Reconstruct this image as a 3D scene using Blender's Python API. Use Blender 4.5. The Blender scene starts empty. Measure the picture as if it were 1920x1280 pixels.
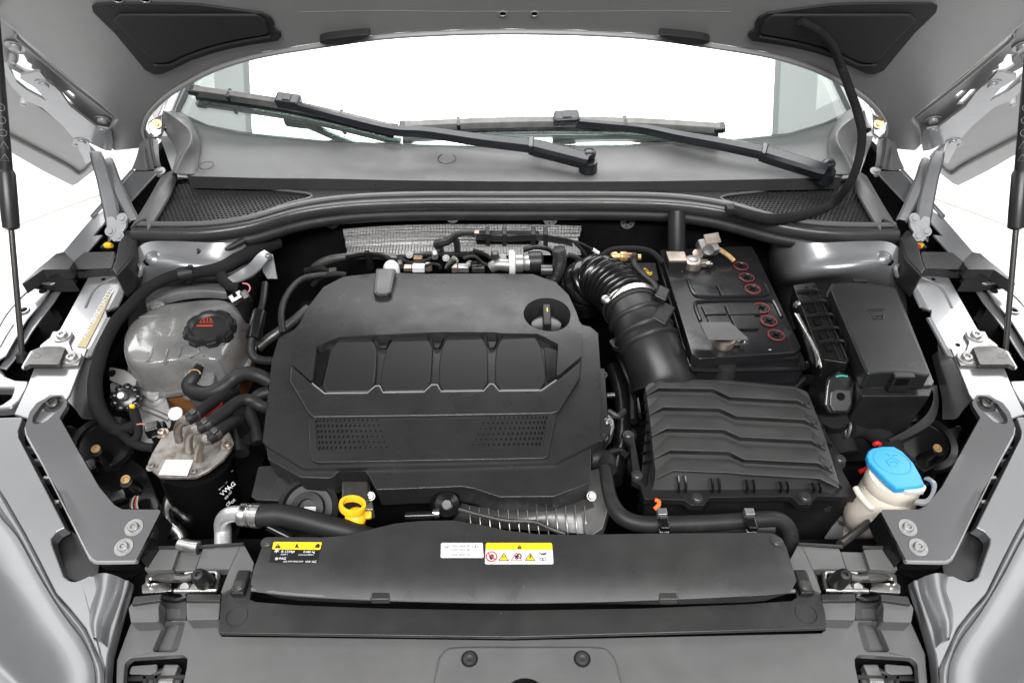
import bpy, bmesh, math, random
from math import radians, sin, cos, tan, pi, sqrt, atan2
from mathutils import Vector, Matrix
from mathutils.geometry import delaunay_2d_cdt
random.seed(7)
scene = bpy.context.scene
COL = scene.collection

# ---------------------------------------------------------------- camera
EYE = Vector((0.0, 0.0, 1.57)); PITCH = radians(41.0); FPX = 1280.0
cam = bpy.data.cameras.new('camera'); cam_o = bpy.data.objects.new('camera', cam); COL.objects.link(cam_o)
cam.sensor_width = 36.0; cam.lens = 24.0; cam.clip_start = 0.02; cam.clip_end = 100
cam_o.location = EYE; cam_o.rotation_euler = (pi/2 - PITCH, 0, 0)
scene.camera = cam_o
# ---------------------------------------------------------------- light: white studio, ceiling panel, front softbox
w = bpy.data.worlds.new('World'); scene.world = w; w.use_nodes = True
w.node_tree.nodes['Background'].inputs[0].default_value = (0.97, 0.985, 1.0, 1)
w.node_tree.nodes['Background'].inputs[1].default_value = 0.18
def area(name, loc, target, sx, sy, watts, col=(1, 1, 1)):
    l = bpy.data.lights.new(name, 'AREA'); l.shape = 'RECTANGLE'; l.size = sx; l.size_y = sy; l.energy = watts; l.color = col
    o = bpy.data.objects.new(name, l); COL.objects.link(o); o.location = loc
    o.rotation_euler = (Vector(target) - Vector(loc)).to_track_quat('-Z', 'Y').to_euler(); return o
area('ceiling_panel', (0.0, 2.35, 3.0), (0.0, 2.35, 0), 2.50, 2.1, 120)
area('windscreen_fill_a', (-1.98, 2.35, 3.0), (-1.98, 2.35, 0), 1.40, 2.1, 3.5)  # pair of added fills, lifting the windscreen's side bands
area('windscreen_fill_b', (1.98, 2.35, 3.0), (1.98, 2.35, 0), 1.40, 2.1, 3.5)
area('front_ceiling_panel', (0.0, -0.75, 2.75), (0.0, 0.75, 0.85), 2.0, 0.55, 95)
area('side_ceiling_panel_a', (-2.3, 0.6, 2.7), (-0.7, 0.75, 0.85), 0.5, 2.2, 10)
area('side_ceiling_panel_b', (2.3, 0.6, 2.7), (0.7, 0.75, 0.85), 0.5, 2.2, 10)
area('ceiling_bounce_fill', (0.0, 1.4, 3.25), (0.0, 1.4, 0), 7.5, 5.5, 58)  # added fill lamp in place of light bounced off a white ceiling
area('floor_fill_a', (-3.6, 3.2, 2.8), (-2.9, 3.2, 0), 1.6, 3.0, 130)  # added pair of overhead fills that whitens the studio floor
area('floor_fill_b', (3.6, 3.2, 2.8), (2.9, 3.2, 0), 1.6, 3.0, 130)
vs = scene.view_settings
vs.view_transform = 'Standard'; vs.look = 'None'; vs.gamma = 1; vs.use_curve_mapping = False; vs.exposure = 0.12
scene.cycles.use_denoising = True
scene.cycles.max_bounces = 8; scene.cycles.transparent_max_bounces = 12

# ---------------------------------------------------------------- rays and planes: read a photo pixel off a plane of the car
CT, ST = cos(PITCH), sin(PITCH)
def ray(px, py):
    u = (px-960)/FPX; v = (640-py)/FPX
    return Vector((u, CT+v*ST, -ST+v*CT))
class Pl:
    def __init__(s, z=0.8, sy=0.0, sx=0.0, y0=0.75, x0=0.0, o=None, n=None):
        if n is None:
            s.o = Vector((x0, y0, z)); s.n = Vector((-sx, -sy, 1)).normalized()
        else:
            s.o = Vector(o); s.n = Vector(n).normalized()
        ref = Vector((1, 0, 0)) if abs(s.n.x) < 0.9 else Vector((0, 1, 0))
        s.e1 = (ref - s.n*ref.dot(s.n)).normalized(); s.e2 = s.n.cross(s.e1)
    def hit(s, px, py):
        d = ray(px, py); t = (s.o-EYE).dot(s.n)/d.dot(s.n); return EYE + d*t
    def loc(s, p):
        q = p - s.o; return Vector((q.dot(s.e1), q.dot(s.e2)))
    def pt(s, a, b, h=0.0): return s.o + s.e1*a + s.e2*b + s.n*h
    def px(s, px, py): return s.loc(s.hit(px, py))
    def up(s, h): return Pl(o=s.o + s.n*h, n=s.n)
def P(px, py, z): return Pl(z).hit(px, py)
def PY(px, py, y):
    d = ray(px, py); return EYE + d*(y/d.y)
def k(ox, oy, sc, pts): return [(ox+a/sc, oy+b/sc) for a, b in pts]
def c6(*pts): return k(1280, 420, 2.977, pts)
def c4(*pts): return k(0, 420, 2.977, pts)
def c1(*pts): return k(0, 0, 2.977, pts)
def c7(*pts): return k(1160, 680, 3.765, pts)
def c8(*pts): return k(1480, 500, 3.556, pts)
def cb(*pts): return k(1050, 420, 4.5725, pts)
def cc(*pts): return k(480, 600, 2.8235, pts)
def cl(*pts): return k(0, 850, 2.977, pts)
def cm(*pts): return k(640, 850, 2.977, pts)
def cr(*pts): return k(1280, 850, 2.977, pts)

# ---------------------------------------------------------------- geometry builders: each returns (verts, faces)
def catmull(pts, n=4, closed=False):
    pts = [Vector(p) for p in pts]; N = len(pts); out = []
    rng = N if closed else N-1
    for i in range(rng):
        g = (lambda j: pts[j % N]) if closed else (lambda j: pts[max(0, min(N-1, j))])
        p0, p1, p2, p3 = g(i-1), g(i), g(i+1), g(i+2)
        for q in range(n):
            t = q/n
            out.append(0.5*((2*p1)+(p2-p0)*t+(2*p0-5*p1+4*p2-p3)*t*t+(3*p1-p0-3*p2+p3)*t**3))
    if not closed: out.append(pts[-1])
    return out
def fillet(pts, r, n=4):
    out = []; N = len(pts)
    for i in range(N):
        a, b, c = pts[i-1], pts[i], pts[(i+1) % N]
        u, v = (a-b), (c-b); lu, lv = u.length, v.length
        if lu < 1e-6 or lv < 1e-6: continue
        u, v = u/lu, v/lv; ang = math.acos(max(-1, min(1, u.dot(v))))
        if ang > radians(172) or ang < radians(4): out.append(b); continue
        t = min(r/tan(ang/2), lu*0.47, lv*0.47)
        p0, p1 = b+u*t, b+v*t
        for q in range(n+1):
            s = q/n; out.append(p0*(1-s)**2 + b*2*s*(1-s) + p1*s*s)
    return out
def area2(p): return 0.5*sum(p[i-1].x*p[i].y-p[i].x*p[i-1].y for i in range(len(p)))
def inside(p, poly):
    r = False; j = len(poly)-1
    for i in range(len(poly)):
        a, b = poly[i], poly[j]
        if (a.y > p.y) != (b.y > p.y) and p.x < (b.x-a.x)*(p.y-a.y)/(b.y-a.y)+a.x: r = not r
        j = i
    return r
def plate2(pl, outer, holes=(), thick=0.004, bulge=None, grid=0.0, hole_depth=None, draft=0.0):
    """sheet in plane-local 2d coordinates, top on the plane, walls going down along -normal"""
    outer = list(outer)
    if area2(outer) < 0: outer.reverse()
    hs = []
    for h in holes:
        h = list(h)
        if area2(h) > 0: h.reverse()
        hs.append(h)
    co, edges, loops = [], [], []
    for lp in [outer]+hs:
        b = len(co); co += lp; ids = list(range(b, b+len(lp))); loops.append(ids)
        edges += [(ids[i-1], ids[i]) for i in range(len(ids))]
    if grid:
        xs = [p.x for p in outer]; ys = [p.y for p in outer]
        nx = int((max(xs)-min(xs))/grid); ny = int((max(ys)-min(ys))/grid)
        for i in range(1, nx+1):
            for j in range(1, ny+1):
                q = Vector((min(xs)+i*grid, min(ys)+j*grid))
                if inside(q, outer) and not any(inside(q, h) for h in hs):
                    if min((q-e).length for e in outer) > grid*0.3: co.append(q)
    if not hs and not grid:
        vs2, top = co, [tuple(range(len(outer)))]; remap = None
    else:
        v2, e2, f2, ov, oe, of = delaunay_2d_cdt(co, edges, [], 0, 1e-7)
        vs2 = list(v2); remap = {}
        for i, src in enumerate(ov):
            for s_ in src: remap[s_] = i
        top = []
        for f in f2:
            c = sum((vs2[i] for i in f), Vector((0, 0)))/len(f)
            if inside(c, outer) and not any(inside(c, h) for h in hs):
                f = tuple(f)
                if area2([vs2[i] for i in f]) < 0: f = f[::-1]
                top.append(f)
    bf = bulge or (lambda a, b: 0.0)
    V = [pl.pt(p.x, p.y, bf(p.x, p.y)) for p in vs2]; F = list(top)
    if thick:
        for li, ids in enumerate(loops):
            if remap: ids = [remap[i] for i in ids]
            dep = thick if (li == 0 or hole_depth is None) else hole_depth
            b = len(V)
            cen = sum((vs2[i] for i in ids), Vector((0, 0)))/len(ids)
            for i in ids:
                q = vs2[i]
                if draft: q = q + (q-cen).normalized()*draft*(1 if li == 0 else -1)
                V.append(pl.pt(q.x, q.y, -dep + (bf(vs2[i].x, vs2[i].y))))
            n = len(ids)
            for i in range(n):
                F.append((ids[i-1], b+(i-1) % n, b+i, ids[i]))
            if li == 0 and not hs: F.append(tuple(b+i for i in range(n))[::-1])
    return V, F
def plate(pl, outer, holes=(), thick=0.004, fil=0.0, bulge=None, grid=0.0, smooth=0, hole_fil=0.0, hole_depth=None, draft=0.0):
    o = [pl.px(*p) for p in outer]
    if smooth: o = catmull(o, smooth, True)
    if fil: o = fillet(o, fil)
    hs = []
    for h in holes:
        h = [pl.px(*p) for p in h]
        if hole_fil: h = fillet(h, hole_fil)
        hs.append(h)
    return plate2(pl, o, hs, thick, bulge, grid, hole_depth, draft)
def circ2(c, r, n=20, ph=0.0): return [Vector((c[0]+r*cos(ph+2*pi*i/n), c[1]+r*sin(ph+2*pi*i/n))) for i in range(n)]
def tube(pts, r, n=12, sm=4, cap=True, squash=None):
    rs = r if isinstance(r, (list, tuple)) else [r]*len(pts)
    pts = [Vector(p) for p in pts]
    if sm > 1:
        q = catmull([Vector((p.x, p.y, p.z, rr)) for p, rr in zip(pts, rs)], sm)
        pts = [Vector(x[:3]) for x in q]; rs = [x[3] for x in q]
    V, F = [], []; N = len(pts); up = None
    for i in range(N):
        t = (pts[min(i+1, N-1)]-pts[max(i-1, 0)]).normalized()
        if up is None: up = Vector((0, 0, 1)) if abs(t.z) < 0.9 else Vector((1, 0, 0))
        a = t.cross(up).normalized(); up = a.cross(t).normalized()
        for j in range(n):
            th = 2*pi*j/n; V.append(pts[i]+(a*cos(th)+up*sin(th)*(squash or 1))*rs[i])
    for i in range(N-1):
        for j in range(n):
            F.append((i*n+j, i*n+(j+1) % n, (i+1)*n+(j+1) % n, (i+1)*n+j))
    if cap: F += [tuple(range(n))[::-1], tuple((N-1)*n+j for j in range(n))]
    return V, F
def ribbed(pts, r, pitch, depth, n=14, fine=6, prof='sin'):
    """corrugated hose along a path"""
    path = catmull(pts, 24); L = [0]
    for i in range(1, len(path)): L.append(L[-1]+(path[i]-path[i-1]).length)
    m = max(2, int(L[-1]/pitch)*fine); q, rr = [], []; j = 0
    rs = r if isinstance(r, (list, tuple)) else (r, r)
    for i in range(m+1):
        s = L[-1]*i/m
        while j < len(L)-2 and L[j+1] < s: j += 1
        f = (s-L[j])/max(1e-9, L[j+1]-L[j]); q.append(path[j].lerp(path[j+1], f))
        base = rs[0]+(rs[1]-rs[0])*i/m
        rr.append(base+depth*(abs(sin(pi*s/pitch))-0.5)*2)
    return tube(q, rr, n, 1)
def lathe(c, axis, prof, n=24, cap=True):
    axis = Vector(axis).normalized(); ref = Vector((1, 0, 0)) if abs(axis.x) < 0.9 else Vector((0, 1, 0))
    a = (ref-axis*ref.dot(axis)).normalized(); b = axis.cross(a); c = Vector(c); V, F = [], []
    for r, h in prof:
        for j in range(n):
            th = 2*pi*j/n; V.append(c+axis*h+(a*cos(th)+b*sin(th))*r)
    for i in range(len(prof)-1):
        for j in range(n): F.append((i*n+j, i*n+(j+1) % n, (i+1)*n+(j+1) % n, (i+1)*n+j))
    if cap:
        F.append(tuple(range(n))[::-1]); F.append(tuple((len(prof)-1)*n+j for j in range(n)))
    return V, F
def boxat(c, size, e1=(1, 0, 0), n=(0, 0, 1)):
    n = Vector(n).normalized(); e1 = Vector(e1); e1 = (e1-n*e1.dot(n)).normalized(); e2 = n.cross(e1); c = Vector(c)
    V = [c+e1*(sx*size[0]/2)+e2*(sy*size[1]/2)+n*(sz*size[2]/2) for sz in (-1, 1) for sx, sy in ((-1, -1), (1, -1), (1, 1), (-1, 1))]
    return V, [(3, 2, 1, 0), (4, 5, 6, 7), (0, 1, 5, 4), (1, 2, 6, 5), (2, 3, 7, 6), (3, 0, 4, 7)]
def loft(rows, nu=0, nv=0, flip=False):
    if nu: rows = [catmull(r, nu) for r in rows]
    if nv:
        cols = [catmull([r[i] for r in rows], nv) for i in range(len(rows[0]))]
        rows = [[c[j] for c in cols] for j in range(len(cols[0]))]
    n = len(rows[0]); V = [Vector(p) for r in rows for p in r]; F = []
    for i in range(len(rows)-1):
        for j in range(n-1):
            f = (i*n+j, i*n+j+1, (i+1)*n+j+1, (i+1)*n+j); F.append(f[::-1] if flip else f)
    return V, F
def thicken(g, d):
    """give an open sheet a real thickness by a shifted back and rim; d is a vector"""
    V, F = g; n = len(V); d = Vector(d); V2 = list(V)+[v+d for v in V]; cnt = {}
    for f in F:
        for i in range(len(f)):
            e = (f[i-1], f[i]); kx = tuple(sorted(e)); cnt.setdefault(kx, []).append(e)
    F2 = list(F)+[tuple(i+n for i in f)[::-1] for f in F]
    for kx, es in cnt.items():
        if len(es) == 1: a, b = es[0]; F2.append((b, a, a+n, b+n))
    return V2, F2
def join(*gs):
    V, F = [], []
    for v, f in gs:
        b = len(V); V += v; F += [tuple(i+b for i in q) for q in f]
    return V, F

# ---------------------------------------------------------------- things and parts
CX = 0.011          # the car's own centre line
ALL = []
class T:
    def __init__(s, name, label, cat, group=None, kind=None):
        s.name, s.label, s.cat, s.group, s.kind = name, label, cat, group, kind; s.parts = []; ALL.append(s)
    def add(s, part, geo, mat, parent=None, bevel=0.0, seg=2, label=None, ang=38, kind=None, fix=True):
        me = bpy.data.meshes.new(part or s.name); V, F = geo
        me.from_pydata([tuple(v) for v in V], [], F); me.materials.append(mat)
        if fix:
            bm = bmesh.new(); bm.from_mesh(me); bmesh.ops.recalc_face_normals(bm, faces=bm.faces); bm.to_mesh(me); bm.free()
        me.polygons.foreach_set('use_smooth', [True]*len(me.polygons))
        me.set_sharp_from_angle(angle=radians(ang))
        o = bpy.data.objects.new(part or s.name, me)
        if bevel:
            m = o.modifiers.new('bevel', 'BEVEL'); m.width = bevel; m.segments = seg; m.limit_method = 'ANGLE'; m.angle_limit = radians(28)
            m.harden_normals = True; m.use_clamp_overlap = True
        if label: o['label'] = label
        if kind: o['kind'] = kind
        s.parts.append((o, parent)); return o
    def text(s, part, string, pl, px, py, hpx, mat, parent=None, rot=0.0, h=0.0006, align='CENTER', bold=0.0, stretch=1.0, mirror=False):
        cu = bpy.data.curves.new('t', 'FONT'); cu.body = string; cu.size = 1.0; cu.align_x = align; cu.align_y = 'CENTER'; cu.offset = bold
        to = bpy.data.objects.new('t', cu); COL.objects.link(to)
        me = bpy.data.meshes.new_from_object(to); bpy.data.objects.remove(to); bpy.data.curves.remove(cu)
        c = pl.px(px, py); sz = (pl.px(px, py-hpx/2)-pl.px(px, py+hpx/2)).length*1.35
        V = []
        for v in me.vertices:
            a, b = v.co.x*sz*stretch, v.co.y*sz
            V.append(pl.pt(c.x+a*cos(rot)-b*sin(rot), c.y+a*sin(rot)+b*cos(rot), h))
        F = [tuple(p.vertices) for p in me.polygons]; bpy.data.meshes.remove(me)
        return s.add(part, (V, F), mat, parent, fix=False)
    def done(s):
        bpy_objs = [o for o, _ in s.parts]
        lo = Vector((1e9,)*3); hi = Vector((-1e9,)*3)
        for o in bpy_objs:
            for v in o.data.vertices:
                for i in range(3): lo[i] = min(lo[i], v.co[i]); hi[i] = max(hi[i], v.co[i])
        base = Vector(((lo.x+hi.x)/2, (lo.y+hi.y)/2, lo.z))
        for o in bpy_objs: o.data.transform(Matrix.Translation(-base))
        if len(bpy_objs) == 1: root = bpy_objs[0]; root.name = s.name; COL.objects.link(root)
        else:
            root = bpy.data.objects.new(s.name, None); root.empty_display_size = 0.05; COL.objects.link(root)
            for o, par in s.parts: COL.objects.link(o); o.parent = par or root
        root.location = base; s.root = root; s.tag(root); return s
    def tag(s, root):
        if s.kind: root['kind'] = s.kind
        if s.label: root['label'] = s.label
        if s.cat: root['category'] = s.cat
        if s.group: root['group'] = s.group
    def mirror(s, label=None):
        """the same thing on the other side of the car"""
        t = T(s.name, label, s.cat, s.group, s.kind)
        def cp(o, par):
            c = o.copy()
            if o.data:
                c.data = o.data.copy(); c.data.transform(Matrix.Diagonal((-1, 1, 1, 1))); c.data.flip_normals()
            COL.objects.link(c); c.parent = par
            for ch in list(o.children): cp(ch, c)
            return c
        r = cp(s.root, None); r.location.x = 2*CX - s.root.location.x; t.root = r; t.tag(r); return t

# ---------------------------------------------------------------- materials
def mat(name, col, rough=0.5, metal=0.0, coat=0.0, bump=0.0, bscale=900, var=0.0, vscale=30, trans=0.0, ior=1.45, spec=0.5, dirt=0.0, dirtcol=(0.3, 0.26, 0.22), dscale=14, alpha=1.0, sss=0.0, roughvar=0.0, dlo=0.55, dhi=0.75, speck=0.0):
    m = bpy.data.materials.new(name); m.use_nodes = True; nt = m.node_tree; b = nt.nodes['Principled BSDF']; L = nt.links.new
    def S(i, v): b.inputs[i].default_value = v
    S('Base Color', (*col, 1)); S('Roughness', rough); S('Metallic', metal); S('Coat Weight', coat); S('Coat Roughness', 0.06)
    S('Transmission Weight', trans); S('IOR', ior); S('Specular IOR Level', spec); S('Alpha', alpha)
    if sss: S('Subsurface Weight', sss); S('Subsurface Radius', (0.02, 0.02, 0.02)); S('Subsurface Scale', 0.3)
    tc = nt.nodes.new('ShaderNodeTexCoord')
    def noise(sc, det=3, rg=0.55):
        n = nt.nodes.new('ShaderNodeTexNoise'); n.inputs['Scale'].default_value = sc; n.inputs['Detail'].default_value = det; n.inputs['Roughness'].default_value = rg
        L(tc.outputs['Object'], n.inputs['Vector']); return n
    src = None
    if var:
        n = noise(vscale, 4); mr = nt.nodes.new('ShaderNodeMapRange'); mr.inputs[1].default_value = 0.3; mr.inputs[2].default_value = 0.7
        mr.inputs[3].default_value = 1-var; mr.inputs[4].default_value = 1+var; L(n.outputs[0], mr.inputs[0])
        mx = nt.nodes.new('ShaderNodeVectorMath'); mx.operation = 'SCALE'; mx.inputs[0].default_value = col; L(mr.outputs[0], mx.inputs['Scale']); src = mx.outputs[0]
    if dirt:
        n = noise(dscale, 6, 0.65); mr = nt.nodes.new('ShaderNodeMapRange'); mr.inputs[1].default_value = dlo; mr.inputs[2].default_value = dhi; mr.inputs[4].default_value = dirt
        L(n.outputs[0], mr.inputs[0]); mx = nt.nodes.new('ShaderNodeMix'); mx.data_type = 'RGBA'; L(mr.outputs[0], mx.inputs[0])
        if src: L(src, mx.inputs[6])
        else: mx.inputs[6].default_value = (*col, 1)
        mx.inputs[7].default_value = (*dirtcol, 1); src = mx.outputs[2]
    if speck:
        vo = nt.nodes.new('ShaderNodeTexVoronoi'); vo.inputs['Scale'].default_value = 75; L(tc.outputs['Object'], vo.inputs['Vector'])
        n = noise(6, 2); th = nt.nodes.new('ShaderNodeMapRange'); th.inputs[1].default_value = 0.5; th.inputs[2].default_value = 0.8; th.inputs[3].default_value = 0.03; th.inputs[4].default_value = 0.10; L(n.outputs[0], th.inputs[0])
        sp = nt.nodes.new('ShaderNodeSeparateColor'); L(vo.outputs['Color'], sp.inputs[0]); ml = nt.nodes.new('ShaderNodeMath'); ml.operation = 'POWER'; ml.inputs[1].default_value = 5; L(sp.outputs[0], ml.inputs[0])
        m2 = nt.nodes.new('ShaderNodeMath'); m2.operation = 'MULTIPLY'; L(ml.outputs[0], m2.inputs[0]); L(th.outputs[0], m2.inputs[1])
        lt_ = nt.nodes.new('ShaderNodeMath'); lt_.operation = 'LESS_THAN'; L(vo.outputs['Distance'], lt_.inputs[0]); L(m2.outputs[0], lt_.inputs[1])
        m3 = nt.nodes.new('ShaderNodeMath'); m3.operation = 'MULTIPLY'; m3.inputs[1].default_value = speck; L(lt_.outputs[0], m3.inputs[0])
        mx = nt.nodes.new('ShaderNodeMix'); mx.data_type = 'RGBA'; L(m3.outputs[0], mx.inputs[0])
        if src: L(src, mx.inputs[6])
        else: mx.inputs[6].default_value = (*col, 1)
        mx.inputs[7].default_value = (0.45, 0.43, 0.40, 1); src = mx.outputs[2]
    if src: L(src, b.inputs['Base Color'])
    if roughvar:
        n = noise(vscale*0.7, 5); mr = nt.nodes.new('ShaderNodeMapRange'); mr.inputs[1].default_value = 0.3; mr.inputs[2].default_value = 0.7
        mr.inputs[3].default_value = max(0.02, rough-roughvar); mr.inputs[4].default_value = min(1, rough+roughvar); L(n.outputs[0], mr.inputs[0]); L(mr.outputs[0], b.inputs['Roughness'])
    if bump:
        n = noise(bscale, 2); bp = nt.nodes.new('ShaderNodeBump'); bp.inputs['Strength'].default_value = bump; bp.inputs['Distance'].default_value = 0.001
        L(n.outputs[0], bp.inputs['Height']); L(bp.outputs[0], b.inputs['Normal'])
    return m
M = {}
M['cover'] = mat('cover_plastic', (0.021, 0.021, 0.0215), 0.30, bump=0.16, bscale=1400, var=0.05, dirt=0.10, dirtcol=(0.085, 0.083, 0.08), dscale=16, dlo=0.4, dhi=0.9, roughvar=0.09, speck=0.5)
M['pad'] = mat('pad_plastic', (0.016, 0.0158, 0.0156), 0.44, bump=0.18, bscale=1800)
M['gloss'] = mat('gloss_plastic', (0.007, 0.007, 0.007), 0.22, roughvar=0.08)
M['black'] = mat('black_plastic', (0.014, 0.014, 0.014), 0.38, spec=0.4, bump=0.06, bscale=900, var=0.2, dirt=0.12, dirtcol=(0.08, 0.075, 0.07))
M['dark'] = mat('gap_shade_black', (0.004, 0.004, 0.004), 0.8, var=0.4, spec=0.08)  # near-black that paints the shade of gaps; some dark parts share it
M['rubber'] = mat('rubber', (0.015, 0.015, 0.015), 0.5, spec=0.35, bump=0.08, bscale=500, var=0.2, dirt=0.15, dirtcol=(0.09, 0.085, 0.08), dscale=30)
M['fabric'] = mat('tape_fabric', (0.011, 0.011, 0.011), 0.85, spec=0.2, bump=0.5, bscale=700, var=0.2)
M['grey'] = mat('grey_plastic', (0.105, 0.1045, 0.104), 0.38, bump=0.10, bscale=1100, var=0.06, dirt=0.15, dirtcol=(0.19, 0.18, 0.165), dscale=9, dlo=0.4, dhi=0.9, roughvar=0.10, speck=0.6)
M['duct'] = mat('duct_plastic', (0.028, 0.028, 0.028), 0.31, bump=0.08, bscale=1100, var=0.06, dirt=0.15, dirtcol=(0.12, 0.115, 0.105), dscale=8, dlo=0.4, dhi=0.9, roughvar=0.10, speck=0.6)
M['cowl'] = mat('cowl_plastic', (0.092, 0.092, 0.094), 0.42, bump=0.12, bscale=1300, var=0.05, dirt=0.2, dirtcol=(0.16, 0.155, 0.15), dscale=9, dlo=0.4, dhi=0.9, roughvar=0.08, speck=0.6)
M['paint'] = mat('silver_paint', (0.25, 0.252, 0.259), 0.30, metal=0.62, coat=0.35, var=0.02, dirt=0.10, dirtcol=(0.3, 0.28, 0.26), dscale=25)
M['hoodin'] = mat('hood_inner_paint', (0.235, 0.233, 0.23), 0.38, metal=0.2, var=0.03, dirt=0.12, dirtcol=(0.26, 0.25, 0.24), dscale=12)
M['hinge'] = mat('hinge_paint', (0.32, 0.322, 0.33), 0.33, metal=0.3, coat=0.3, var=0.05, dirt=0.15, dirtcol=(0.25, 0.23, 0.2), dscale=40)
M['liner'] = mat('liner_foam', (0.009, 0.009, 0.009), 0.7, bump=0.25, bscale=600, var=0.1)
M['steel'] = mat('zinc_steel', (0.62, 0.61, 0.59), 0.30, metal=1.0, roughvar=0.1, var=0.12, vscale=60)
M['bolt'] = mat('bolt_grey', (0.34, 0.335, 0.33), 0.42, metal=0.8, var=0.15, vscale=80)
M['boltdark'] = mat('bolt_dark', (0.09, 0.088, 0.085), 0.4, metal=0.7, var=0.2, vscale=80)
M['alu'] = mat('cast_alu', (0.30, 0.295, 0.29), 0.42, metal=0.75, bump=0.15, bscale=250, var=0.15, dirt=0.4, dirtcol=(0.12, 0.11, 0.10), dscale=40)
M['brace'] = mat('brace_paint', (0.17, 0.17, 0.174), 0.24, metal=0.9, coat=0.25)
M['rusty'] = mat('oxidised_alu', (0.26, 0.245, 0.23), 0.5, metal=0.5, bump=0.25, bscale=160, var=0.18, vscale=45, dirt=0.85, dirtcol=(0.10, 0.075, 0.055), dscale=42, dlo=0.45, dhi=0.62)
M['pipe'] = mat('pipe_steel', (0.38, 0.32, 0.275), 0.38, metal=0.8, var=0.2, vscale=70, dirt=0.4, dirtcol=(0.2, 0.13, 0.08), dscale=50)
M['brass'] = mat('brass', (0.62, 0.42, 0.2), 0.4, metal=0.7, var=0.2, vscale=80)
M['copper'] = mat('copper', (0.22, 0.125, 0.07), 0.35, metal=0.7, var=0.3, vscale=90)
M['gloss_black'] = mat('gloss_black_paint', (0.006, 0.006, 0.006), 0.12, coat=0.5)
M['battery'] = mat('battery_case', (0.011, 0.011, 0.012), 0.2, bump=0.12, bscale=60, roughvar=0.08)
M['blue'] = mat('blue_cap', (0.03, 0.33, 0.66), 0.38, bump=0.05, bscale=300)
M['yellow'] = mat('yellow_plastic', (0.95, 0.52, 0.02), 0.4, sss=0.15)
M['whiteplastic'] = mat('natural_white_plastic', (0.70, 0.64, 0.55), 0.42, var=0.06, vscale=14, sss=0.3, dirt=0.3, dirtcol=(0.42, 0.34, 0.25), dscale=18)
M['sticker'] = mat('sticker_white', (0.62, 0.62, 0.62), 0.35)
M['styellow'] = mat('sticker_yellow', (0.85, 0.55, 0.02), 0.35)
M['stblack'] = mat('sticker_black', (0.012, 0.012, 0.012), 0.35)
M['ink'] = mat('ink_black', (0.02, 0.02, 0.02), 0.5)
M['inkgrey'] = mat('ink_grey', (0.22, 0.22, 0.22), 0.5)
M['inkwhite'] = mat('ink_white', (0.75, 0.75, 0.75), 0.5)
M['inkred'] = mat('ink_red', (0.70, 0.04, 0.05), 0.5)
M['capred'] = mat('cap_red_print', (0.36, 0.04, 0.02), 0.5)
M['ring'] = mat('red_seal_ring', (0.17, 0.022, 0.022), 0.4)
M['gold'] = mat('gold_label', (0.36, 0.30, 0.17), 0.45, metal=0.1, var=0.12, vscale=60, dirt=0.4, dirtcol=(0.36, 0.3, 0.2), dscale=60)
M['orange'] = mat('orange_plastic', (0.75, 0.14, 0.02), 0.5)
M['red'] = mat('red_plastic', (0.6, 0.02, 0.02), 0.4)
M['tank'] = mat('tank_plastic', (0.33, 0.333, 0.33), 0.18, coat=0.3, trans=0.62, var=0.35, vscale=14, dirt=0.5, dirtcol=(0.20, 0.19, 0.18), dscale=12, ior=1.4)
M['fluid'] = mat('coolant_brown', (0.20, 0.085, 0.03), 0.3, var=0.2)
M['floor'] = mat('studio_floor', (0.88, 0.88, 0.88), 0.5, var=0.01)
M['floorline'] = mat('studio_floor_joint', (0.60, 0.52, 0.45), 0.6)
M['dash'] = mat('dashboard', (0.05, 0.05, 0.05), 0.6, bump=0.1)
M['trim'] = mat('pillar_black', (0.02, 0.022, 0.024), 0.3)
M['wiper'] = mat('wiper_black', (0.010, 0.011, 0.014), 0.25, roughvar=0.08)
M['wiperblade'] = mat('wiper_blade', (0.14, 0.138, 0.13), 0.5, var=0.25, vscale=50)
M['strut'] = mat('strut_black', (0.018, 0.018, 0.018), 0.35)
M['mat'] = mat('unseen_insulation_mat', (0.012, 0.012, 0.012), 0.9, bump=0.4, bscale=300)
M['alutube'] = mat('alu_tube', (0.52, 0.52, 0.52), 0.33, metal=0.6, var=0.08, vscale=40, roughvar=0.08)
M['lid'] = mat('filter_lid_plastic', (0.042, 0.042, 0.0415), 0.36, bump=0.10, bscale=1200, var=0.06, dirt=0.2, dirtcol=(0.12, 0.115, 0.11), dscale=14, dlo=0.4, dhi=0.85, roughvar=0.08, speck=0.5)
M['rod'] = mat('strut_rod', (0.17, 0.16, 0.15), 0.25, metal=0.9)
M['shield'] = mat('dimpled_heat_shield', (0.34, 0.335, 0.33), 0.28, metal=1.0)
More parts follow.
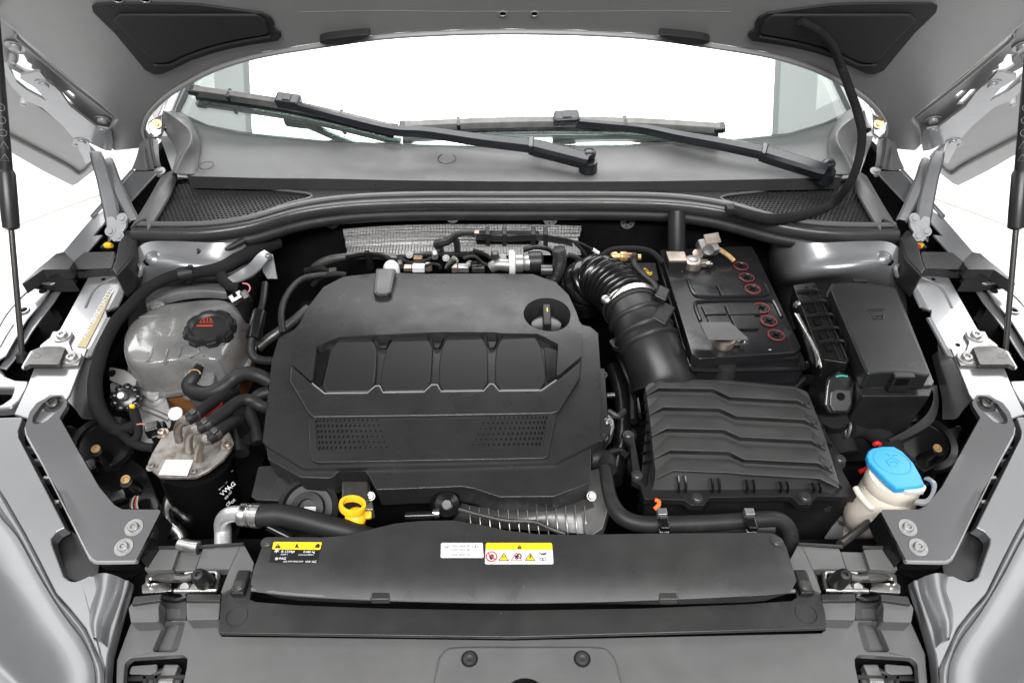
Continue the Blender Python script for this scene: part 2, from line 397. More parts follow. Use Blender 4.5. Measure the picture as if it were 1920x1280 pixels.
def _dimples():
    # embossed dimple relief: rows of small bumps, each too small to model
    nt = M['shield'].node_tree; b = nt.nodes['Principled BSDF']; L = nt.links.new; N = nt.nodes.new
    tc = N('ShaderNodeTexCoord'); mp = N('ShaderNodeMapping'); mp.inputs['Rotation'].default_value = (0, radians(45), 0); mp.inputs['Scale'].default_value = (1, 0, 1); L(tc.outputs['Object'], mp.inputs[0])
    sx = N('ShaderNodeSeparateXYZ'); L(mp.outputs[0], sx.inputs[0]); o = []
    for ax in (0, 2):
        m1 = N('ShaderNodeMath'); m1.operation = 'MULTIPLY'; m1.inputs[1].default_value = 2*pi/0.0046; L(sx.outputs[ax], m1.inputs[0]); m2 = N('ShaderNodeMath'); m2.operation = 'SINE'; L(m1.outputs[0], m2.inputs[0]); o.append(m2)
    pr = N('ShaderNodeMath'); pr.operation = 'MULTIPLY'; L(o[0].outputs[0], pr.inputs[0]); L(o[1].outputs[0], pr.inputs[1])
    bp = N('ShaderNodeBump'); bp.inputs['Strength'].default_value = 1.0; bp.inputs['Distance'].default_value = 0.003; L(pr.outputs[0], bp.inputs['Height']); L(bp.outputs[0], b.inputs['Normal'])
# windscreen: coated glass
g = bpy.data.materials.new('windscreen_glass'); g.use_nodes = True; nt = g.node_tree; nt.nodes.clear()
out = nt.nodes.new('ShaderNodeOutputMaterial'); mx = nt.nodes.new('ShaderNodeMixShader'); tr = nt.nodes.new('ShaderNodeBsdfTransparent'); gl = nt.nodes.new('ShaderNodeBsdfGlossy')
tr.inputs[0].default_value = (0.80, 0.86, 0.83, 1); gl.inputs['Roughness'].default_value = 0.012; gl.inputs['Color'].default_value = (0.95, 1, 0.99, 1); mx.inputs[0].default_value = 0.36
nt.links.new(tr.outputs[0], mx.inputs[1]); nt.links.new(gl.outputs[0], mx.inputs[2]); nt.links.new(mx.outputs[0], out.inputs[0]); M['glass'] = g
def cA(*p): return k(0, 400, 5.333, p)
def cB(*p): return k(0, 600, 5.333, p)
def cD(*p): return k(0, 740, 3.764, p)
def cE(*p): return k(0, 1000, 4.0, p)
def cG(*p): return k(130, 200, 4.923, p)
def cH(*p): return k(0, 40, 4.923, p)
def bolt(t, c, axis, r, m, part='bolt', parent=None, washer=1.7, hgt=0.8, socket=True, wm=None):
    c = Vector(c); axis = Vector(axis).normalized()
    prof = [(r*washer, 0), (r*washer, r*0.22), (r*1.02, r*0.22), (r, r*0.3), (r, r*hgt), (r*0.86, r*(hgt+0.12))]
    if socket: prof += [(r*0.5, r*(hgt+0.12)), (r*0.45, r*0.45)]
    o = t.add(part, lathe(c, axis, prof, 18), m, parent, ang=30)
    return o

# ================================================================= SETTING
fl = T('floor', None, None, kind='structure'); ring = [Vector((0.6+2.75*cos(a), 1.1+2.75*sin(a), 0)) for a in [2*pi*i/96 for i in range(96)]]
fl.add('floor_sheet', ([Vector((-15, -8, 0)), Vector((15, -8, 0)), Vector((15, 22, 0)), Vector((-15, 22, 0))], [(0, 1, 2, 3)]), M['floor'])
V, F = [], []
for i in range(120):
    a = 2*pi*i/120
    for r in (2.72, 2.735): V.append(Vector((0.0+r*cos(a), 0.9+r*sin(a), 0.004)))
for i in range(120): j = (i+1) % 120; F.append((2*i, 2*i+1, 2*j+1, 2*j))
fl.add('turntable_joint', (V, F), M['floorline']); fl.done()

# dark tub of the engine bay
tb = T('engine_bay_tub', None, None, kind='structure')
rows = []
ol = [(-0.70, 0.40), (-0.78, 0.62), (-0.74, 1.0), (-0.70, 1.22), (0.72, 1.22), (0.76, 1.0), (0.80, 0.62), (0.72, 0.40)]
Vt = [Vector((x, y, 0.44)) for x, y in ol]+[Vector((x, y, 0.70)) for x, y in ol]
Ft = [tuple(range(8))]+[(i, (i+1) % 8, 8+(i+1) % 8, 8+i) for i in range(8)]
tb.add('tub', (Vt, Ft), M['dark'], fix=False); tb.done()
# lower car body that carries everything, seen only as dark gaps
# ================================================================= BONNET
PH = Pl(o=(0, 1.10, 1.24), n=(0, -sin(radians(50)), -cos(radians(50))))
def side(pts): return pts + [(1926-x, y) for x, y in reversed(pts)]
hood = T('bonnet', 'raised silver bonnet seen from underneath, propped open over the engine bay', 'bonnet')
rear = [(960, 58), (850, 60), (750, 65), (690, 71), (640, 78), (560, 90), (500, 100), (450, 112), (400, 129), (362, 148), (325, 170), (296, 193), (276, 218), (269, 240), (273, 258), (284, 272)]
sidel = [(262, 280), (236, 283), (212, 285), (200, 272), (204, 242), (216, 224), (120, 142), (36, 70), (0, 40), (-120, -40), (-330, -330)]
half = rear[1:]+sidel
outl = [(960, 58)]+half+[(1930-x, y) for x, y in reversed(half)]
def hl(x, s): return PH.loc(Vector((x, 1.10-s*cos(radians(50)), 1.24+s*sin(radians(50)))))
o2_ = [PH.px(*q) for q in [(960, 58)]+half[:-1]] + [hl(-0.78, 0.62), hl(-0.74, 0.98), hl(-0.45, 1.08), hl(0.0, 1.11), hl(0.47, 1.08), hl(0.76, 0.98), hl(0.80, 0.62)] + [PH.px(1930-x, y) for x, y in reversed(half[:-1])]
hood.add('inner_panel', plate2(PH, o2_, [], 0.022), M['hoodin'], bevel=0.007, seg=3)
hood.add('unseen_insulation_mat', plate2(PH.up(0.010), fillet([hl(-0.64, 0.20), hl(-0.70, 0.60), hl(-0.60, 0.94), hl(0.0, 1.04), hl(0.62, 0.94), hl(0.72, 0.60), hl(0.66, 0.20), hl(0.0, 0.16)], 0.03), [], 0.010), M['mat'], bevel=0.004)  # out-of-view mat, added to darken what the bay reflects
# rolled rear lip
lip = [PH.pt(*PH.px(x, y), 0.002) for x, y in rear[::-1]] + [PH.pt(*PH.px(1930-x, y), 0.002) for x, y in rear[1:]]
hood.add('rear_lip', tube(lip, 0.0045, 8, 2), M['hoodin'])
for sgn in (0, 1):
    f = (lambda L: L) if sgn == 0 else (lambda L: [(1930-x, y) for x, y in L])
    lo_ = f([(172, 14), (182, 9), (215, 8), (300, 8), (370, 10), (400, 14), (490, 26), (508, 35), (515, 48), (512, 56), (526, 63), (528, 70), (521, 78), (480, 84), (440, 91), (400, 101), (360, 114), (325, 131), (305, 140), (290, 141), (272, 133), (255, 112), (215, 64), (174, 24)])
    pn = hood.add('sound_liner', plate(PH.up(0.004), lo_, thick=0.0035, fil=0.004), M['liner'], bevel=0.0012)
    li = f([(212, 40), (222, 30), (480, 30), (498, 42), (505, 60), (500, 66), (440, 76), (390, 88), (345, 104), (315, 118), (295, 120), (283, 114)])
    hood.add('liner_pad', plate(PH.up(0.0085), li, thick=0.005, fil=0.006), M['liner'], pn, bevel=0.003, seg=3)
    li2 = f([(288, 122), (320, 121), (350, 107), (395, 91), (445, 79), (508, 68)])
    hood.add('liner_rim', tube([PH.up(0.006).hit(*p) for p in li2], 0.0028, 8, 3), M['liner'], pn)
    sx = f([(636, 76)])[0]
    st = f([(600, 82), (612, 74), (690, 66), (682, 74), (655, 84), (628, 86)])
    hood.add('rubber_stop', plate(PH.up(0.012), st, thick=0.012, smooth=3), M['rubber'], bevel=0.003)
for (x, y, r) in ((943, 26, 0.0055), (1002, 26, 0.0055), (218, -2, 0.008), (270, -2, 0.008), (1663, 11, 0.0055), (1715, 14, 0.0065), (640, 140, 0.0001)):
    if r < 0.001: continue
    q = PH.up(0.0008); c2 = q.px(x, y)
    hood.add('drain_hole', plate2(q, circ2(c2, r), [], 0.0008), M['dark'])
    hood.add('hole_rim', tube([q.pt(c2.x+r*cos(a), c2.y+r*sin(a)) for a in [2*pi*i/24 for i in range(25)]], 0.0011, 6, 1, cap=False), M['hoodin'])
# seam line and faint pressed ridge across the panel
hood.add('pressed_ridge', tube([PH.up(-0.0007).hit(x, y) for x, y in ((560, 22), (700, 20), (850, 21), (960, 21), (1080, 21), (1230, 20), (1370, 22))], 0.0010, 8, 3), M['hoodin'])
# outer side of the bonnet, behind the hinges
PS = PH.up(-0.035)
for sgn in (0, 1):
    f = (lambda L: L) if sgn == 0 else (lambda L: [(1932-x, y) for x, y in L])
    hood.add('side_skin', plate(PS, f([(-150, 40), (20, 150), (60, 190), (130, 240), (190, 300), (176, 322), (146, 346), (136, 350), (80, 322), (0, 276), (-150, 190)]), thick=0.012), M['hoodin'], bevel=0.005, seg=3)
    hood.add('side_fold', tube([PS.up(0.003).hit(*p) for p in f([(0, 246), (60, 277), (120, 308), (152, 326), (176, 306)])], 0.005, 8, 3), M['hoodin'])
    hood.add('hinge_flange', plate(PH.up(-0.012), f(cH((-300, -150), (40, -60), (150, 110), (200, 170), (1075, 880), (1060, 960), (1020, 1060), (900, 1150), (780, 1040), (560, 830), (330, 560), (150, 470), (0, 390), (-300, 300))),
             holes=[f(cH((140, 310), (215, 312), (240, 350), (245, 375), (300, 410), (285, 440), (350, 465), (345, 495), (290, 485), (215, 460), (140, 415), (170, 380), (175, 340))), f(cH((505, 630), (550, 635), (680, 770), (620, 765), (510, 655))), f(cH((590, 650), (640, 645), (700, 695), (670, 720)))], thick=0.006), M['hoodin'], bevel=0.002)
    hood.add('flange_edge', tube([PH.up(-0.008).hit(*p) for p in f(cH((160, 135), (195, 185), (640, 560), (1070, 895)))], 0.004, 8, 2), M['hoodin'])
hood.done()
# ================================================================= HINGES
def hinge():
    t = T('hinge_bracket', 'painted grey steel bonnet hinge with folded links beside the coolant tank side', 'hinge', 'bonnet hinges')
    A = PH.up(0.006)
    t.add('hood_plate', plate(A, cH((0, 360), (15, 430), (40, 500), (110, 610), (240, 740), (300, 760), (390, 800), (590, 975), (680, 1085), (730, 1190), (760, 1240), (790, 1320), (850, 1290), (830, 1200), (810, 1120), (880, 1150), (960, 1190), (1030, 1200), (1045, 1120), (1030, 1030), (1000, 1000), (905, 985), (830, 930), (740, 860), (650, 790), (560, 660), (480, 580), (430, 545), (370, 470), (330, 470), (190, 500), (185, 530), (330, 620), (430, 740), (400, 720), (250, 640), (150, 560), (90, 440), (60, 380)), thick=0.005, fil=0.003), M['hinge'], bevel=0.0018)
    for p in ((405, 580), (755, 1105), (945, 1000)):
        q = A.hit(*cH(p)[0]); bolt(t, q, A.n, 0.008 if p[0] != 945 else 0.007, M['hinge'], 'rivet', socket=False, hgt=0.5)
    for p in ((140, 230), (945, 905)):
        q = PH.up(-0.010).hit(*cH(p)[0]); bolt(t, q, PH.n, 0.0085, M['hinge'], 'bolt', socket=False)
    for p in ((115, 375), (210, 770), (690, 1140)):
        q = A.hit(*cH(p)[0]); t.add('stop_pin', lathe(q-A.n*0.012, A.n, [(0.006, 0), (0.006, 0.012), (0.004, 0.014)], 12), M['hinge'])
    # links down to the wing
    top1 = A.hit(*cG((240, 420))[0]); bot1 = P(*cG((430, 1230))[0], 0.905)
    top2 = A.hit(*cG((360, 480))[0]); bot2 = P(*cG((600, 1050))[0], 0.925)
    def link(a, b, wd, th, bend=0.0):
        ax = (b-a).normalized(); v = (a-EYE).normalized(); sd = ax.cross(v).normalized(); up = sd.cross(ax)
        pts = []
        for i, (fr, wf) in enumerate(((0, 0.75), (0.12, 1.0), (0.35, 1.0), (0.62, 1.05), (0.82, 0.95), (1.0, 0.9))):
            c = a.lerp(b, fr)+sd*bend*sin(pi*fr); w2 = wd*wf/2
            pts.append([c-sd*w2-up*th*0.6, c-sd*w2+up*th, c-sd*(w2-0.004), c+sd*(w2-0.004), c+sd*w2+up*th, c+sd*w2-up*th*0.6])
        return thicken(loft(pts, 0, 3), -up*0.003)
    t.add('link', link(top1, bot1, 0.026, 0.004, 0.004), M['hinge'], bevel=0.001)
    t.add('link', link(top2, bot2, 0.020, 0.004, -0.004), M['hinge'], bevel=0.001)
    B = Pl(0.93, 0.9, 0.0, y0=1.02)
    t.add('base_bracket', plate(B, cG((340, 1020), (400, 1010), (450, 1060), (470, 1000), (510, 985), (530, 1020), (520, 1110), (470, 1180), (450, 1220), (410, 1250), (360, 1180), (350, 1130)), thick=0.006, fil=0.003), M['hinge'], bevel=0.002)
    for p in ((490, 1030), (380, 1150), (458, 1195)):
        bolt(t, B.hit(*cG(p)[0]), B.n, 0.0055, M['hinge'], 'rivet', socket=False, hgt=0.6)
    return t.done()
h = hinge(); h.label = 'grey bonnet hinge on the coolant tank side'; h.tag(h.root); h.mirror('grey bonnet hinge on the battery side')
# ================================================================= GAS STRUTS
def strut(mx, label):
    t = T('gas_strut', label, 'gas strut', 'bonnet gas struts'); f = (lambda x: x) if not mx else (lambda x: 1926-x)
    base = P(f(42), 668, 0.855); s = -1 if not mx else 1
    top = PY(f(-14), 30, 1.05)
    ax = (top-base); L = ax.length; ax = ax.normalized()
    t.add('rod', lathe(base, ax, [(0.0042, 0), (0.0042, L*0.48)], 14), M['rod'])
    t.add('cylinder', lathe(base+ax*L*0.42, ax, [(0.0080, 0), (0.0088, 0.002), (0.0088, L*0.60)], 20), M['strut'])
    t.add('end_sleeve', lathe(base+ax*L*0.39, ax, [(0.006, 0), (0.0112, 0.003), (0.0118, 0.02), (0.0118, 0.082), (0.0095, 0.088)], 20), M['strut'])
    t.add('ball_socket', lathe(base-ax*0.012, ax, [(0.004, 0), (0.0085, 0.003), (0.0085, 0.016), (0.005, 0.02)], 14), M['black'])
    # warning pictograms printed along the barrel
    v = (EYE-base); sd = ax.cross(v).normalized(); fr = sd.cross(ax).normalized()
    if fr.dot(v) < 0: fr = -fr
    g = []
    for i in range(5):
        c = base+ax*(L*(0.60+0.036*i))+fr*0.0091
        if i < 2: pts = [c+ax*0.0055, c-ax*0.004+sd*0.0055, c-ax*0.004-sd*0.0055]
        else: pts = [c+ax*(0.005*cos(a))+sd*(0.005*sin(a))-fr*0.0011*abs(sin(a)) for a in [2*pi*j/10 for j in range(10)]]
        g.append(tube(pts+[pts[0]], 0.0004, 4, 1, cap=False))
    t.add('pictogram_print', join(*g), M['inkgrey'], kind='stuff')
    t.done()
strut(False, 'black gas strut with thin rod on the coolant tank side'); strut(True, 'black gas strut with thin rod on the battery side')
# ================================================================= WINDSCREEN, PILLARS
base_px = [(300, 170), (335, 207), (390, 234), (450, 246), (600, 261), (760, 269), (960, 273), (1180, 270), (1350, 262), (1480, 249), (1545, 230), (1595, 205), (1625, 170)]
baseW = [P(x, y, 0.985+0.0) for x, y in base_px]
sl = Vector((0, cos(radians(28)), sin(radians(28))))
PW = Pl(o=(0, 1.255, 0.985), n=(0, -sin(radians(28)), cos(radians(28))))
ws = T('windscreen', 'sloping glass windscreen mirroring a white ceiling panel', 'windscreen')
gp = [PW.px(x, y) for x, y in [(331, 205), (345, 214), (390, 234), (450, 246), (600, 261), (760, 269), (960, 273), (1180, 270), (1350, 262), (1480, 249), (1545, 230), (1580, 214), (1594, 203), (1540, 95), (1520, 40), (400, 40), (385, 105)]]
ws.add('glass', plate2(PW, gp, [], 0.004), M['glass'])
for f in ((lambda L: L), (lambda L: [(1926-x, y) for x, y in L])):
    ws.add('black_edge_band', plate(PW.up(0.0015), f([(330, 204), (338, 208), (392, 95), (402, 40), (392, 40), (382, 95)]), thick=0.001), M['trim'])
ws.done()
db = T('dashboard', 'dark grey dashboard top behind the windscreen', 'dashboard')
db.add(None, loft([[Vector((x, 1.36, 0.90)) for x in (-0.72, -0.4, 0, 0.4, 0.72)], [Vector((x, 1.60, 0.965)) for x in (-0.74, -0.4, 0, 0.4, 0.74)], [Vector((x, 1.85, 0.97)) for x in (-0.74, -0.4, 0, 0.4, 0.74)], [Vector((x, 1.95, 0.86)) for x in (-0.74, -0.4, 0, 0.4, 0.74)]], 3, 3), M['dash']); db.done()
cbn = T('cabin_interior', 'pale open-topped cabin shell behind the windscreen, shaped to catch light', 'cabin')
x0, x1, y0, y1, z0, z1 = -0.77, 0.79, 1.30, 3.0, 0.45, 1.45
cbn.add(None, ([Vector(p) for p in ((x0,1.42,z0),(x1,1.42,z0),(x1,1.95,0.75),(x0,1.95,0.75),(x0,2.75,z1),(x1,2.75,z1),(x0,1.42,z1),(x1,1.42,z1),(x0,1.42,0.93),(x1,1.42,0.93))], [(0,1,2,3),(3,2,5,4),(0,3,4,6,8),(1,9,7,5,2),(0,8,9,1)]), mat('cabin_pale', (0.8,0.81,0.8), 0.8), fix=False); cbn.done()  # pale, roofless and sloped so the ceiling panel brightens it through the glass
def pillar():
    t = T('windscreen_post', 'silver windscreen pillar with black seal on the coolant tank side', 'pillar', 'windscreen pillars')
    a0, a1 = PY(318, 228, 1.33), PY(372, 100, 1.55)
    d = (a1-a0).normalized()
    t.add('outer_trim', loft([[a+Vector((-0.030, 0.02, -0.02)), a+Vector((-0.026, 0, 0.004)), a+Vector((-0.012, -0.004, 0.012)), a+Vector((0.0, 0.0, 0.004))] for a in (a0-d*0.06, a0, a1, a1+d*0.4)], 3, 0), M['paint'])
    t.add('seal', tube([a0-d*0.03+Vector((0.005, 0, 0.002)), a0+Vector((0.005, 0, 0.002)), a1+Vector((0.005, 0, 0.002)), a1+d*0.4], 0.007, 10, 2), M['trim'])
    return t.done()
p = pillar(); p.label = 'silver windscreen pillar with black seal above the coolant tank corner'; p.tag(p.root); p.mirror('silver windscreen pillar with black seal above the battery side corner')
# ================================================================= COWL (scuttle panel)
cw = T('scuttle_cowling', 'grey plastic scuttle panel with two mesh grilles below the windscreen', 'scuttle panel')
A_ = [P(x, y, z) for x, y, z in ((322, 213, 1.0), (345, 222, 0.99), (390, 238, 0.985), (450, 249, 0.983), (600, 264, 0.982), (760, 272, 0.982), (960, 276, 0.982), (1180, 273, 0.982), (1350, 265, 0.982), (1480, 252, 0.983), (1545, 236, 0.985), (1580, 222, 0.99), (1604, 211, 1.0))]
B_ = [P(x, y, z) for x, y, z in ((350, 330, 0.966), (380, 331, 0.966), (420, 332, 0.966), (500, 334, 0.965), (610, 335, 0.964), (760, 338, 0.963), (960, 340, 0.963), (1180, 340, 0.963), (1330, 338, 0.964), (1430, 336, 0.965), (1510, 334, 0.966), (1545, 333, 0.966), (1580, 332, 0.966))]
mid = [a.lerp(b, 0.5)+Vector((0, 0, -0.008)) for a, b in zip(A_, B_)]
cw.add('upper_panel', thicken(loft([A_, mid, B_], 4, 5), (0, 0.004, -0.006)), M['cowl'], bevel=0.0015)
C_ = [Vector((p.x, p.y+0.003, 0.962-0.0012)) for p in B_]; D_ = [Vector((p.x, p.y+0.001, 0.941)) for p in B_]
cw.add('step_face', thicken(loft([C_, D_], 4, 0), (0, 0.004, 0)), M['duct'])
# ledge between step and lip, widening to the grilles
lipx = [(250, 430), (330, 431), (400, 428), (470, 417), (540, 397), (600, 385), (680, 377), (800, 373), (960, 373), (1130, 373), (1250, 376), (1330, 385), (1390, 398), (1460, 417), (1530, 428), (1600, 432), (1682, 432)]
ledge = Pl(0.938, 0.03, 0.0, y0=1.13)
gL = [(328, 338), (352, 336), (430, 346), (520, 356), (560, 360), (584, 365), (578, 372), (545, 380), (500, 395), (450, 409), (390, 421), (340, 427), (288, 429), (284, 424)]
gR = [(1602, 338), (1578, 338), (1500, 348), (1420, 359), (1375, 364), (1353, 369), (1358, 376), (1395, 386), (1440, 399), (1490, 413), (1545, 423), (1590, 428), (1645, 430), (1648, 424)]
outc = [(322, 330), (360, 334), (500, 340), (760, 346), (960, 349), (1190, 348), (1420, 344), (1570, 335), (1606, 331), (1682, 432)] + lipx[::-1][1:-1] + [(246, 430)]
cw.add('ledge', plate(ledge, outc, holes=[gL, gR], thick=0.004), M['duct'], bevel=0.001)
for gi, G in enumerate((gL, gR)):
    pg = ledge.up(-0.006); poly = [pg.px(*p) for p in G]; xs = [p.x for p in poly]; ys = [p.y for p in poly]
    pitch = 0.0082; holes = []; j = 0; y = min(ys)
    shr = [pg.px(*p) for p in G]; cen = sum(shr, Vector((0, 0)))/len(shr); 
    def edge_d(q):
        m = 9
        for i in range(len(poly)):
            a, b = poly[i-1], poly[i]; t_ = max(0, min(1, (q-a).dot(b-a)/max(1e-9, (b-a).length_squared))); m = min(m, (q-(a+(b-a)*t_)).length)
        return m
    while y < max(ys):
        x = min(xs)+(pitch/2 if j % 2 else 0)
        while x < max(xs):
            q = Vector((x, y))
            if inside(q, poly) and edge_d(q) > 0.0055: holes.append(circ2(q, 0.0033, 6, pi/6))
            x += pitch
        y += pitch*0.86; j += 1
    go = cw.add('mesh_grille', plate2(pg, poly, holes, 0.003), M['duct'])
    cw.add('grille_rim', tube([ledge.up(-0.001).hit(*p) for p in G+[G[0]]], 0.0022, 8, 2), M['cowl'], go)
    cw.add('grille_well', plate2(pg.up(-0.03), [q*1.0 for q in poly], [], 0.001), M['dark'], go)  # black sheet below the mesh stands in for the shade there
# front lip / rubber seal land
lipz = [Pl(0.937).hit(x, y) for x, y in lipx]
cw.add('front_lip', loft([[p+Vector((0, 0.004, 0.002)) for p in lipz], [p+Vector((0, -0.004, 0.004)) for p in lipz], [p+Vector((0, -0.012, 0.001)) for p in lipz], [p+Vector((0, -0.015, -0.010)) for p in lipz], [p+Vector((0, -0.008, -0.024)) for p in lipz]], 3, 3), M['duct'])
cw.add('lip_bead', tube([p+Vector((0, 0.012, 0.004)) for p in lipz], 0.005, 8, 3), M['cowl'])
# raised end caps beside the screen
for f in ((lambda L: L), (lambda L: [(1928-x, y) for x, y in L])):
    def q(x, y, z): return P(*f(k(130, 200, 4.923, [(x, y)]))[0], z)
    r0 = [q(880, 40, 1.035), q(1000, 120, 1.03), q(1110, 215, 1.025), q(1125, 330, 1.015), q(1040, 470, 1.0), q(975, 610, 0.985)]
    r1 = [q(850, 150, 1.0), q(900, 260, 0.99), q(960, 350, 0.98), q(990, 430, 0.98), q(975, 500, 0.975), q(930, 650, 0.96)]
    r2 = [q(1020, 20, 1.002), q(1120, 130, 0.995), q(1195, 290, 0.985), q(1195, 400, 0.98), q(1180, 520, 0.975), q(1170, 620, 0.966)]
    cw.add('end_cap', thicken(loft([r1, [a.lerp(b, 0.8)+Vector((0, 0, 0.004)) for a, b in zip(r1, r0)], r0, [a.lerp(b, 0.25)+Vector((0, 0, -0.002)) for a, b in zip(r0, r2)], r2], 4, 3), (0, 0.003, -0.004)), M['cowl'])
    s0 = [q(850, 640, 0.958), q(700, 900, 0.948), q(560, 1120, 0.940)]; s1 = [q(980, 600, 0.972), q(860, 760, 0.958), q(710, 1040, 0.948)]; s2 = [q(985, 650, 0.958), q(900, 850, 0.948), q(720, 1150, 0.941)]
    cw.add('side_rail', thicken(loft([s0, [a.lerp(b, 0.6)+Vector((0, 0, 0.004)) for a, b in zip(s0, s1)], s1, s2], 5, 3), (0, 0.002, -0.005)), M['cowl'])
# round blanking marks
for (x, y, r) in ((838, 300, 0.017), (388, 313, 0.013)):
    c = P(x, y, 0.9695); cw.add('blanking_mark', tube([c+Vector((r*cos(a), r*sin(a), 0.003+0.12*r*sin(a))) for a in [2*pi*i/28 for i in range(29)]], 0.0007, 6, 1, cap=False), M['duct'])
cw.done()
# weather seal under the lip
se = T('bulkhead_seal', 'black rubber weather seal running under the scuttle panel lip', 'rubber seal')
se.add(None, tube([p+Vector((0, -0.004, -0.030)) for p in lipz], 0.012, 10, 3), M['rubber']); se.done()
# ================================================================= WIPERS
def wiper(label, blade, arm, piv, pz, conn):
    t = T('wiper', label, 'wiper', 'windscreen wipers')
    PB = PW.up(0.016)
    bl = [PB.hit(*p) for p in blade]; n = PW.n
    def strip(pts, wd, th, up):
        g = []
        for i, c in enumerate(pts):
            tdir = (pts[min(i+1, len(pts)-1)]-pts[max(i-1, 0)]).normalized(); sd = n.cross(tdir).normalized()
            g.append([c-sd*wd+n*0, c-sd*wd*0.6+n*th, c+sd*wd*0.6+n*th*1.15, c+sd*wd+n*th*0.2])
        return thicken(loft(g, 0, 0), -n*0.005)
    path = catmull(bl, 5)
    b_ = t.add('blade', strip(path, 0.0095, 0.009, n), M['wiperblade'], bevel=0.001)
    t.add('rubber_edge', tube([p-n*0.010+PW.e2*-0.008 for p in path], 0.0045, 8, 1), M['wiper'], b_)
    for e in (path[0], path[-1]):
        tdir = (path[1]-path[0]).normalized(); t.add('end_clip', boxat(e+n*0.002, (0.022, 0.020, 0.013), tdir, n), M['wiper'], b_, bevel=0.003)
    for fr in (0.22, 0.74):
        e = path[int(len(path)*fr)]; t.add('clip_band', boxat(e+n*0.003, (0.007, 0.021, 0.014), tdir, n), M['wiper'], b_, bevel=0.001)
    cc_ = PB.up(0.012).hit(*conn)
    t.add('connector', boxat(cc_, (0.050, 0.028, 0.022), tdir, n), M['wiper'], bevel=0.006)
    t.add('release_button', boxat(cc_+n*0.0115, (0.016, 0.014, 0.003), tdir, n), M['wiper'], bevel=0.001)
    # arm
    m = len(arm); pts = []
    for i, (x, y) in enumerate(arm):
        fr = i/(m-1); z0 = PB.up(0.012).hit(*arm[0])
        pts.append(P(x, y, z0.z*(1-fr)+(pz+0.006)*fr))
    wid = [0.005, 0.0055, 0.0065, 0.009, 0.013, 0.014, 0.014, 0.011][:m]
    def armgeo(pts, wid, th):
        g = []
        for i, c in enumerate(pts):
            tdir = (pts[min(i+1, len(pts)-1)]-pts[max(i-1, 0)]).normalized(); sd = n.cross(tdir).normalized(); w_ = wid[i]
            g.append([c-sd*w_-n*th, c-sd*w_*0.95, c-sd*w_*0.55+n*0.005, c+sd*w_*0.55+n*0.005, c+sd*w_*0.95, c+sd*w_-n*th])
        return thicken(loft(g, 0, 0), -n*0.003)
    ap = catmull(pts[:-1], 5); aw = [wid[0]+(0.0135-wid[0])*(i/(len(ap)-1))**1.3 for i in range(len(ap))]
    t.add('arm', armgeo(ap, aw, 0.008), M['wiper'], bevel=0.0008)
    hp = catmull([pts[-2].lerp(pts[-3], 0.05), pts[-2].lerp(pts[-1], 0.5), pts[-1]], 4)
    t.add('arm_head', armgeo(hp, [0.0125, 0.014, 0.0145, 0.0145, 0.0145, 0.0145, 0.0145, 0.0145, 0.013][:len(hp)], 0.014), M['wiper'], bevel=0.001)
    t.add('arm_joint', boxat(pts[-2].lerp(pts[-3], 0.04)+n*0.002, (0.010, 0.027, 0.013), (pts[-2]-pts[-3]), n), M['gloss_black'], bevel=0.003)
    pc = P(*piv, pz); t.add('pivot_boss', lathe(pc+Vector((0, 0, -0.022)), (0, -0.25, 1), [(0.018, 0), (0.0165, 0.016), (0.0155, 0.022)], 20), M['wiper'])
    t.add('pivot_cap', lathe(pc+Vector((0, 0, 0.006)), (0, -0.25, 1), [(0.0125, 0), (0.0125, 0.006), (0.010, 0.0095), (0.005, 0.0115), (0.001, 0.012)], 20), M['wiper'])
    t.done()
wiper('long black wiper lying across the scuttle, its blade raised towards the coolant tank side', [(366, 171), (450, 183), (540, 197), (640, 219), (736, 243)], [(540, 193), (640, 219), (735, 241), (800, 245), (900, 259), (1000, 270), (1104, 297)], (1104, 297), 0.990, (541, 190))
wiper('shorter black wiper with level blade, its pivot at the battery side end', [(760, 238), (860, 233), (960, 230), (1060, 229), (1200, 232), (1348, 241)], [(1080, 228), (1140, 233), (1205, 239), (1270, 252), (1350, 266), (1436, 283), (1550, 318)], (1550, 316), 0.986, (1062, 222))
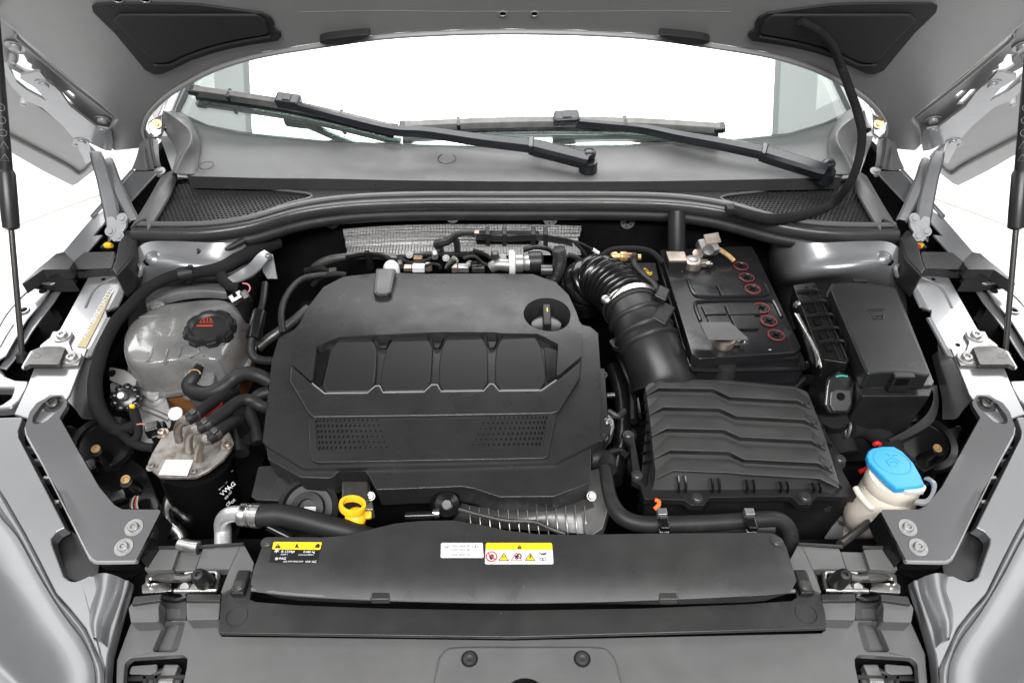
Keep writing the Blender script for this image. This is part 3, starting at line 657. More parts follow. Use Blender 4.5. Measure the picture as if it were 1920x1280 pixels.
# ================================================================= BODY SIDES (built on the coolant tank side, mirrored to the battery side)
PR = Pl(0.872, 0.06, 0.0, y0=0.85)            # inner wing rail
PF = Pl(0.838, 0.16, 0.0, y0=0.62)            # front wing panel
def inner_wing():
    t = T('inner_wing_rail', 'silver painted inner wing rail', 'body rail', 'inner wing rails')
    t.add('top_sheet', plate(PR, cA((880, 640), (1200, 610), (1260, 570), (1140, 960), (1060, 960), (1010, 1060), (880, 1290))[:5] + cB((1080, 20), (970, 240), (870, 290), (700, 740), (560, 960), (420, 1030), (180, 950), (140, 940), (270, 660), (340, 480), (400, 250), (600, 90)), thick=0.004, holes=[]), M['paint'], bevel=0.0012)
    # upright flange strip, bright in the light, in two pieces with a notch
    for pts, part in ((cA((1265, 480), (1325, 565), (1165, 930), (1060, 975), (1090, 860)), 'flange'), (cA((1010, 1050), (1100, 1035), (900, 1420), (860, 1440), (800, 1420)), 'flange')):
        t.add(part, plate(Pl(o=PR.up(0.006).hit(*pts[1]), n=(-0.55, -0.1, 1)), pts, thick=0.004, fil=0.002), M['paint'], bevel=0.001)
    # vertical inner face hanging below
    t.add('inner_face', loft([[P(*cB(q)[0], z) for q, z in (((1010, 180), 0.862), ((870, 300), 0.860), ((760, 560), 0.856), ((670, 800), 0.850))],
                              [P(*cB(q)[0], z) for q, z in (((1000, 300), 0.852), ((960, 420), 0.845), ((880, 640), 0.84), ((760, 900), 0.835))],
                              [P(*cB(q)[0], z) for q, z in (((1030, 330), 0.840), ((960, 560), 0.832), ((890, 800), 0.825), ((830, 985), 0.82))],
                              [P(*cB(q)[0], z) for q, z in (((1060, 360), 0.825), ((1000, 600), 0.815), ((960, 800), 0.80), ((960, 990), 0.79))]], 4, 4), M['paint'])
    t.add('rail_hole', plate2(PR.up(0.0007), circ2(PR.px(*cB((803, 248))[0]), 0.0035), [], 0.0006), M['dark'])
    t.add('rail_hole', plate2(PR.up(0.0007), circ2(PR.px(*cA((1035, 660))[0]), 0.0035), [], 0.0006), M['dark'])
    # pressed crease
    t.add('crease', tube([PR.up(-0.0016).hit(*q) for q in cA((1180, 640), (1060, 690), (960, 760), (905, 850), (860, 950))], 0.003, 8, 3), M['paint'])
    # striker bracket with two bolts
    br = t.add('strut_bracket', plate(PR.up(0.0045), cB((530, 110), (720, 115), (730, 140), (690, 215), (720, 300), (810, 325), (825, 350), (780, 450), (560, 455), (470, 440), (300, 445), (220, 490), (210, 470), (300, 310), (460, 245)), thick=0.004, fil=0.002), M['bolt'], bevel=0.001)
    t.add('bracket_hump', plate(PR.up(0.0125), cB((330, 300), (450, 262), (600, 262), (655, 275), (590, 440), (545, 445), (290, 442), (222, 478)), thick=0.008, fil=0.003), M['boltdark'], br, bevel=0.003, seg=3)
    for q in ((625, 160), (722, 382)): bolt(t, PR.up(0.0045).hit(*cB(q)[0]), PR.n, 0.0078, M['bolt'], parent=br, hgt=0.6)
    t.add('stamp', tube([PR.up(0.0127).hit(*cB((355+48*cos(a), 352+26*sin(a)))[0]) for a in [2*pi*i/20 for i in range(21)]], 0.0005, 5, 1, cap=False), M['bolt'], br)
    return t
iw = inner_wing(); iw.label = 'silver inner wing rail with a bolted bracket on the coolant tank side'
iw.done(); iw.mirror('silver inner wing rail with a bolted bracket on the battery side')
lb = T('number_strip', 'worn gold adhesive strip with stamped number on the silver rail', 'label strip')
q_ = PR.up(0.0012)
lb.add('strip', plate(q_, cA((1085, 790), (1120, 800), (1000, 1060), (860, 1340), (770, 1330)), thick=0.0006), M['gold'])
a, b = q_.hit(*cA((835, 1195))[0]), q_.hit(*cA((1065, 800))[0]); a2, b2 = q_.loc(a), q_.loc(b)
lb.text('stamped_number', '*XW7720N3C12WZZZ*', q_, *cA((978, 1000))[0], 7.0, M['inkwhite'], rot=atan2(b2.y-a2.y, b2.x-a2.x), bold=0.0, stretch=0.9); lb.done()

def strut_tower():
    t = T('strut_tower', 'silver strut tower', 'strut tower', 'strut towers')
    r = []
    def q(x, y, z): return P(200+x/5.819, 440+y/5.819, z)
    rows = [[q(230, 260, 0.905), q(420, 90, 0.925), q(700, 70, 0.925), q(1000, 80, 0.925), q(1300, 90, 0.92), q(1560, 60, 0.905), q(1760, 60, 0.85), q(1800, 60, 0.66)],
            [q(300, 330, 0.90), q(440, 230, 0.912), q(650, 200, 0.916), q(950, 230, 0.912), q(1250, 260, 0.90), q(1540, 330, 0.87), q(1720, 330, 0.81), q(1780, 330, 0.66)],
            [q(330, 420, 0.89), q(450, 330, 0.902), q(600, 330, 0.905), q(850, 380, 0.898), q(1150, 420, 0.885), q(1500, 480, 0.85), q(1660, 500, 0.79), q(1740, 500, 0.66)],
            [q(300, 560, 0.87), q(420, 480, 0.875), q(600, 500, 0.868), q(850, 520, 0.858), q(1150, 520, 0.845), q(1430, 560, 0.82), q(1600, 620, 0.76), q(1700, 640, 0.65)],
            [q(260, 700, 0.84), q(420, 680, 0.83), q(600, 640, 0.82), q(850, 660, 0.81), q(1150, 640, 0.80), q(1380, 660, 0.78), q(1560, 740, 0.73), q(1660, 760, 0.64)],
            [q(240, 900, 0.80), q(420, 860, 0.79), q(600, 820, 0.77), q(850, 800, 0.76), q(1150, 800, 0.75), q(1340, 790, 0.74), q(1520, 860, 0.70), q(1620, 880, 0.63)],
            [q(230, 1200, 0.74), q(420, 1150, 0.73), q(600, 1100, 0.71), q(850, 1050, 0.70), q(1150, 1000, 0.70), q(1320, 1000, 0.68), q(1480, 1040, 0.66), q(1580, 1060, 0.62)]]
    t.add('shell', loft(rows, 4, 4), M['paint'])
    c = q(505, 215, 0.915); t.add('pressed_dome', lathe(c+Vector((0, 0, -0.007)), (0.0, -0.2, 1), [(0.016, 0), (0.0125, 0.006), (0.008, 0.009), (0.003, 0.010)], 20), M['paint'])
    c = q(440, 293, 0.907); t.add('drain_hole', lathe(c, (0, -0.35, 1), [(0.006, -0.004), (0.006, 0.0012)], 14), M['dark'])
    t.add('weld_bead', tube([q(330, 330, 0.902), q(380, 360, 0.9), q(355, 450, 0.888), q(300, 380, 0.896)], 0.004, 8, 4), M['paint'])
    return t
stw = strut_tower(); stw.label = 'silver strut tower behind the coolant tank'; stw.done(); stw.mirror('silver strut tower behind the fuse box')

def end_block():
    t = T('scuttle_end_block', 'dark grey rubber end block', 'rubber block', 'scuttle end blocks')
    B = Pl(0.895, 0.05, 0.0, y0=0.95)
    t.add('rear_riser', plate(B.up(0.03), cA((1290, 155), (1380, 250), (1320, 440), (1250, 520), (1160, 620), (1110, 560), (1150, 450), (1180, 290), (1250, 180)), thick=0.05), M['black'], bevel=0.004, seg=3)
    t.add('tray', plate(B, cA((840, 385), (1150, 380), (1150, 450), (1120, 550), (700, 562), (740, 470)), thick=0.020, fil=0.004), M['duct'], bevel=0.003, seg=3)
    t.add('front_wall', loft([[B.pt(*B.px(*q), 0.001) for q in cA((1115, 552), (900, 562), (705, 564))], [P(*q, 0.862) for q in cA((1150, 640), (860, 655), (640, 740))]], 2, 2), M['black'])
    t.add('wedge', plate(B.up(0.012), cA((640, 385), (740, 480), (690, 560), (560, 560), (430, 562), (220, 710), (215, 700), (390, 540), (480, 470), (560, 400)), thick=0.02, fil=0.003), M['duct'], bevel=0.004, seg=3)
    t.add('wedge_face', loft([[P(*q, z) for q, z in zip(cA((430, 565), (560, 565), (620, 640), (720, 650)), (0.905, 0.905, 0.89, 0.885))], [P(*q, z) for q, z in zip(cA((220, 716), (400, 730), (560, 780), (800, 780)), (0.875, 0.872, 0.868, 0.862))]], 3, 3), M['black'])
    t.add('saddle_notch', loft([[P(*q, z) for q, z in zip(cA((650, 400), (700, 470), (735, 485)), (0.903, 0.892, 0.893))], [P(*q, z) for q, z in zip(cA((590, 480), (650, 560), (710, 570)), (0.90, 0.882, 0.884))], [P(*q, z) for q, z in zip(cA((545, 560), (590, 660), (690, 680)), (0.90, 0.877, 0.878))]], 4, 4), M['dark'])
    t.add('end_lug', lathe(P(*cA((690, 680))[0], 0.874), (0.2, -0.5, 0.8), [(0.012, 0), (0.010, 0.006), (0.004, 0.009)], 16), M['duct'])
    return t
eb = end_block(); eb.label = 'dark grey rubber end block at the coolant tank side of the scuttle'; eb.done(); eb.mirror('dark grey rubber end block at the battery side of the scuttle')

def wing_rear():
    """rear run of the wing: narrow ledge, gap and outer flange up to the hinge"""
    t = T('wing_flange', 'silver wing flange', 'wing panel', 'wing flanges')
    W = Pl(0.880, 0.05, 0.0, y0=0.9)
    t.add('outer_ledge', plate(W, cG((-300, 1620), (210, 1020), (310, 960), (590, 600), (800, 590), (810, 610), (690, 740), (560, 880), (470, 960), (380, 1000), (320, 1080), (220, 1190), (310, 1180), (80, 1440), (-60, 1600), (-180, 1640)), thick=0.004), M['paint'], bevel=0.0015)
    t.add('ledge_bead', tube([W.up(0.002).hit(*q) for q in cG((210, 1015), (400, 800), (585, 590))], 0.004, 8, 2), M['paint'])
    t.add('pillar_gusset', loft([[PY(*q, 1.25) for q in cG((650, 330), (750, 290), (820, 310))], [PY(*q, 1.20) for q in cG((620, 460), (700, 450), (830, 480))], [PY(*q, 1.14) for q in cG((575, 575), (700, 590), (850, 560))]], 4, 4), M['cowl'])
    t.add('gusset_rib', tube([PY(*q, y) for q, y in zip(cG((750, 300), (765, 420), (795, 560)), (1.235, 1.18, 1.13))], 0.003, 8, 3), M['duct'])
    t.add('gusset_rib', tube([PY(*q, y) for q, y in zip(cG((685, 380), (695, 470), (715, 575)), (1.22, 1.175, 1.13))], 0.0025, 8, 3), M['cowl'])
    c = PY(*cG((808, 158))[0], 1.27); bolt(t, c, (0.2, -0.8, 0.6), 0.0052, M['brass'], 'bolt', socket=True)
    t.add('corner_plate', plate(Pl(o=PY(*cG((800, 160))[0], 1.275), n=(0.2, -0.8, 0.6)), cG((720, 140), (860, 60), (850, 250), (800, 290), (740, 240)), thick=0.006), M['paint'], bevel=0.002)
    c = P(*cG((840, 595))[0], 0.955); bolt(t, c, (0.1, -0.4, 0.9), 0.0055, M['sticker'], 'bolt_head', socket=False)
    t.add('stud', lathe(P(*cG((832, 640))[0], 0.930), (0.0, -0.2, 1), [(0.004, 0), (0.004, 0.022)], 10), M['sticker'])
    # black sheet stands in for the shade of the gap below
    t.add('gap_shade_sheet', plate(Pl(0.80), cG((-60, 1640), (250, 1080), (620, 640), (900, 600), (650, 1200), (300, 1700)), thick=0.002), M['dark'])
    eo = [W.hit(*q) for q in cG((-300, 1620), (-50, 1330), (210, 1020), (310, 960), (450, 780), (590, 600))]
    eo.append(eo[-1]+Vector((0, 0.5, 0.0)))
    t.add('side_skin', loft([[p+Vector((0, 0, -0.001)) for p in eo], [p+Vector((-0.004, 0, -0.03)) for p in eo], [p+Vector((-0.004, 0, -0.55)) for p in eo]], 2, 0), M['paint'])
    t.add('gap_shade_wall', loft([[p+Vector((0.010, 0, -0.006)) for p in eo], [p+Vector((0.010, 0, -0.5)) for p in eo]], 2, 0), M['dark'])  # added dark wall inside the skin keeps the gaps black
    return t
wr = wing_rear(); wr.label = 'silver wing flange beneath the hinge on the coolant tank side'; wr.done(); wr.mirror('silver wing flange beneath the hinge on the battery side')

def wing_mid():
    t = T('wing_edge', 'silver wing edge', 'wing panel', 'wing edges')
    W = Pl(0.868, 0.05, 0.0, y0=0.8)
    t.add('top_flange', plate(W, cA((-200, 1000), (0, 800), (110, 760), (260, 745), (500, 765), (390, 920), (270, 1060), (150, 1260), (60, 1420), (-60, 1490), (-300, 1490)), thick=0.003), M['paint'], bevel=0.001)
    t.add('lower_flange', plate(W.up(-0.010), cA((510, 790), (615, 765), (545, 880), (430, 1030), (320, 1180), (230, 1330), (160, 1440), (60, 1560), (-10, 1540), (150, 1300), (290, 1080), (400, 920)), thick=0.003), M['paint'], bevel=0.001)
    for pts in (((-10, 1130), (60, 1010), (180, 870), (270, 780)), ((0, 1330), (60, 1220), (130, 1110))):
        t.add('pressed_line', tube([W.up(0.0006).hit(*q) for q in cA(*pts)], 0.0014, 6, 3), M['bolt'])
    c2 = W.px(*cA((240, 975))[0]); t.add('raised_ring', tube([W.pt(c2.x+0.0075*cos(a), c2.y+0.0075*sin(a), 0.0012) for a in [2*pi*i/20 for i in range(21)]], 0.0018, 6, 1, cap=False), M['paint'])
    t.add('flange_hole', plate2(W.up(0.0009), circ2(c2, 0.006), [], 0.0008), M['dark'])
    c2 = W.px(*cA((430, 775))[0]); t.add('flange_hole', plate2(W.up(0.0009), circ2(c2, 0.0065), [], 0.0008), M['dark'])
    # front corner of the wing, below the bracket
    C = Pl(0.852, 0.05, 0.0, y0=0.72)
    t.add('front_corner', plate(C, cB((-300, 400), (0, 480), (60, 560), (150, 595), (290, 600), (296, 615), (270, 680), (200, 800), (110, 880), (0, 890), (-300, 900)), holes=[cB((-200, 680), (120, 682), (128, 700), (100, 780), (10, 840), (-200, 850))], thick=0.014), M['paint'], bevel=0.005, seg=3)
    t.add('dark_gap', plate(Pl(0.79), cA((300, 700), (900, 640), (700, 1300), (400, 1700), (60, 1760), (30, 1480)), thick=0.002), M['dark'])  # black sheet painted in for the shade of the gap
    eo = [W.hit(*q) for q in cA((110, 762), (0, 802), (-200, 1000), (-300, 1200), (-300, 1490))]+[C.hit(*q) for q in cB((-300, 500), (-300, 900))]
    t.add('side_skin', loft([[p+Vector((0, 0, -0.001)) for p in eo], [p+Vector((-0.004, 0, -0.03)) for p in eo], [p+Vector((-0.004, 0, -0.55)) for p in eo]], 0, 0), M['paint'])
    t.add('gap_shade_wall', loft([[p+Vector((0.010, 0, -0.006)) for p in eo], [p+Vector((0.010, 0, -0.5)) for p in eo]], 0, 0), M['dark'])  # dark wall added so no light skin shows through the gaps
    return t
wm_ = wing_mid(); wm_.label = 'silver wing edge next to the coolant tank side gas strut'; wm_.done(); wm_.mirror('silver wing edge next to the battery side gas strut')

def wing_front():
    t = T('front_wing', 'silver front wing', 'wing panel', 'front wings')
    inner = cD((-400, 170), (0, 160), (145, 155), (160, 165), (128, 250), (132, 300), (460, 935), (400, 965), (362, 1010), (365, 1050)) + cE((480, 320), (520, 350), (560, 360), (610, 345), (670, 315), (800, 325), (965, 345), (960, 380), (905, 560), (850, 750), (810, 900), (795, 1050), (795, 1300), (770, 1300), (780, 1010), (720, 880), (640, 710), (520, 560), (420, 450), (300, 210), (190, 0), (40, -260), (0, -320), (-200, -700))
    def bulge(a, b): return 0.0
    t.add('inner_face', plate(PF, inner, thick=0.018), M['paint'], bevel=0.005, seg=3)
    ridge = cE((-320, -900), (-100, -520), (40, -260), (190, 0), (300, 210), (420, 450), (520, 560), (640, 710), (720, 880), (782, 1010), (780, 1300))
    groove = cE((-420, -900), (-200, -520), (-40, -200), (110, 0), (255, 260), (400, 500), (500, 640), (600, 770), (680, 950), (700, 1120), (690, 1300))
    g2 = cE((-460, -880), (-240, -500), (-80, -180), (80, 10), (225, 275), (370, 515), (470, 660), (570, 790), (655, 965), (670, 1120), (660, 1300))
    outer = cE((-900, -700), (-700, -300), (-560, 0), (-400, 260), (-250, 500), (-100, 740), (0, 920), (150, 1100), (250, 1250), (300, 1400), (300, 1560))
    o2 = cE((-1300, -700), (-1100, -300), (-900, 60), (-760, 360), (-560, 640), (-360, 900), (-200, 1100), (-40, 1280), (60, 1450), (100, 1600), (100, 1800))
    r0 = [PF.pt(*PF.px(*q), -0.004) for q in ridge]; r1 = [PF.pt(*PF.px(*q), 0.001) for q in [((a[0]*0.75+b[0]*0.25), (a[1]*0.75+b[1]*0.25)) for a, b in zip(ridge, groove)]]
    r2 = [PF.pt(*PF.px(*q), 0.0) for q in [((a[0]*0.3+b[0]*0.7), (a[1]*0.3+b[1]*0.7)) for a, b in zip(ridge, groove)]]
    r3 = [PF.pt(*PF.px(*q), -0.010) for q in groove]; r4 = [PF.pt(*PF.px(*q), -0.006) for q in g2]
    PF2 = Pl(0.79, 0.16, 0.10, y0=0.62, x0=-0.72)
    r5 = [PF2.hit(*q) for q in outer]; r6 = [Pl(0.70, 0.1, 0.25, y0=0.62, x0=-0.8).hit(*q) for q in o2]
    t.add('outer_skin', loft([r0, r1, r2, r3, r4, [a.lerp(b, 0.4)+Vector((0, 0, 0.008)) for a, b in zip(r4, r5)], r5, r6, [p+Vector((-0.03, -0.02, -0.35)) for p in r6]], 3, 4), M['paint'])
    # swelling that carries the panel down to the grille corner
    L = [[PF.pt(*PF.px(*q), -0.006) for q in cE((660, 310), (690, 420), (640, 560), (650, 690), (690, 800))], [PF.pt(*PF.px(*q), 0.012) for q in cE((800, 322), (790, 430), (760, 560), (730, 690), (740, 800))], [PF.pt(*PF.px(*q), 0.010) for q in cE((900, 340), (880, 450), (840, 580), (800, 700), (790, 830))], [PF.pt(*PF.px(*q), -0.012) for q in cE((968, 350), (945, 470), (895, 610), (850, 740), (815, 880))]]
    t.add('corner_swelling', loft(L, 4, 4), M['paint'])
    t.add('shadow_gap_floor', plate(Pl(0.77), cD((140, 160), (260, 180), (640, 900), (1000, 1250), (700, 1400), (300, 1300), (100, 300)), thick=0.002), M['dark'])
    t.add('gap_pocket', plate(Pl(0.795), cD((365, 960), (470, 930), (600, 1040), (700, 1190), (690, 1260), (560, 1330), (480, 1290), (400, 1120)), thick=0.004), M['black'])
    for q in ((215, 390), (262, 478), (340, 600), (405, 770)):
        t.add('gap_clip', boxat(P(*cD(q)[0], 0.80), (0.010, 0.006, 0.012)), M['bolt'], bevel=0.001)
    return t
wf = wing_front(); wf.label = 'large silver front wing corner beside the fuel filter side brace'; wf.done(); wf.mirror('large silver front wing corner beside the washer bottle side brace')

def brace():
    t = T('front_brace', 'grey metal brace', 'brace', 'front corner braces')
    ya = P(*cD((380, 70))[0], 0.872); yb = P(*cD((900, 1050))[0], 0.828)
    B = Pl(0.872, (0.872-0.828)/(ya.y-yb.y), 0.0, y0=ya.y)
    outl = cD((330, 20), (400, 5), (450, 15), (475, 50), (470, 80), (420, 160), (430, 180), (560, 410), (700, 650), (810, 780), (870, 815), (1140, 825), (1150, 840), (1000, 1165), (985, 1185), (700, 1180), (670, 1165), (640, 1130), (300, 480), (190, 280), (178, 220), (210, 120), (260, 55))
    slot = cD((365, 15), (425, 10), (455, 45), (430, 90), (320, 190), (250, 208), (225, 195), (232, 150), (300, 60))
    pm = B.px(*cD((560, 640))[0]); pe = B.px(*cD((900, 1050))[0]); dv = (pe-pm).normalized()
    def bul(a, b):
        s_ = max(0.0, (Vector((a, b))-pm).dot(dv)+0.03); return 0.35*s_*s_
    def onB(q): a2 = B.px(*cD(q)[0]); return B.pt(a2.x, a2.y, bul(a2.x, a2.y))
    t.add('plate', plate(B, outl, holes=[slot], thick=0.007, hole_fil=0.008, fil=0.003, bulge=bul, grid=0.012), M['brace'], bevel=0.0028, seg=3)
    t.add('rolled_edge', tube([onB(q)-B.n*0.005 for q in ((183, 220), (200, 290), (310, 480), (480, 810), (640, 1120), (672, 1160), (705, 1176), (850, 1180), (985, 1180))], 0.0042, 8, 3), M['hinge'])
    t.add('slot_floor', plate(B.up(-0.012), cD((350, 0), (440, 0), (470, 50), (430, 110), (320, 210), (240, 225), (210, 195), (232, 130), (300, 40)), thick=0.003), M['paint'])
    bolt(t, B.up(-0.012).hit(*cD((385, 68))[0]), B.n, 0.0085, M['boltdark'])
    # lower clamping plate with two bolts, turned down a little
    for q in ((965, 952), (897, 1092)): bolt(t, onB(q), B.n, 0.0062, M['bolt'], washer=1.8, hgt=0.7)
    t.add('front_turn_down', loft([[onB(q)-B.n*0.004 for q in ((690, 1180), (850, 1184), (990, 1184))], [onB(q)+Vector((0, 0.004, -0.03)) for q in ((700, 1195), (850, 1200), (990, 1195))]], 2, 2), M['gloss_black'])
    t.add('side_turn_down', loft([[onB(q)-B.n*0.004 for q in ((1148, 838), (1080, 990), (1000, 1160))], [onB(q)+Vector((0.004, 0, -0.03)) for q in ((1160, 838), (1100, 990), (1010, 1180))]], 2, 2), M['gloss_black'])
    return t
bc = brace(); bc.label = 'grey metal brace with two bolts beside the fuel filter'; bc.done(); bc.mirror('grey metal brace with two bolts beside the blue washer cap')

# ================================================================= FRONT LOCK CARRIER
PC = Pl(0.800, 0.02, 0.0, y0=0.46)
lc = T('lock_carrier_cover', 'grey plastic front cover over the lock carrier at the picture bottom', 'front cover')
def both(pts, c=1954): return pts, [(c-x, y) for x, y in pts]
fs = Pl(0.782, 0.06, 0.0, y0=0.40)
winL = cE((925, 1100), (935, 970), (975, 930), (1370, 905), (1405, 935), (1400, 1000), (1360, 1180), (1340, 1290), (915, 1290))
winR = [(1954-x, y) for x, y in winL]
chL = cE((1235, 660), (1390, 660), (1330, 870), (1300, 885), (1160, 885), (1145, 870))
chR = [(1954-x, y) for x, y in chL]
sheet = cE((985, 655), (1640, 640)) + [(411, 1185), (416, 1192), (960, 1199), (1540, 1186), (1548, 1180), (1543, 1160)] + [(1954-985/4.0-0, 1164)] + [(1735, 1225), (1740, 1290), (1740, 1400), (214, 1400)] + cE((870, 1120), (875, 950), (930, 800))
lc.add('front_sheet', plate(fs, sheet, holes=[winL, winR, chL, chR], thick=0.010, hole_fil=0.006, grid=0.025), M['grey'], bevel=0.003, seg=3)
# centre raised trapezoid with two screws
lc.add('centre_rise', plate(fs.up(0.005), cm((590, 1080), (700, 1073), (1380, 1073), (1480, 1080), (1530, 1140), (1620, 1500), (470, 1500), (545, 1130)), thick=0.006, fil=0.012), M['grey'], bevel=0.004, seg=3)
for x in (880.5, 1091.5):
    c = fs.up(0.005).hit(x, 1234.5)
    sc_ = lc.add('screw_well', tube([c+Vector((0.0085*cos(a), 0.0085*sin(a), 0.0005)) for a in [2*pi*i/24 for i in range(25)]], 0.0012, 6, 1, cap=False), M['black'])
    bolt(lc, c, fs.n, 0.0056, M['boltdark'], 'screw', washer=1.3, hgt=0.35)
c = fs.up(0.006).hit(985, 1318); lc.add('emblem_hole', lathe(c, fs.n, [(0.0255, -0.004), (0.026, 0.001)], 28), M['dark'])
fe_ = [fs.hit(x, 1400) for x in (214, 500, 800, 977, 1150, 1450, 1740)]
lc.add('front_fascia', loft([[p+Vector((0, 0, -0.002)) for p in fe_], [p+Vector((0, -0.03-0.02*(1-(p.x/0.6)**2), -0.04)) for p in fe_], [p+Vector((0, -0.05-0.04*(1-(p.x/0.6)**2), -0.45)) for p in fe_]], 4, 4), M['grey'])
for sgn in (0, 1):
    f = (lambda L: L) if not sgn else (lambda L: [(1954-x, y) for x, y in L])
    # ribs in the bottom windows
    lc.add('window_floor', plate(Pl(0.735), f(cE((880, 880), (1440, 880), (1440, 1320), (880, 1320))), thick=0.002), M['dark'])
    lc.add('window_lip', plate(Pl(0.770), f(cE((985, 990), (1180, 975), (1175, 1030), (1130, 1055), (965, 1050))), thick=0.003, fil=0.003), M['grey'], bevel=0.001)
    for pts in (((960, 1085), (1390, 1075)), ((1090, 1065), (1085, 1200)), ((1180, 1060), (1150, 1240))):
        a, b = [Pl(0.755).hit(*q) for q in f(cE(*pts))]; lc.add('window_rib', tube([a, b], 0.003, 6, 1), M['duct'])
    lc.add('window_block', boxat(Pl(0.75).hit(*f(cE((1275, 1065)))[0]), (0.018, 0.022, 0.014)), M['bolt'], bevel=0.002)
    c_ = Pl(0.748).hit(*f(cE((1220, 1135)))[0]); lc.add('window_boss', tube([c_+Vector((0.017*cos(a), 0.017*sin(a), 0)) for a in [2*pi*i/20 for i in range(21)]], 0.004, 8, 1, cap=False), M['cowl'])
    lc.add('channel_floor', plate(Pl(0.765), f(cE((1150, 560), (1420, 560), (1400, 900), (1120, 900))), thick=0.003), M['grey'])
    lc.add('channel_tube', loft([[Pl(0.772).hit(*q) for q in f(cE((1195, 480), (1215, 660), (1150, 860)))], [Pl(0.758).hit(*q) for q in f(cE((1300, 490), (1300, 660), (1230, 870)))], [Pl(0.775).hit(*q) for q in f(cE((1395, 500), (1395, 650), (1335, 860)))]], 4, 4), M['grey'])
    # latch housing: front lip blocks
    lc.add('front_block', plate(PC.up(0.004), f(cE((985, 520), (1205, 500), (1190, 545), (1195, 660), (980, 665), (962, 560))), thick=0.022, fil=0.003), M['grey'], bevel=0.004, seg=3)
    lc.add('front_block', plate(PC.up(0.004), f(cE((1395, 505), (1650, 508), (1640, 640), (1400, 648))), thick=0.022, fil=0.003), M['grey'], bevel=0.004, seg=3)
    lc.add('front_rim', plate(PC.up(0.009), f(cE((1005, 468), (1215, 448), (1205, 500), (980, 532))), thick=0.008), M['duct'], bevel=0.0015)
    lc.add('front_rim', plate(PC.up(0.009), f(cE((1400, 448), (1660, 450), (1650, 506), (1392, 505))), thick=0.008), M['duct'], bevel=0.0015)
    # rear ledge pieces
    lc.add('rear_ledge', plate(PC.up(0.012), f(cE((1145, 115), (1340, 118), (1290, 268), (1080, 270))), thick=0.014, fil=0.002), M['grey'], bevel=0.002)
    lc.add('rear_ledge', plate(PC.up(0.012), f(cE((1520, 112), (1800, 92), (1720, 265), (1470, 268))), thick=0.014, fil=0.002), M['grey'], bevel=0.002)
    lc.add('rear_ledge', plate(PC.up(0.004), f(cE((1345, 135), (1515, 130), (1465, 275), (1290, 275))), thick=0.008), M['grey'], bevel=0.002)
    lc.add('rear_edge', tube([PC.up(0.013).hit(*q) for q in f(cE((1145, 105), (1330, 104), (1340, 100)))], 0.0025, 6, 2), M['duct'])
    lc.add('rear_edge', tube([PC.up(0.013).hit(*q) for q in f(cE((1500, 98), (1780, 82), (1828, 80)))], 0.0025, 6, 2), M['duct'])
    lc.add('side_wall', plate(PC.up(0.011), f(cE((1800, 90), (1828, 78), (1905, 220), (1880, 330), (1650, 450), (1720, 270))), thick=0.012, fil=0.002), M['grey'], bevel=0.003)
    lc.add('latch_well', plate(Pl(0.765), f(cE((1000, 230), (1760, 230), (1700, 480), (960, 490))), thick=0.003), M['dark'])
lc.done()
# ================================================================= AIR DUCT
PD2 = Pl(0.808, 0.03, 0.0, y0=0.48)
dl = T('duct_lower_plate', 'flat dark grey plastic plate under the air duct, screwed at both ends', 'duct plate')
dl.add('plate', plate(PD2, cE((1895, 240), (1905, 330), (1840, 500), (1700, 640), (1670, 500), (1640, 735))[:2] + [(468, 1122), (480, 1127), (560, 1133), (720, 1139), (960, 1143), (1200, 1139), (1400, 1131), (1484, 1125), (1494, 1118)] + cr((620, 560), (700, 500), (735, 600), (770, 780), (800, 900), (800, 970), (780, 975)) + [(960, 1194)] + cE((1650, 745), (1640, 735), (1650, 600), (1660, 450), (1720, 280), (1800, 110), (1850, 150)), thick=0.006), M['duct'], bevel=0.002)
for q in (cE((1775, 615))[0], cr((690, 890))[0]):
    c = PD2.up(0.0006).hit(*q); dl.add('round_mark', tube([c+Vector((0.012*cos(a), 0.012*sin(a), 0.0003)) for a in [2*pi*i/32 for i in range(33)]], 0.0004, 5, 1, cap=False), M['duct'])
for q in (cE((1808, 410))[0], cr((672, 750))[0]):
    c = PD2.hit(*q); b_ = dl.add('screw_tab', boxat(c+Vector((0, 0.004, 0.004)), (0.017, 0.032, 0.010)), M['black'], bevel=0.003)
    bolt(dl, c+Vector((0, -0.002, 0.0085)), PD2.n, 0.0058, M['boltdark'], 'screw', b_, washer=1.25, hgt=0.3)
dl.done()
PD = Pl(0.852, 0.03, 0.0, y0=0.52)
du = T('air_intake_duct', 'long black plastic air intake duct with warning stickers across the front', 'air duct')
topo = [(497, 1010), (510, 1006), (600, 1007), (645, 1004), (690, 993), (740, 981), (790, 976), (850, 975), (900, 983), (950, 994), (1010, 1001), (1080, 1002), (1200, 1000), (1430, 998), (1452, 1000), (1466, 1010), (1474, 1024), (1496, 1084), (1486, 1103), (1440, 1107), (1300, 1114), (1130, 1120), (960, 1121), (800, 1118), (640, 1112), (520, 1104), (474, 1098), (467, 1088), (474, 1066)]
_fe = sorted([(PD.px(*q).x, PD.px(*q).y) for q in ((474, 1098), (640, 1112), (800, 1118), (960, 1121), (1130, 1120), (1300, 1114), (1486, 1103))])
def dbul(a, b):
    for (x0, y0), (x1, y1) in zip(_fe, _fe[1:]):
        if a <= x1: break
    yf = y0+(y1-y0)*(a-x0)/(x1-x0); t_ = b-yf
    return -0.010*((0.045-t_)/0.045)**2 if t_ < 0.045 else 0.0
bd = du.add('body', plate(PD, topo, thick=0.024, fil=0.005, draft=-0.020, bulge=dbul, grid=0.013), M['duct'], bevel=0.006, seg=4)
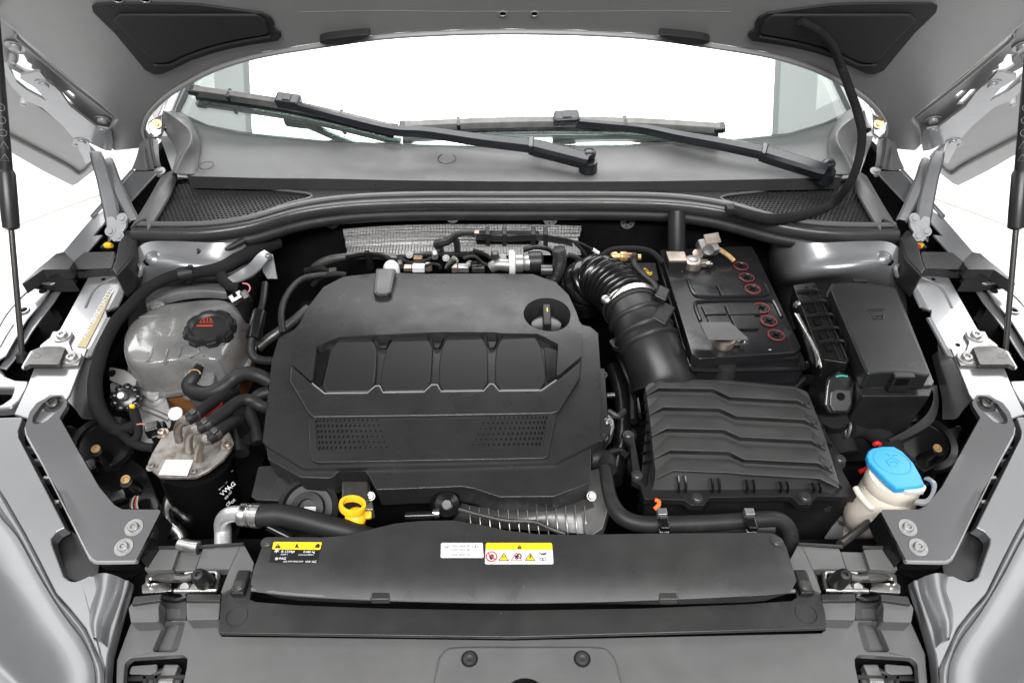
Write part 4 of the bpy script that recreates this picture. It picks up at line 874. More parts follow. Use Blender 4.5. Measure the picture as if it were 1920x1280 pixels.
du.add('front_rim', tube([PD.up(-0.012).hit(*q) for q in ((472, 1104), (560, 1114), (720, 1122), (960, 1127), (1200, 1122), (1400, 1113), (1490, 1107))], 0.0024, 8, 4), M['grey'])
for x in (714, 1252):
    c = PD.up(-0.012).hit(x, 1120); du.add('clip', boxat(c, (0.022, 0.010, 0.010)), M['duct'], bevel=0.002)
for q in (cl((1490, 498))[0], cr((527, 492))[0]): bolt(du, PD.hit(*q), PD.n, 0.0055, M['boltdark'], 'screw', washer=1.3, hgt=0.3)
# stickers
S1 = PD.up(0.0008)
def rrect(x0, y0, x1, y1, dx=0): return [(x0, y0), (x1, y0), (x1+dx, y1), (x0+dx, y1)]
b1 = du.add('coolant_sticker', plate(S1, [(513, 1015), (604, 1016), (594, 1055), (504, 1053)], thick=0.0006, fil=0.002), M['stblack'], label='black and yellow refrigerant sticker')
du.add('yellow_band', plate(S1.up(0.0004), [(513, 1015), (604, 1016), (600, 1030), (510, 1029)], thick=0.0003, fil=0.0015), M['styellow'], b1)
S1b = S1.up(0.0004)
du.text('print', 'R-1234yf', S1b, 540, 1034, 4.6, M['inkwhite'], b1, bold=0.004); du.text('print', '0.460 kg', S1b, 580, 1034.5, 4.2, M['inkwhite'], b1, bold=0.004)
du.text('print', 'GWP 4', S1b, 533, 1039.5, 2.8, M['inkwhite'], b1); du.text('print', 'CO2 eq 0.0018 t', S1b, 574, 1040, 2.8, M['inkwhite'], b1)
du.text('print', 'PAG', S1b, 530, 1047, 4.6, M['inkwhite'], b1, bold=0.004); du.text('print', 'VW AG', S1b, 583, 1053, 4.2, M['inkwhite'], b1, bold=0.004); du.text('print', 'G05 0239 G052 0345', S1b, 550, 1052.5, 2.8, M['inkwhite'], b1)
du.text('print', '*', S1b, 518, 1036, 13, M['inkwhite'], b1, bold=0.004); du.text('print', '*', S1b, 518, 1050, 10, M['inkwhite'], b1, bold=0.004)
def tri(pl, x, y, w_, h_, m, part, par, hh=0.0005): return du.add(part, plate(pl.up(hh), [(x, y-h_/2), (x+w_/2, y+h_/2), (x-w_/2, y+h_/2)], thick=0.0002), m, par)
tri(S1b, 521, 1022.5, 12, 9, M['ink'], 'warning_triangle', b1); du.text('print', '!', S1b, 521, 1023.5, 6, M['styellow'], b1, h=0.0008)
du.add('flame_icon', plate(S1b.up(0.0005), [(553, 1026), (555, 1020), (558, 1018), (558, 1022), (561, 1026)], thick=0.0002), M['ink'], b1)
du.add('book_icon', plate(S1b.up(0.0005), [(590, 1026), (592, 1021), (597, 1018), (600, 1021), (599, 1026)], thick=0.0002), M['ink'], b1)
b2 = du.add('oil_sticker', plate(S1, [(827, 1017), (905, 1017), (907, 1045), (826, 1045)], thick=0.0006, fil=0.002), M['sticker'], label='white engine oil grade sticker')
for st_, y in (('VW 504 00', 1024), ('VW 507 00', 1031), ('SAE 0W 30', 1040)): du.text('print', st_, S1.up(0.0002), 864, y, 5.0, M['inkgrey'], b2)
def oilcan(pl, x, y, s, m, par):
    du.add('oil_can_icon', plate(pl.up(0.0005), [(x-10*s, y-3*s), (x-6*s, y-3*s), (x-5*s, y), (x+4*s, y-1*s), (x+10*s, y-3.5*s), (x+5*s, y+3*s), (x-4*s, y+3*s), (x-5*s, y+0.8*s), (x-8*s, y-1*s)], thick=0.0002), m, par)
oilcan(S1, 837, 1024, 0.6, M['inkgrey'], b2)
def book(pl, x, y, s, m, par):
    for dx in (-3.0, 3.0): du.add('book_icon', tube([pl.up(0.0004).hit(x+(dx-2.4)*s, y-2.5*s), pl.up(0.0004).hit(x+(dx+2.4)*s, y-2.5*s), pl.up(0.0004).hit(x+(dx+2.4)*s, y+2.5*s), pl.up(0.0004).hit(x+(dx-2.4)*s, y+2.5*s), pl.up(0.0004).hit(x+(dx-2.4)*s, y-2.5*s)], 0.00035, 4, 1, cap=False), m, par)
book(S1, 891, 1024, 0.9, M['inkgrey'], b2)
b3 = du.add('hazard_sticker', plate(S1, [(911, 1017), (1035, 1017), (1038, 1057), (909, 1057)], thick=0.0006, fil=0.0025), M['sticker'], label='white and yellow hazard sticker with pictograms')
du.add('yellow_band', plate(S1.up(0.0004), [(911, 1017), (1035, 1017), (1036, 1030), (910.5, 1030)], thick=0.0003, fil=0.002), M['styellow'], b3)
tri(S1.up(0.0004), 974, 1024, 9, 8, M['ink'], 'warning_triangle', b3); du.text('print', '!', S1.up(0.0005), 974, 1025, 5, M['styellow'], b3, h=0.0008)
S3 = S1.up(0.0002)
c2 = S3.px(921.5, 1043); ring_ = [S3.pt(c2.x+0.0062*cos(a), c2.y+0.0062*sin(a), 0.0004) for a in [2*pi*i/24 for i in range(25)]]
du.add('ban_ring', join(tube(ring_, 0.00075, 5, 1, cap=False), tube([ring_[9], ring_[21]], 0.0007, 5, 1)), M['inkred'], b3)
du.add('hand_icon', plate(S3.up(0.0003), [(918, 1047), (917, 1041), (919, 1038), (921, 1040), (922, 1037), (924, 1040), (926, 1038), (925, 1046), (922, 1049)], thick=0.0001), M['ink'], b3)
for x, m_ in ((944.5, 'styellow'), (994, 'styellow')):
    tri(S3, x, 1043, 20, 15, M['ink'], 'warning_triangle', b3, 0.0003); tri(S3, x, 1043.4, 15.5, 11.5, M[m_], 'triangle_field', b3, 0.0006)
du.text('print', '!!!', S3, 944.5, 1045, 6, M['ink'], b3, h=0.0009); du.add('bolt_icon', plate(S3.up(0.0009), [(995, 1038), (992, 1044), (994, 1044), (993, 1048), (997, 1042), (994.6, 1042), (996.5, 1038.5)], thick=0.0001), M['ink'], b3)
p3_ = [S3.up(0.0004).hit(*q) for q in ((968.5, 1036), (978, 1050), (958.5, 1050), (968.5, 1036))]
du.add('red_triangle', tube(p3_, 0.0006, 5, 1, cap=False), M['inkred'], b3); du.text('print', '✽', S3, 969, 1045, 9, M['ink'], b3, h=0.0004); du.text('print', 'x', S3, 969, 1043, 10, M['ink'], b3, h=0.0005, bold=0.03)
du.add('belt_icon', tube([S3.up(0.0004).hit(*q) for q in ((970, 1040), (974, 1037.5), (977, 1041), (976.5, 1046))], 0.0007, 5, 3), M['ink'], b3)
oilcan(S3, 1018, 1037, 0.8, M['ink'], b3); book(S3, 1018, 1048, 1.0, M['ink'], b3)
du.done()
# ================================================================= LATCHES
def latch():
    t = T('bonnet_latch', 'zinc bonnet latch', 'latch', 'bonnet latches')
    L0 = Pl(0.796)
    t.add('base_frame', plate(L0, cE((1085, 370), (1280, 370), (1280, 400), (1300, 425), (1200, 440), (1065, 445), (1062, 390)), thick=0.004, fil=0.002), M['steel'], bevel=0.001)
    t.add('side_frame', plate(L0.up(0.008), cE((1095, 305), (1180, 300), (1170, 330), (1115, 330), (1110, 375), (1088, 370)), thick=0.006, fil=0.002), M['steel'], bevel=0.001)
    t.add('hook_frame', tube([L0.up(0.01).hit(*q) for q in cE((1310, 430), (1600, 425), (1622, 410), (1632, 300), (1560, 290), (1390, 300))], 0.003, 8, 3), M['steel'])
    t.add('claw', plate(L0.up(0.014), cE((1130, 320), (1200, 296), (1310, 295), (1350, 320), (1330, 352), (1200, 345)), thick=0.006, smooth=2), M['boltdark'], bevel=0.0015)
    t.add('claw_arm', tube([L0.up(0.012).hit(*q) for q in cE((1320, 330), (1380, 335), (1440, 320))], [0.006, 0.005, 0.005], 8, 3), M['boltdark'])
    t.add('spring_lug', lathe(L0.hit(*cE((1395, 415))[0]), (0.2, -0.3, 1), [(0.008, 0), (0.008, 0.008), (0.005, 0.011)], 14), M['steel'])
    t.add('tab', plate(L0.up(0.008), cE((1440, 365), (1500, 400), (1480, 430), (1425, 420)), thick=0.004, fil=0.002), M['steel'], bevel=0.001)
    t.add('lower_ring', tube([L0.up(-0.008).hit(*q) for q in cE((1215, 465), (1260, 490), (1340, 495), (1395, 470))], 0.004, 8, 3), M['gloss'])
    c = L0.hit(*cE((1560, 380))[0]); tip = L0.up(0.052).hit(*cE((1480, 305))[0]); ax = (tip-c)
    n_ = ax.length; t.add('rubber_buffer', lathe(c, ax, [(0.0115, -0.01), (0.0108, n_*0.2), (0.0095, n_*0.72), (0.0082, n_*0.9), (0.0055, n_), (0.0024, n_+0.0008), (0.002, n_-0.004)], 26), M['rubber'])
    t.add('screw_plate', boxat(L0.up(-0.004).hit(*cE((1665, 330))[0]), (0.018, 0.034, 0.006)), M['gloss'], bevel=0.002)
    return t
lt = latch(); lt.label = 'zinc bonnet latch with black rubber buffer on the fuel filter side'; lt.done()
def mir_about(t, cpx, label):
    global CX
    old = CX; CX = P(cpx, 1085, 0.8).x; r = t.mirror(label); CX = old; return r
mir_about(lt, 977, 'zinc bonnet latch with black rubber buffer on the washer bottle side')
# ================================================================= BULKHEAD
YB = 1.135
PB_ = Pl(o=(0, YB, 0.85), n=(0, -1, 0.12))
bk = T('bulkhead', 'black bulkhead wall with push-on star washers behind the engine', 'bulkhead')
bk.add('wall', plate(PB_, [(330, 372), (1610, 372), (1640, 420), (1640, 800), (300, 800), (300, 420)], thick=0.01), M['dark'])
for x, y in ((621, 417), (848, 406), (1032, 411), (1177, 417)):
    q = PB_.up(0.004); c = q.px(x, y); R_ = 0.0135
    bk.add('star_washer', plate2(q, circ2(c, R_, 24), [circ2(c, R_*0.28, 10)]+[[Vector((c.x+r_*R_*cos(a+d_), c.y+r_*R_*sin(a+d_))) for r_, d_ in ((0.4, -0.1), (0.78, -0.16), (0.78, 0.16), (0.4, 0.1))] for a in [i*pi/3+0.3 for i in range(6)]], 0.002), M['bolt'])
bk.done()
hs = T('heat_shield', 'dimpled silver heat shield on the black bulkhead', 'heat shield')
r0 = [PB_.up(0.012).hit(x, y) for x, y in ((643, 430), (720, 424), (820, 421), (900, 421), (1000, 421), (1091, 424))]
r1 = [PB_.up(0.028).hit(x, y) for x, y in ((645, 445), (720, 441), (820, 438), (900, 437), (1000, 438), (1088, 438))]
r2 = [PB_.up(0.036).hit(x, y) for x, y in ((648, 460), (720, 457), (820, 455), (900, 455), (1000, 455), (1085, 455))]
r3 = [PB_.up(0.065).hit(x, y) for x, y in ((652, 478), (720, 478), (820, 478), (900, 478), (1000, 478), (1090, 478))]
rr_ = [catmull(r, 84) for r in (r0, r1, r2, r3)]
cols_ = [catmull([r[i] for r in rr_], 20) for i in range(len(rr_[0]))]
pitch = 0.0082; rows_ = []
for j in range(len(cols_[0])):
    row = []
    for i in range(len(cols_)):
        s_ = (cols_[i][j]-cols_[i][0]).length; x_ = cols_[i][j].x
        hh = 0.0017*sin(pi*(x_+s_)/pitch*1.0*sqrt(2))*sin(pi*(x_-s_)/pitch*1.0*sqrt(2))
        row.append(cols_[i][j]+Vector((0, -0.72, 0.69))*hh)
    rows_.append(row)
hs.add(None, thicken(loft(rows_, 0, 0), (0, 0.003, -0.002)), M['shield'], ang=80); hs.done()
# ================================================================= ENGINE
PE = Pl(0.880, 0.10, 0.0, y0=0.75)
en = T('engine_block', 'dark engine block hidden below the plastic cover', 'engine')
en.add('block', plate(Pl(0.78), [(560, 560), (1060, 560), (1100, 930), (540, 930)], thick=0.2), M['dark'], bevel=0.01)
fr_ = en.add('finned_front_housing', loft([[P(x, y, 0.80) for x, y in ((850, 938), (900, 950), (960, 950), (1030, 945), (1075, 930), (1100, 920))], [P(x, y, 0.80) for x, y in ((850, 958), (900, 966), (960, 975), (1030, 965), (1085, 960), (1115, 950))], [P(x, y, 0.785) for x, y in ((850, 975), (900, 985), (960, 992), (1030, 995), (1090, 1000), (1125, 1000))]], 4, 4), M['boltdark'])
for i in range(13):
    x = 880+i*18; en.add('fin', tube([P(x, 950+3*sin(i), 0.803), P(x+2, 975, 0.802), P(x+5, 1002, 0.79)], 0.0009, 6, 2), M['alu'], fr_)
en.add('cast_rib', tube([P(x, y, 0.812) for x, y in ((856, 953), (900, 965), (950, 976), (1000, 978), (1030, 990), (1060, 1001))], 0.0028, 8, 3), M['boltdark'])
en.add('side_casting', plate(Pl(0.80), [(1105, 880), (1140, 872), (1150, 920), (1130, 990), (1100, 1010), (1085, 930)], thick=0.05, fil=0.006), M['alu'], bevel=0.004)
bolt(en, P(1109, 930, 0.815), (0.1, -0.5, 0.9), 0.0050, M['alu'], washer=1.3)
bolt(en, P(695, 930, 0.83), (0.1, -0.5, 0.9), 0.0045, M['alu'], washer=1.3)
en.add('bracket', plate(Pl(0.835), [(640, 900), (690, 900), (692, 940), (640, 938)], thick=0.03), M['boltdark'], bevel=0.003)
en.add('bracket_plate', plate(Pl(0.828), [(676, 905), (692, 905), (700, 955), (684, 955)], thick=0.02), M['bolt'], bevel=0.002)
en.add('alternator_pulley', lathe(P(578, 952, 0.80), (0.1, -0.55, 0.8), [(0.040, -0.03), (0.040, 0), (0.034, 0.004), (0.031, -0.004), (0.022, -0.004), (0.021, 0.010), (0.012, 0.012), (0.011, 0.004)], 32), M['rubber'])
en.add('pulley_tag', boxat(P(581, 955, 0.818), (0.016, 0.008, 0.004)), M['sticker'], bevel=0.001)
en.add('side_cover_panel', plate(Pl(0.835, 0.3), cl((1440, 70), (1560, 60), (1640, 150), (1640, 270), (1430, 260), (1400, 240)), thick=0.06, fil=0.004), M['cover'], bevel=0.004)
en.add('tensioner', lathe(P(837, 945, 0.815), (0.2, -0.6, 0.75), [(0.020, -0.03), (0.020, 0.0), (0.016, 0.008), (0.007, 0.012), (0.006, 0.004)], 20), M['gloss'])
en.add('sensor_body', tube([P(760, 967, 0.82), P(790, 966, 0.82), P(815, 965, 0.82)], [0.005, 0.006, 0.005], 10, 3), M['gloss']); en.add('sensor_tip', lathe(P(812, 962, 0.82), (1, 0, 0), [(0.006, 0), (0.006, 0.008)], 10), M['steel'])
# bits on the cover's flanks
for x, y, r in ((1132, 703, 0.0045), (1140, 793, 0.0065), (1133, 820, 0.0045)): bolt(en, P(x, y, 0.845), (0.4, -0.4, 0.8), r, M['boltdark'] if r < 0.005 else M['alu'], 'flange_bolt', washer=1.2)
en.add('flank_flange', plate(Pl(0.85), [(1118, 690), (1134, 690), (1140, 780), (1146, 800), (1142, 812), (1130, 826), (1118, 826)], thick=0.03, fil=0.003), M['black'], bevel=0.002)
en.add('stud', lathe(P(1138, 741, 0.82), (1, 0, 0.1), [(0.004, 0), (0.004, 0.012)], 10), M['boltdark'])
for i in range(3): en.add('coil_ring', tube([P(1100+14*cos(a)*0.6, 845+i*14+7*sin(a), 0.83) for a in [2*pi*j/12 for j in range(13)]], 0.003, 6, 1), M['gloss'])
en.done()
cv = T('engine_cover', 'black plastic engine cover with four padded scallops and perforated panel', 'engine cover')
baseA = cc((205, 48), (120, 95), (85, 210), (35, 645), (60, 668), (250, 782), (420, 784), (1100, 768), (1590, 752), (1820, 640), (1826, 300), (1810, 70), (1770, 35), (1725, 25), (1640, -100), (1500, -160), (500, -160), (330, -100))
capc = PE.px(1025.5, 588); _q = PE.up(-0.013)
cv.add('main_shell', plate2(_q, fillet([_q.px(*q) for q in baseA], 0.004), [circ2(capc, 0.0365, 30)], 0.045), M['cover'], bevel=0.004, seg=3)
sk = cc((50, 650), (62, 735), (150, 785), (235, 832), (395, 836), (440, 800), (575, 798), (600, 828), (635, 897), (800, 892), (1090, 880), (1150, 890), (1290, 936), (1575, 934), (1770, 862), (1776, 640))
cv.add('front_skirt', plate(PE.up(-0.020), sk, thick=0.042, fil=0.004, draft=-0.002), M['cover'], bevel=0.006, seg=4)
# wall of the lower flank left and right
up_o = [(605, 531), (640, 512), (660, 509), (700, 506), (742, 506), (800, 509), (900, 508), (1000, 506), (1018, 513), (1042, 521), (1066, 546), (1081, 580), (1091, 612), (1091, 664)] + cc((1590, 298), (1600, 122), (1525, 86), (1490, 72), (1280, 74), (1270, 70), (1000, 72), (930, 74), (720, 82), (640, 84), (440, 90), (320, 135), (298, 328), (186, 224)) + [(553, 618), (577, 570)]
capc = PE.px(1025.5, 588)
bl0 = PE.px(815, 640)
def ubul(a, b): return -0.010*((a-bl0.x)/0.25)**2 - 0.010*(max(0.0, b-bl0.y)/0.17)**2
cv.add('upper_shell', plate2(PE.up(0.004), fillet([PE.px(*q) for q in up_o], 0.003), [circ2(capc, 0.0375, 36)], 0.032, ubul, 0.022), M['cover'], bevel=0.005, seg=4)
cc3 = PE.pt(capc.x, capc.y)
cv.add('filler_recess', lathe(cc3, PE.n, [(0.0378, -0.001), (0.036, -0.006), (0.0295, -0.022), (0.029, -0.040), (0.001, -0.0405)], 40, cap=False), M['cover'])
cv.add('recess_floor', plate(PE.up(-0.016), cc((300, 100), (440, 70), (1500, 60), (1620, 110), (1600, 330), (1500, 390), (360, 395), (290, 340)), thick=0.004), M['gloss'])
pads = [((435, 97), (612, 91), (640, 150), (636, 255), (628, 330), (590, 378), (368, 382), (356, 340), (372, 255), (392, 160)),
        ((725, 88), (905, 81), (935, 145), (930, 240), (922, 330), (888, 374), (672, 378), (660, 330), (668, 240), (690, 150)),
        ((1012, 80), (1195, 78), (1224, 140), (1228, 235), (1226, 330), (1200, 370), (985, 373), (968, 330), (968, 240), (980, 150)),
        ((1305, 80), (1480, 84), (1510, 140), (1530, 240), (1534, 320), (1505, 368), (1292, 370), (1266, 330), (1264, 240), (1272, 150))]
for p_ in pads: cv.add('pad', plate(PE.up(-0.004), cc(*p_), thick=0.012, fil=0.004), M['pad'], bevel=0.003, seg=4)
for (a0, a1) in (((640, 92), (720, 88)), ((930, 84), (1000, 80)), ((1220, 80), (1290, 80))):
    cv.add('web_wedge', plate(PE.up(-0.007), cc(a0, a1, (a1[0]-28, 142), (a0[0]+14, 145)), thick=0.009), M['gloss'], bevel=0.001)
for q in (((318, 148), (395, 150), (345, 345), (302, 330)), ((1525, 145), (1596, 128), (1590, 300), (1540, 325))):
    cv.add('web_cheek', plate(PE.up(-0.009), cc(*q), thick=0.006), M['gloss'], bevel=0.001)
band = cc((184, 234), (300, 337), (364, 389), (590, 386), (630, 350), (655, 349), (673, 384), (890, 380), (930, 343), (960, 343), (980, 378), (1205, 375), (1238, 339), (1258, 340), (1286, 375), (1510, 373), (1590, 318), (1722, 212), (1715, 300), (1600, 484), (1560, 494), (930, 505), (300, 514), (272, 486), (176, 322))
cv.add('lower_band', plate(PE.up(-0.0025), band, thick=0.014), M['cover'], bevel=0.003, seg=3)
cv.add('band_highlight', tube([PE.up(-0.0032).hit(*q) for q in cc((298, 335), (364, 388), (590, 385), (630, 349), (655, 348), (673, 383), (890, 379), (930, 342), (960, 342), (980, 377), (1205, 374), (1238, 338), (1258, 339), (1286, 374), (1510, 372), (1590, 317))], 0.0011, 6, 1), M['hinge'])  # pale tube paints the highlight along the band edge
pan = cc((275, 517), (1562, 495), (1590, 490), (1546, 718), (1520, 730), (330, 752), (300, 742), (285, 700))
inn = cc((312, 520), (1545, 499), (1522, 660), (1490, 684), (335, 694), (322, 680))
cv.add('perforated_panel', plate(PE.up(-0.0060), pan, holes=[inn], thick=0.010, hole_depth=0.003, hole_fil=0.004), M['cover'], bevel=0.0028, seg=3)
cv.add('panel_inset', plate(PE.up(-0.0082), cc((300, 517), (1555, 496), (1530, 700), (315, 705)), thick=0.005), M['cover'])
dots = []; PDt = PE.up(-0.0078)
for r in range(6):
    n = 15
    for i in range(n):
        f_ = i/(n-1); sz = 1.0-0.72*f_
        xl = 323+2.8*r + (317+ r*7)*(f_**1.12); yl = 531+r*29-3*f_
        xr = 1537-7*r-(320+r*6.5)*(f_**1.12); yr = 512+r*28.6+6*f_
        for x, y in ((xl, yl), (xr, yr)):
            c = PDt.hit(*cc((x, y))[0]); dots.append(boxat(c, (0.0022*(0.55+0.45*sz), 0.0048*sz+0.0006, 0.0008), (1, 0, 0), PE.n))
cv.add('perforation', join(*dots), M['gloss'], kind='stuff')
tg = cv.add('rear_tongue', plate(PE.up(0.008), [(705, 503), (742, 503), (733, 548), (726, 553), (706, 553), (700, 548)], thick=0.010, fil=0.004), M['cover'], bevel=0.004, seg=3)
cv.add('tongue_strip', plate(PE.up(0.0095), [(710, 505), (737, 505), (730, 546), (724, 550), (709, 550), (705, 546)], thick=0.002, fil=0.003), M['cowl'], tg, bevel=0.0006)
cv.done()
oc = T('oil_filler_cap', 'black oil filler cap with grip bar sunk in the engine cover', 'filler cap')
oc.add('disc', lathe(cc3-PE.n*0.030, PE.n, [(0.0262, 0), (0.0262, 0.006), (0.024, 0.0085), (0.018, 0.0095), (0.001, 0.010)], 36), M['gloss'])
g0 = oc.add('grip', boxat(cc3-PE.n*0.010, (0.013, 0.046, 0.022), (1, 0, 0), PE.n), M['black'], bevel=0.003, seg=3)
oc.add('oil_symbol', plate(PE.up(0.0016), k(1010, 540, 6, [(88, 226), (104, 218), (100, 250), (110, 258), (96, 268), (90, 250)]), thick=0.0004), M['styellow'], g0); oc.done()
# ================================================================= DIPSTICK
dp = T('dipstick', 'yellow ring handle of the oil dipstick in front of the engine cover', 'dipstick')
dc = P(661, 948, 0.852); ax = Vector((0.14, 0.22, 0.93)).normalized(); e_a = Vector((1, 0.1, -0.25)).normalized(); e_b = ax.cross(e_a).normalized()
V, F = [], []; n = 40
for i in range(n):
    a = 2*pi*i/n
    for rr, hh in ((0.0165, -0.0042), (0.0172, 0), (0.0165, 0.0042), (0.0126, 0.0042), (0.0120, 0), (0.0126, -0.0042)):
        V.append(dc+e_a*rr*cos(a)+e_b*rr*0.95*sin(a)+ax*hh)
for i in range(n):
    j = (i+1) % n
    for q in range(6): F.append((6*i+q, 6*i+(q+1) % 6, 6*j+(q+1) % 6, 6*j+q))
dp.add('ring', (V, F), M['yellow'])
dp.add('neck', lathe(P(668, 970, 0.826), (0, -0.35, 1), [(0.006, -0.03), (0.008, -0.012), (0.0125, -0.003), (0.0135, 0.004), (0.010, 0.010), (0.004, 0.013)], 20), M['yellow'])
dp.add('wing', boxat(P(672, 967, 0.828), (0.034, 0.010, 0.007), (1, 0.1, 0), (0, -0.35, 1)), M['yellow'], bevel=0.002); dp.done()
# ================================================================= BATTERY
PBt = Pl(0.862)
bt = T('battery', 'black twelve volt battery with six red-ringed plugs', 'battery')
bt.add('case', plate(PBt.up(-0.024), [(1232, 478), (1418, 470), (1514, 682), (1506, 692), (1312, 694), (1292, 676)], thick=0.17, fil=0.008), M['battery'], bevel=0.004, seg=3)
bl_ = bt.add('lid', plate(PBt, [(1237, 467), (1411, 460), (1503, 650), (1494, 660), (1312, 672), (1297, 664)], thick=0.026, fil=0.006), M['battery'], bevel=0.003, seg=3)
bt.add('lid_rim', tube([PBt.up(-0.024).hit(*q) for q in ((1232, 480), (1262, 575), (1292, 676), (1312, 693), (1420, 692), (1506, 690), (1513, 680))], 0.004, 8, 3), M['battery'])
for pts in (((30, 310), (60, 385), (110, 405), (250, 405), (400, 400), (460, 395), (475, 380), (460, 340)), ((100, 540), (70, 450), (110, 432), (300, 425), (480, 425), (510, 440), (550, 520))):
    bt.add('moulded_rib', tube([PBt.up(0.001).hit(*q) for q in c6(*pts)], 0.0032, 8, 4), M['battery'], bl_)
for q in (((50, 340), (180, 335), (210, 400), (80, 395)), ((190, 335), (330, 335), (370, 395), (220, 398)), ((105, 450), (225, 445), (250, 500), (130, 505)), ((235, 445), (400, 440), (440, 500), (260, 505)), ((135, 510), (255, 508), (290, 580), (165, 590)), ((265, 508), (400, 505), (430, 580), (300, 585))):
    bt.add('label_facet', plate(PBt.up(0.0042), c6(*q), thick=0.004), M['battery'], bl_, bevel=0.0012)
for i, q in enumerate(((325, 237), (357, 300), (390, 365), (440, 470), (480, 543), (521, 622))):
    c = PBt.up(0.001).hit(*c6(q)[0]); R_ = 0.0125
    pg_ = bt.add('plug', lathe(c, (0, 0, 1), [(R_, 0), (R_, 0.0012), (R_*0.85, 0.0015), (R_*0.8, 0.0006), (0.001, 0.0006)], 28), M['battery'], bl_)
    bt.add('red_ring', tube([c+Vector((R_*cos(a), R_*sin(a), 0.001)) for a in [2*pi*j/28 for j in range(29)]], 0.0009 if i < 2 else 0.0013, 6, 1, cap=False), M['ring'], pg_)
    for a in (0.3, 0.3+pi/2): bt.add('cross_slot', boxat(c+Vector((0, 0, 0.0012)), (0.012, 0.0028, 0.001), (cos(a), sin(a), 0)), M['dark'], pg_)
bt.add('white_dot', lathe(PBt.up(-0.006).hit(*c6((480, 712))[0]), (0, -0.7, 0.7), [(0.0035, 0), (0.0035, 0.006)], 14), M['sticker'])
bt.add('front_ledge', plate(PBt.up(-0.010), c6((330, 700), (650, 700), (660, 745), (340, 750)), thick=0.02), M['battery'], bevel=0.002)
bt.done()
def terminal(name, label, q, flip=False):
    t = T('battery_terminal', label, 'terminal', 'battery terminals'); c = PBt.hit(*q)
    t.add('clamp_ring', lathe(c, (0, 0, 1), [(0.0155, 0), (0.0165, 0.004), (0.0165, 0.014), (0.0125, 0.016), (0.0105, 0.016)], 24), M['pipe'])
    t.add('post', lathe(c, (0, 0, 1), [(0.0095, 0), (0.009, 0.0175), (0.0075, 0.0185)], 20), M['bolt'])
    t.add('clamp_ears', boxat(c+Vector((0.020, 0, 0.008)), (0.016, 0.013, 0.011)), M['pipe'], bevel=0.002)
    t.add('nut', lathe(c+Vector((0.026, -0.004, 0.009)), (0.75, -0.6, 0.3), [(0.0062, 0), (0.0062, 0.006), (0.003, 0.006), (0.003, 0.010)], 6), M['steel'])
    return t, c
t1, c1_ = terminal('a', 'front battery clamp with bright nut under the grey flap', c6((225, 672))[0])
t1.add('flap', plate(Pl(0.893, -0.1, 0, y0=0.82), c6((95, 545), (265, 545), (370, 640), (140, 640)), thick=0.003, fil=0.002), M['grey'], bevel=0.0012, label='grey flap over the terminal')
t1.add('cable_boot', lathe(c1_+Vector((0.004, -0.028, -0.055)), (0, 0.15, 1), [(0.016, -0.05), (0.017, 0), (0.017, 0.03), (0.015, 0.036), (0.008, 0.038)], 20), M['rubber'])
t1.done()
t2, c2_ = terminal('b', 'rear battery clamp with tan sensor block and bright nut', c6((52, 238))[0])
t2.add('sensor_block', boxat(c2_+Vector((-0.030, 0.004, 0.006)), (0.034, 0.030, 0.024)), M['black'], bevel=0.003)
t2.add('sensor_top', boxat(c2_+Vector((-0.030, 0.004, 0.0195)), (0.033, 0.029, 0.003)), M['pipe'], bevel=0.001)
t2.add('lug', lathe(c2_+Vector((0.012, 0.020, 0.012)), (0, -0.4, 1), [(0.010, 0), (0.010, 0.004), (0.004, 0.005)], 18), M['pipe'])
t2.add('red_wire', tube([c2_+Vector((-0.02, -0.015, 0.0)), c2_+Vector((-0.03, -0.03, -0.02)), c2_+Vector((-0.045, -0.035, -0.025))], 0.0012, 6, 4), M['red'])
t2.done()
gt = T('ground_clamp', 'steel cable clamp with gold sleeve behind the battery', 'cable clamp')
c = P(*c6((140, 130))[0], 0.885)
gt.add('clamp', boxat(c, (0.034, 0.030, 0.022), (1, 0.3, 0), (0, -0.5, 1)), M['alu'], bevel=0.003)
gt.add('plate', boxat(c+Vector((0.006, 0.004, 0.016)), (0.028, 0.020, 0.003), (1, 0.2, 0), (0, -0.5, 1)), M['pipe'], bevel=0.001)
gt.add('stud', lathe(c+Vector((-0.004, -0.014, 0.0)), (0, -0.6, 0.8), [(0.010, 0), (0.010, 0.010), (0.005, 0.011)], 12), M['boltdark'])
gt.add('sleeve', tube([c+Vector((0.016, -0.002, 0)), c+Vector((0.034, -0.012, -0.008)), c+Vector((0.046, -0.02, -0.016))], 0.0045, 8, 3), M['brass'])
gt.done()
bx_ = T('battery_tray', 'black battery tray and strap below the battery', 'battery tray')
bx_.add('tray', plate(Pl(0.74), [(1225, 520), (1240, 520), (1290, 700), (1530, 700), (1545, 720), (1260, 720)], thick=0.10), M['black'], bevel=0.003)
bx_.add('strap', plate(Pl(0.825), c6((260, 800), (690, 790), (690, 808), (270, 822)), thick=0.004), M['bolt'], bevel=0.001)
bx_.add('cover_flap', plate(Pl(0.80, 0.1), c6((0, 870), (260, 860), (660, 830), (700, 860), (640, 905), (0, 885)), thick=0.03), M['duct'], bevel=0.003)
bx_.done()
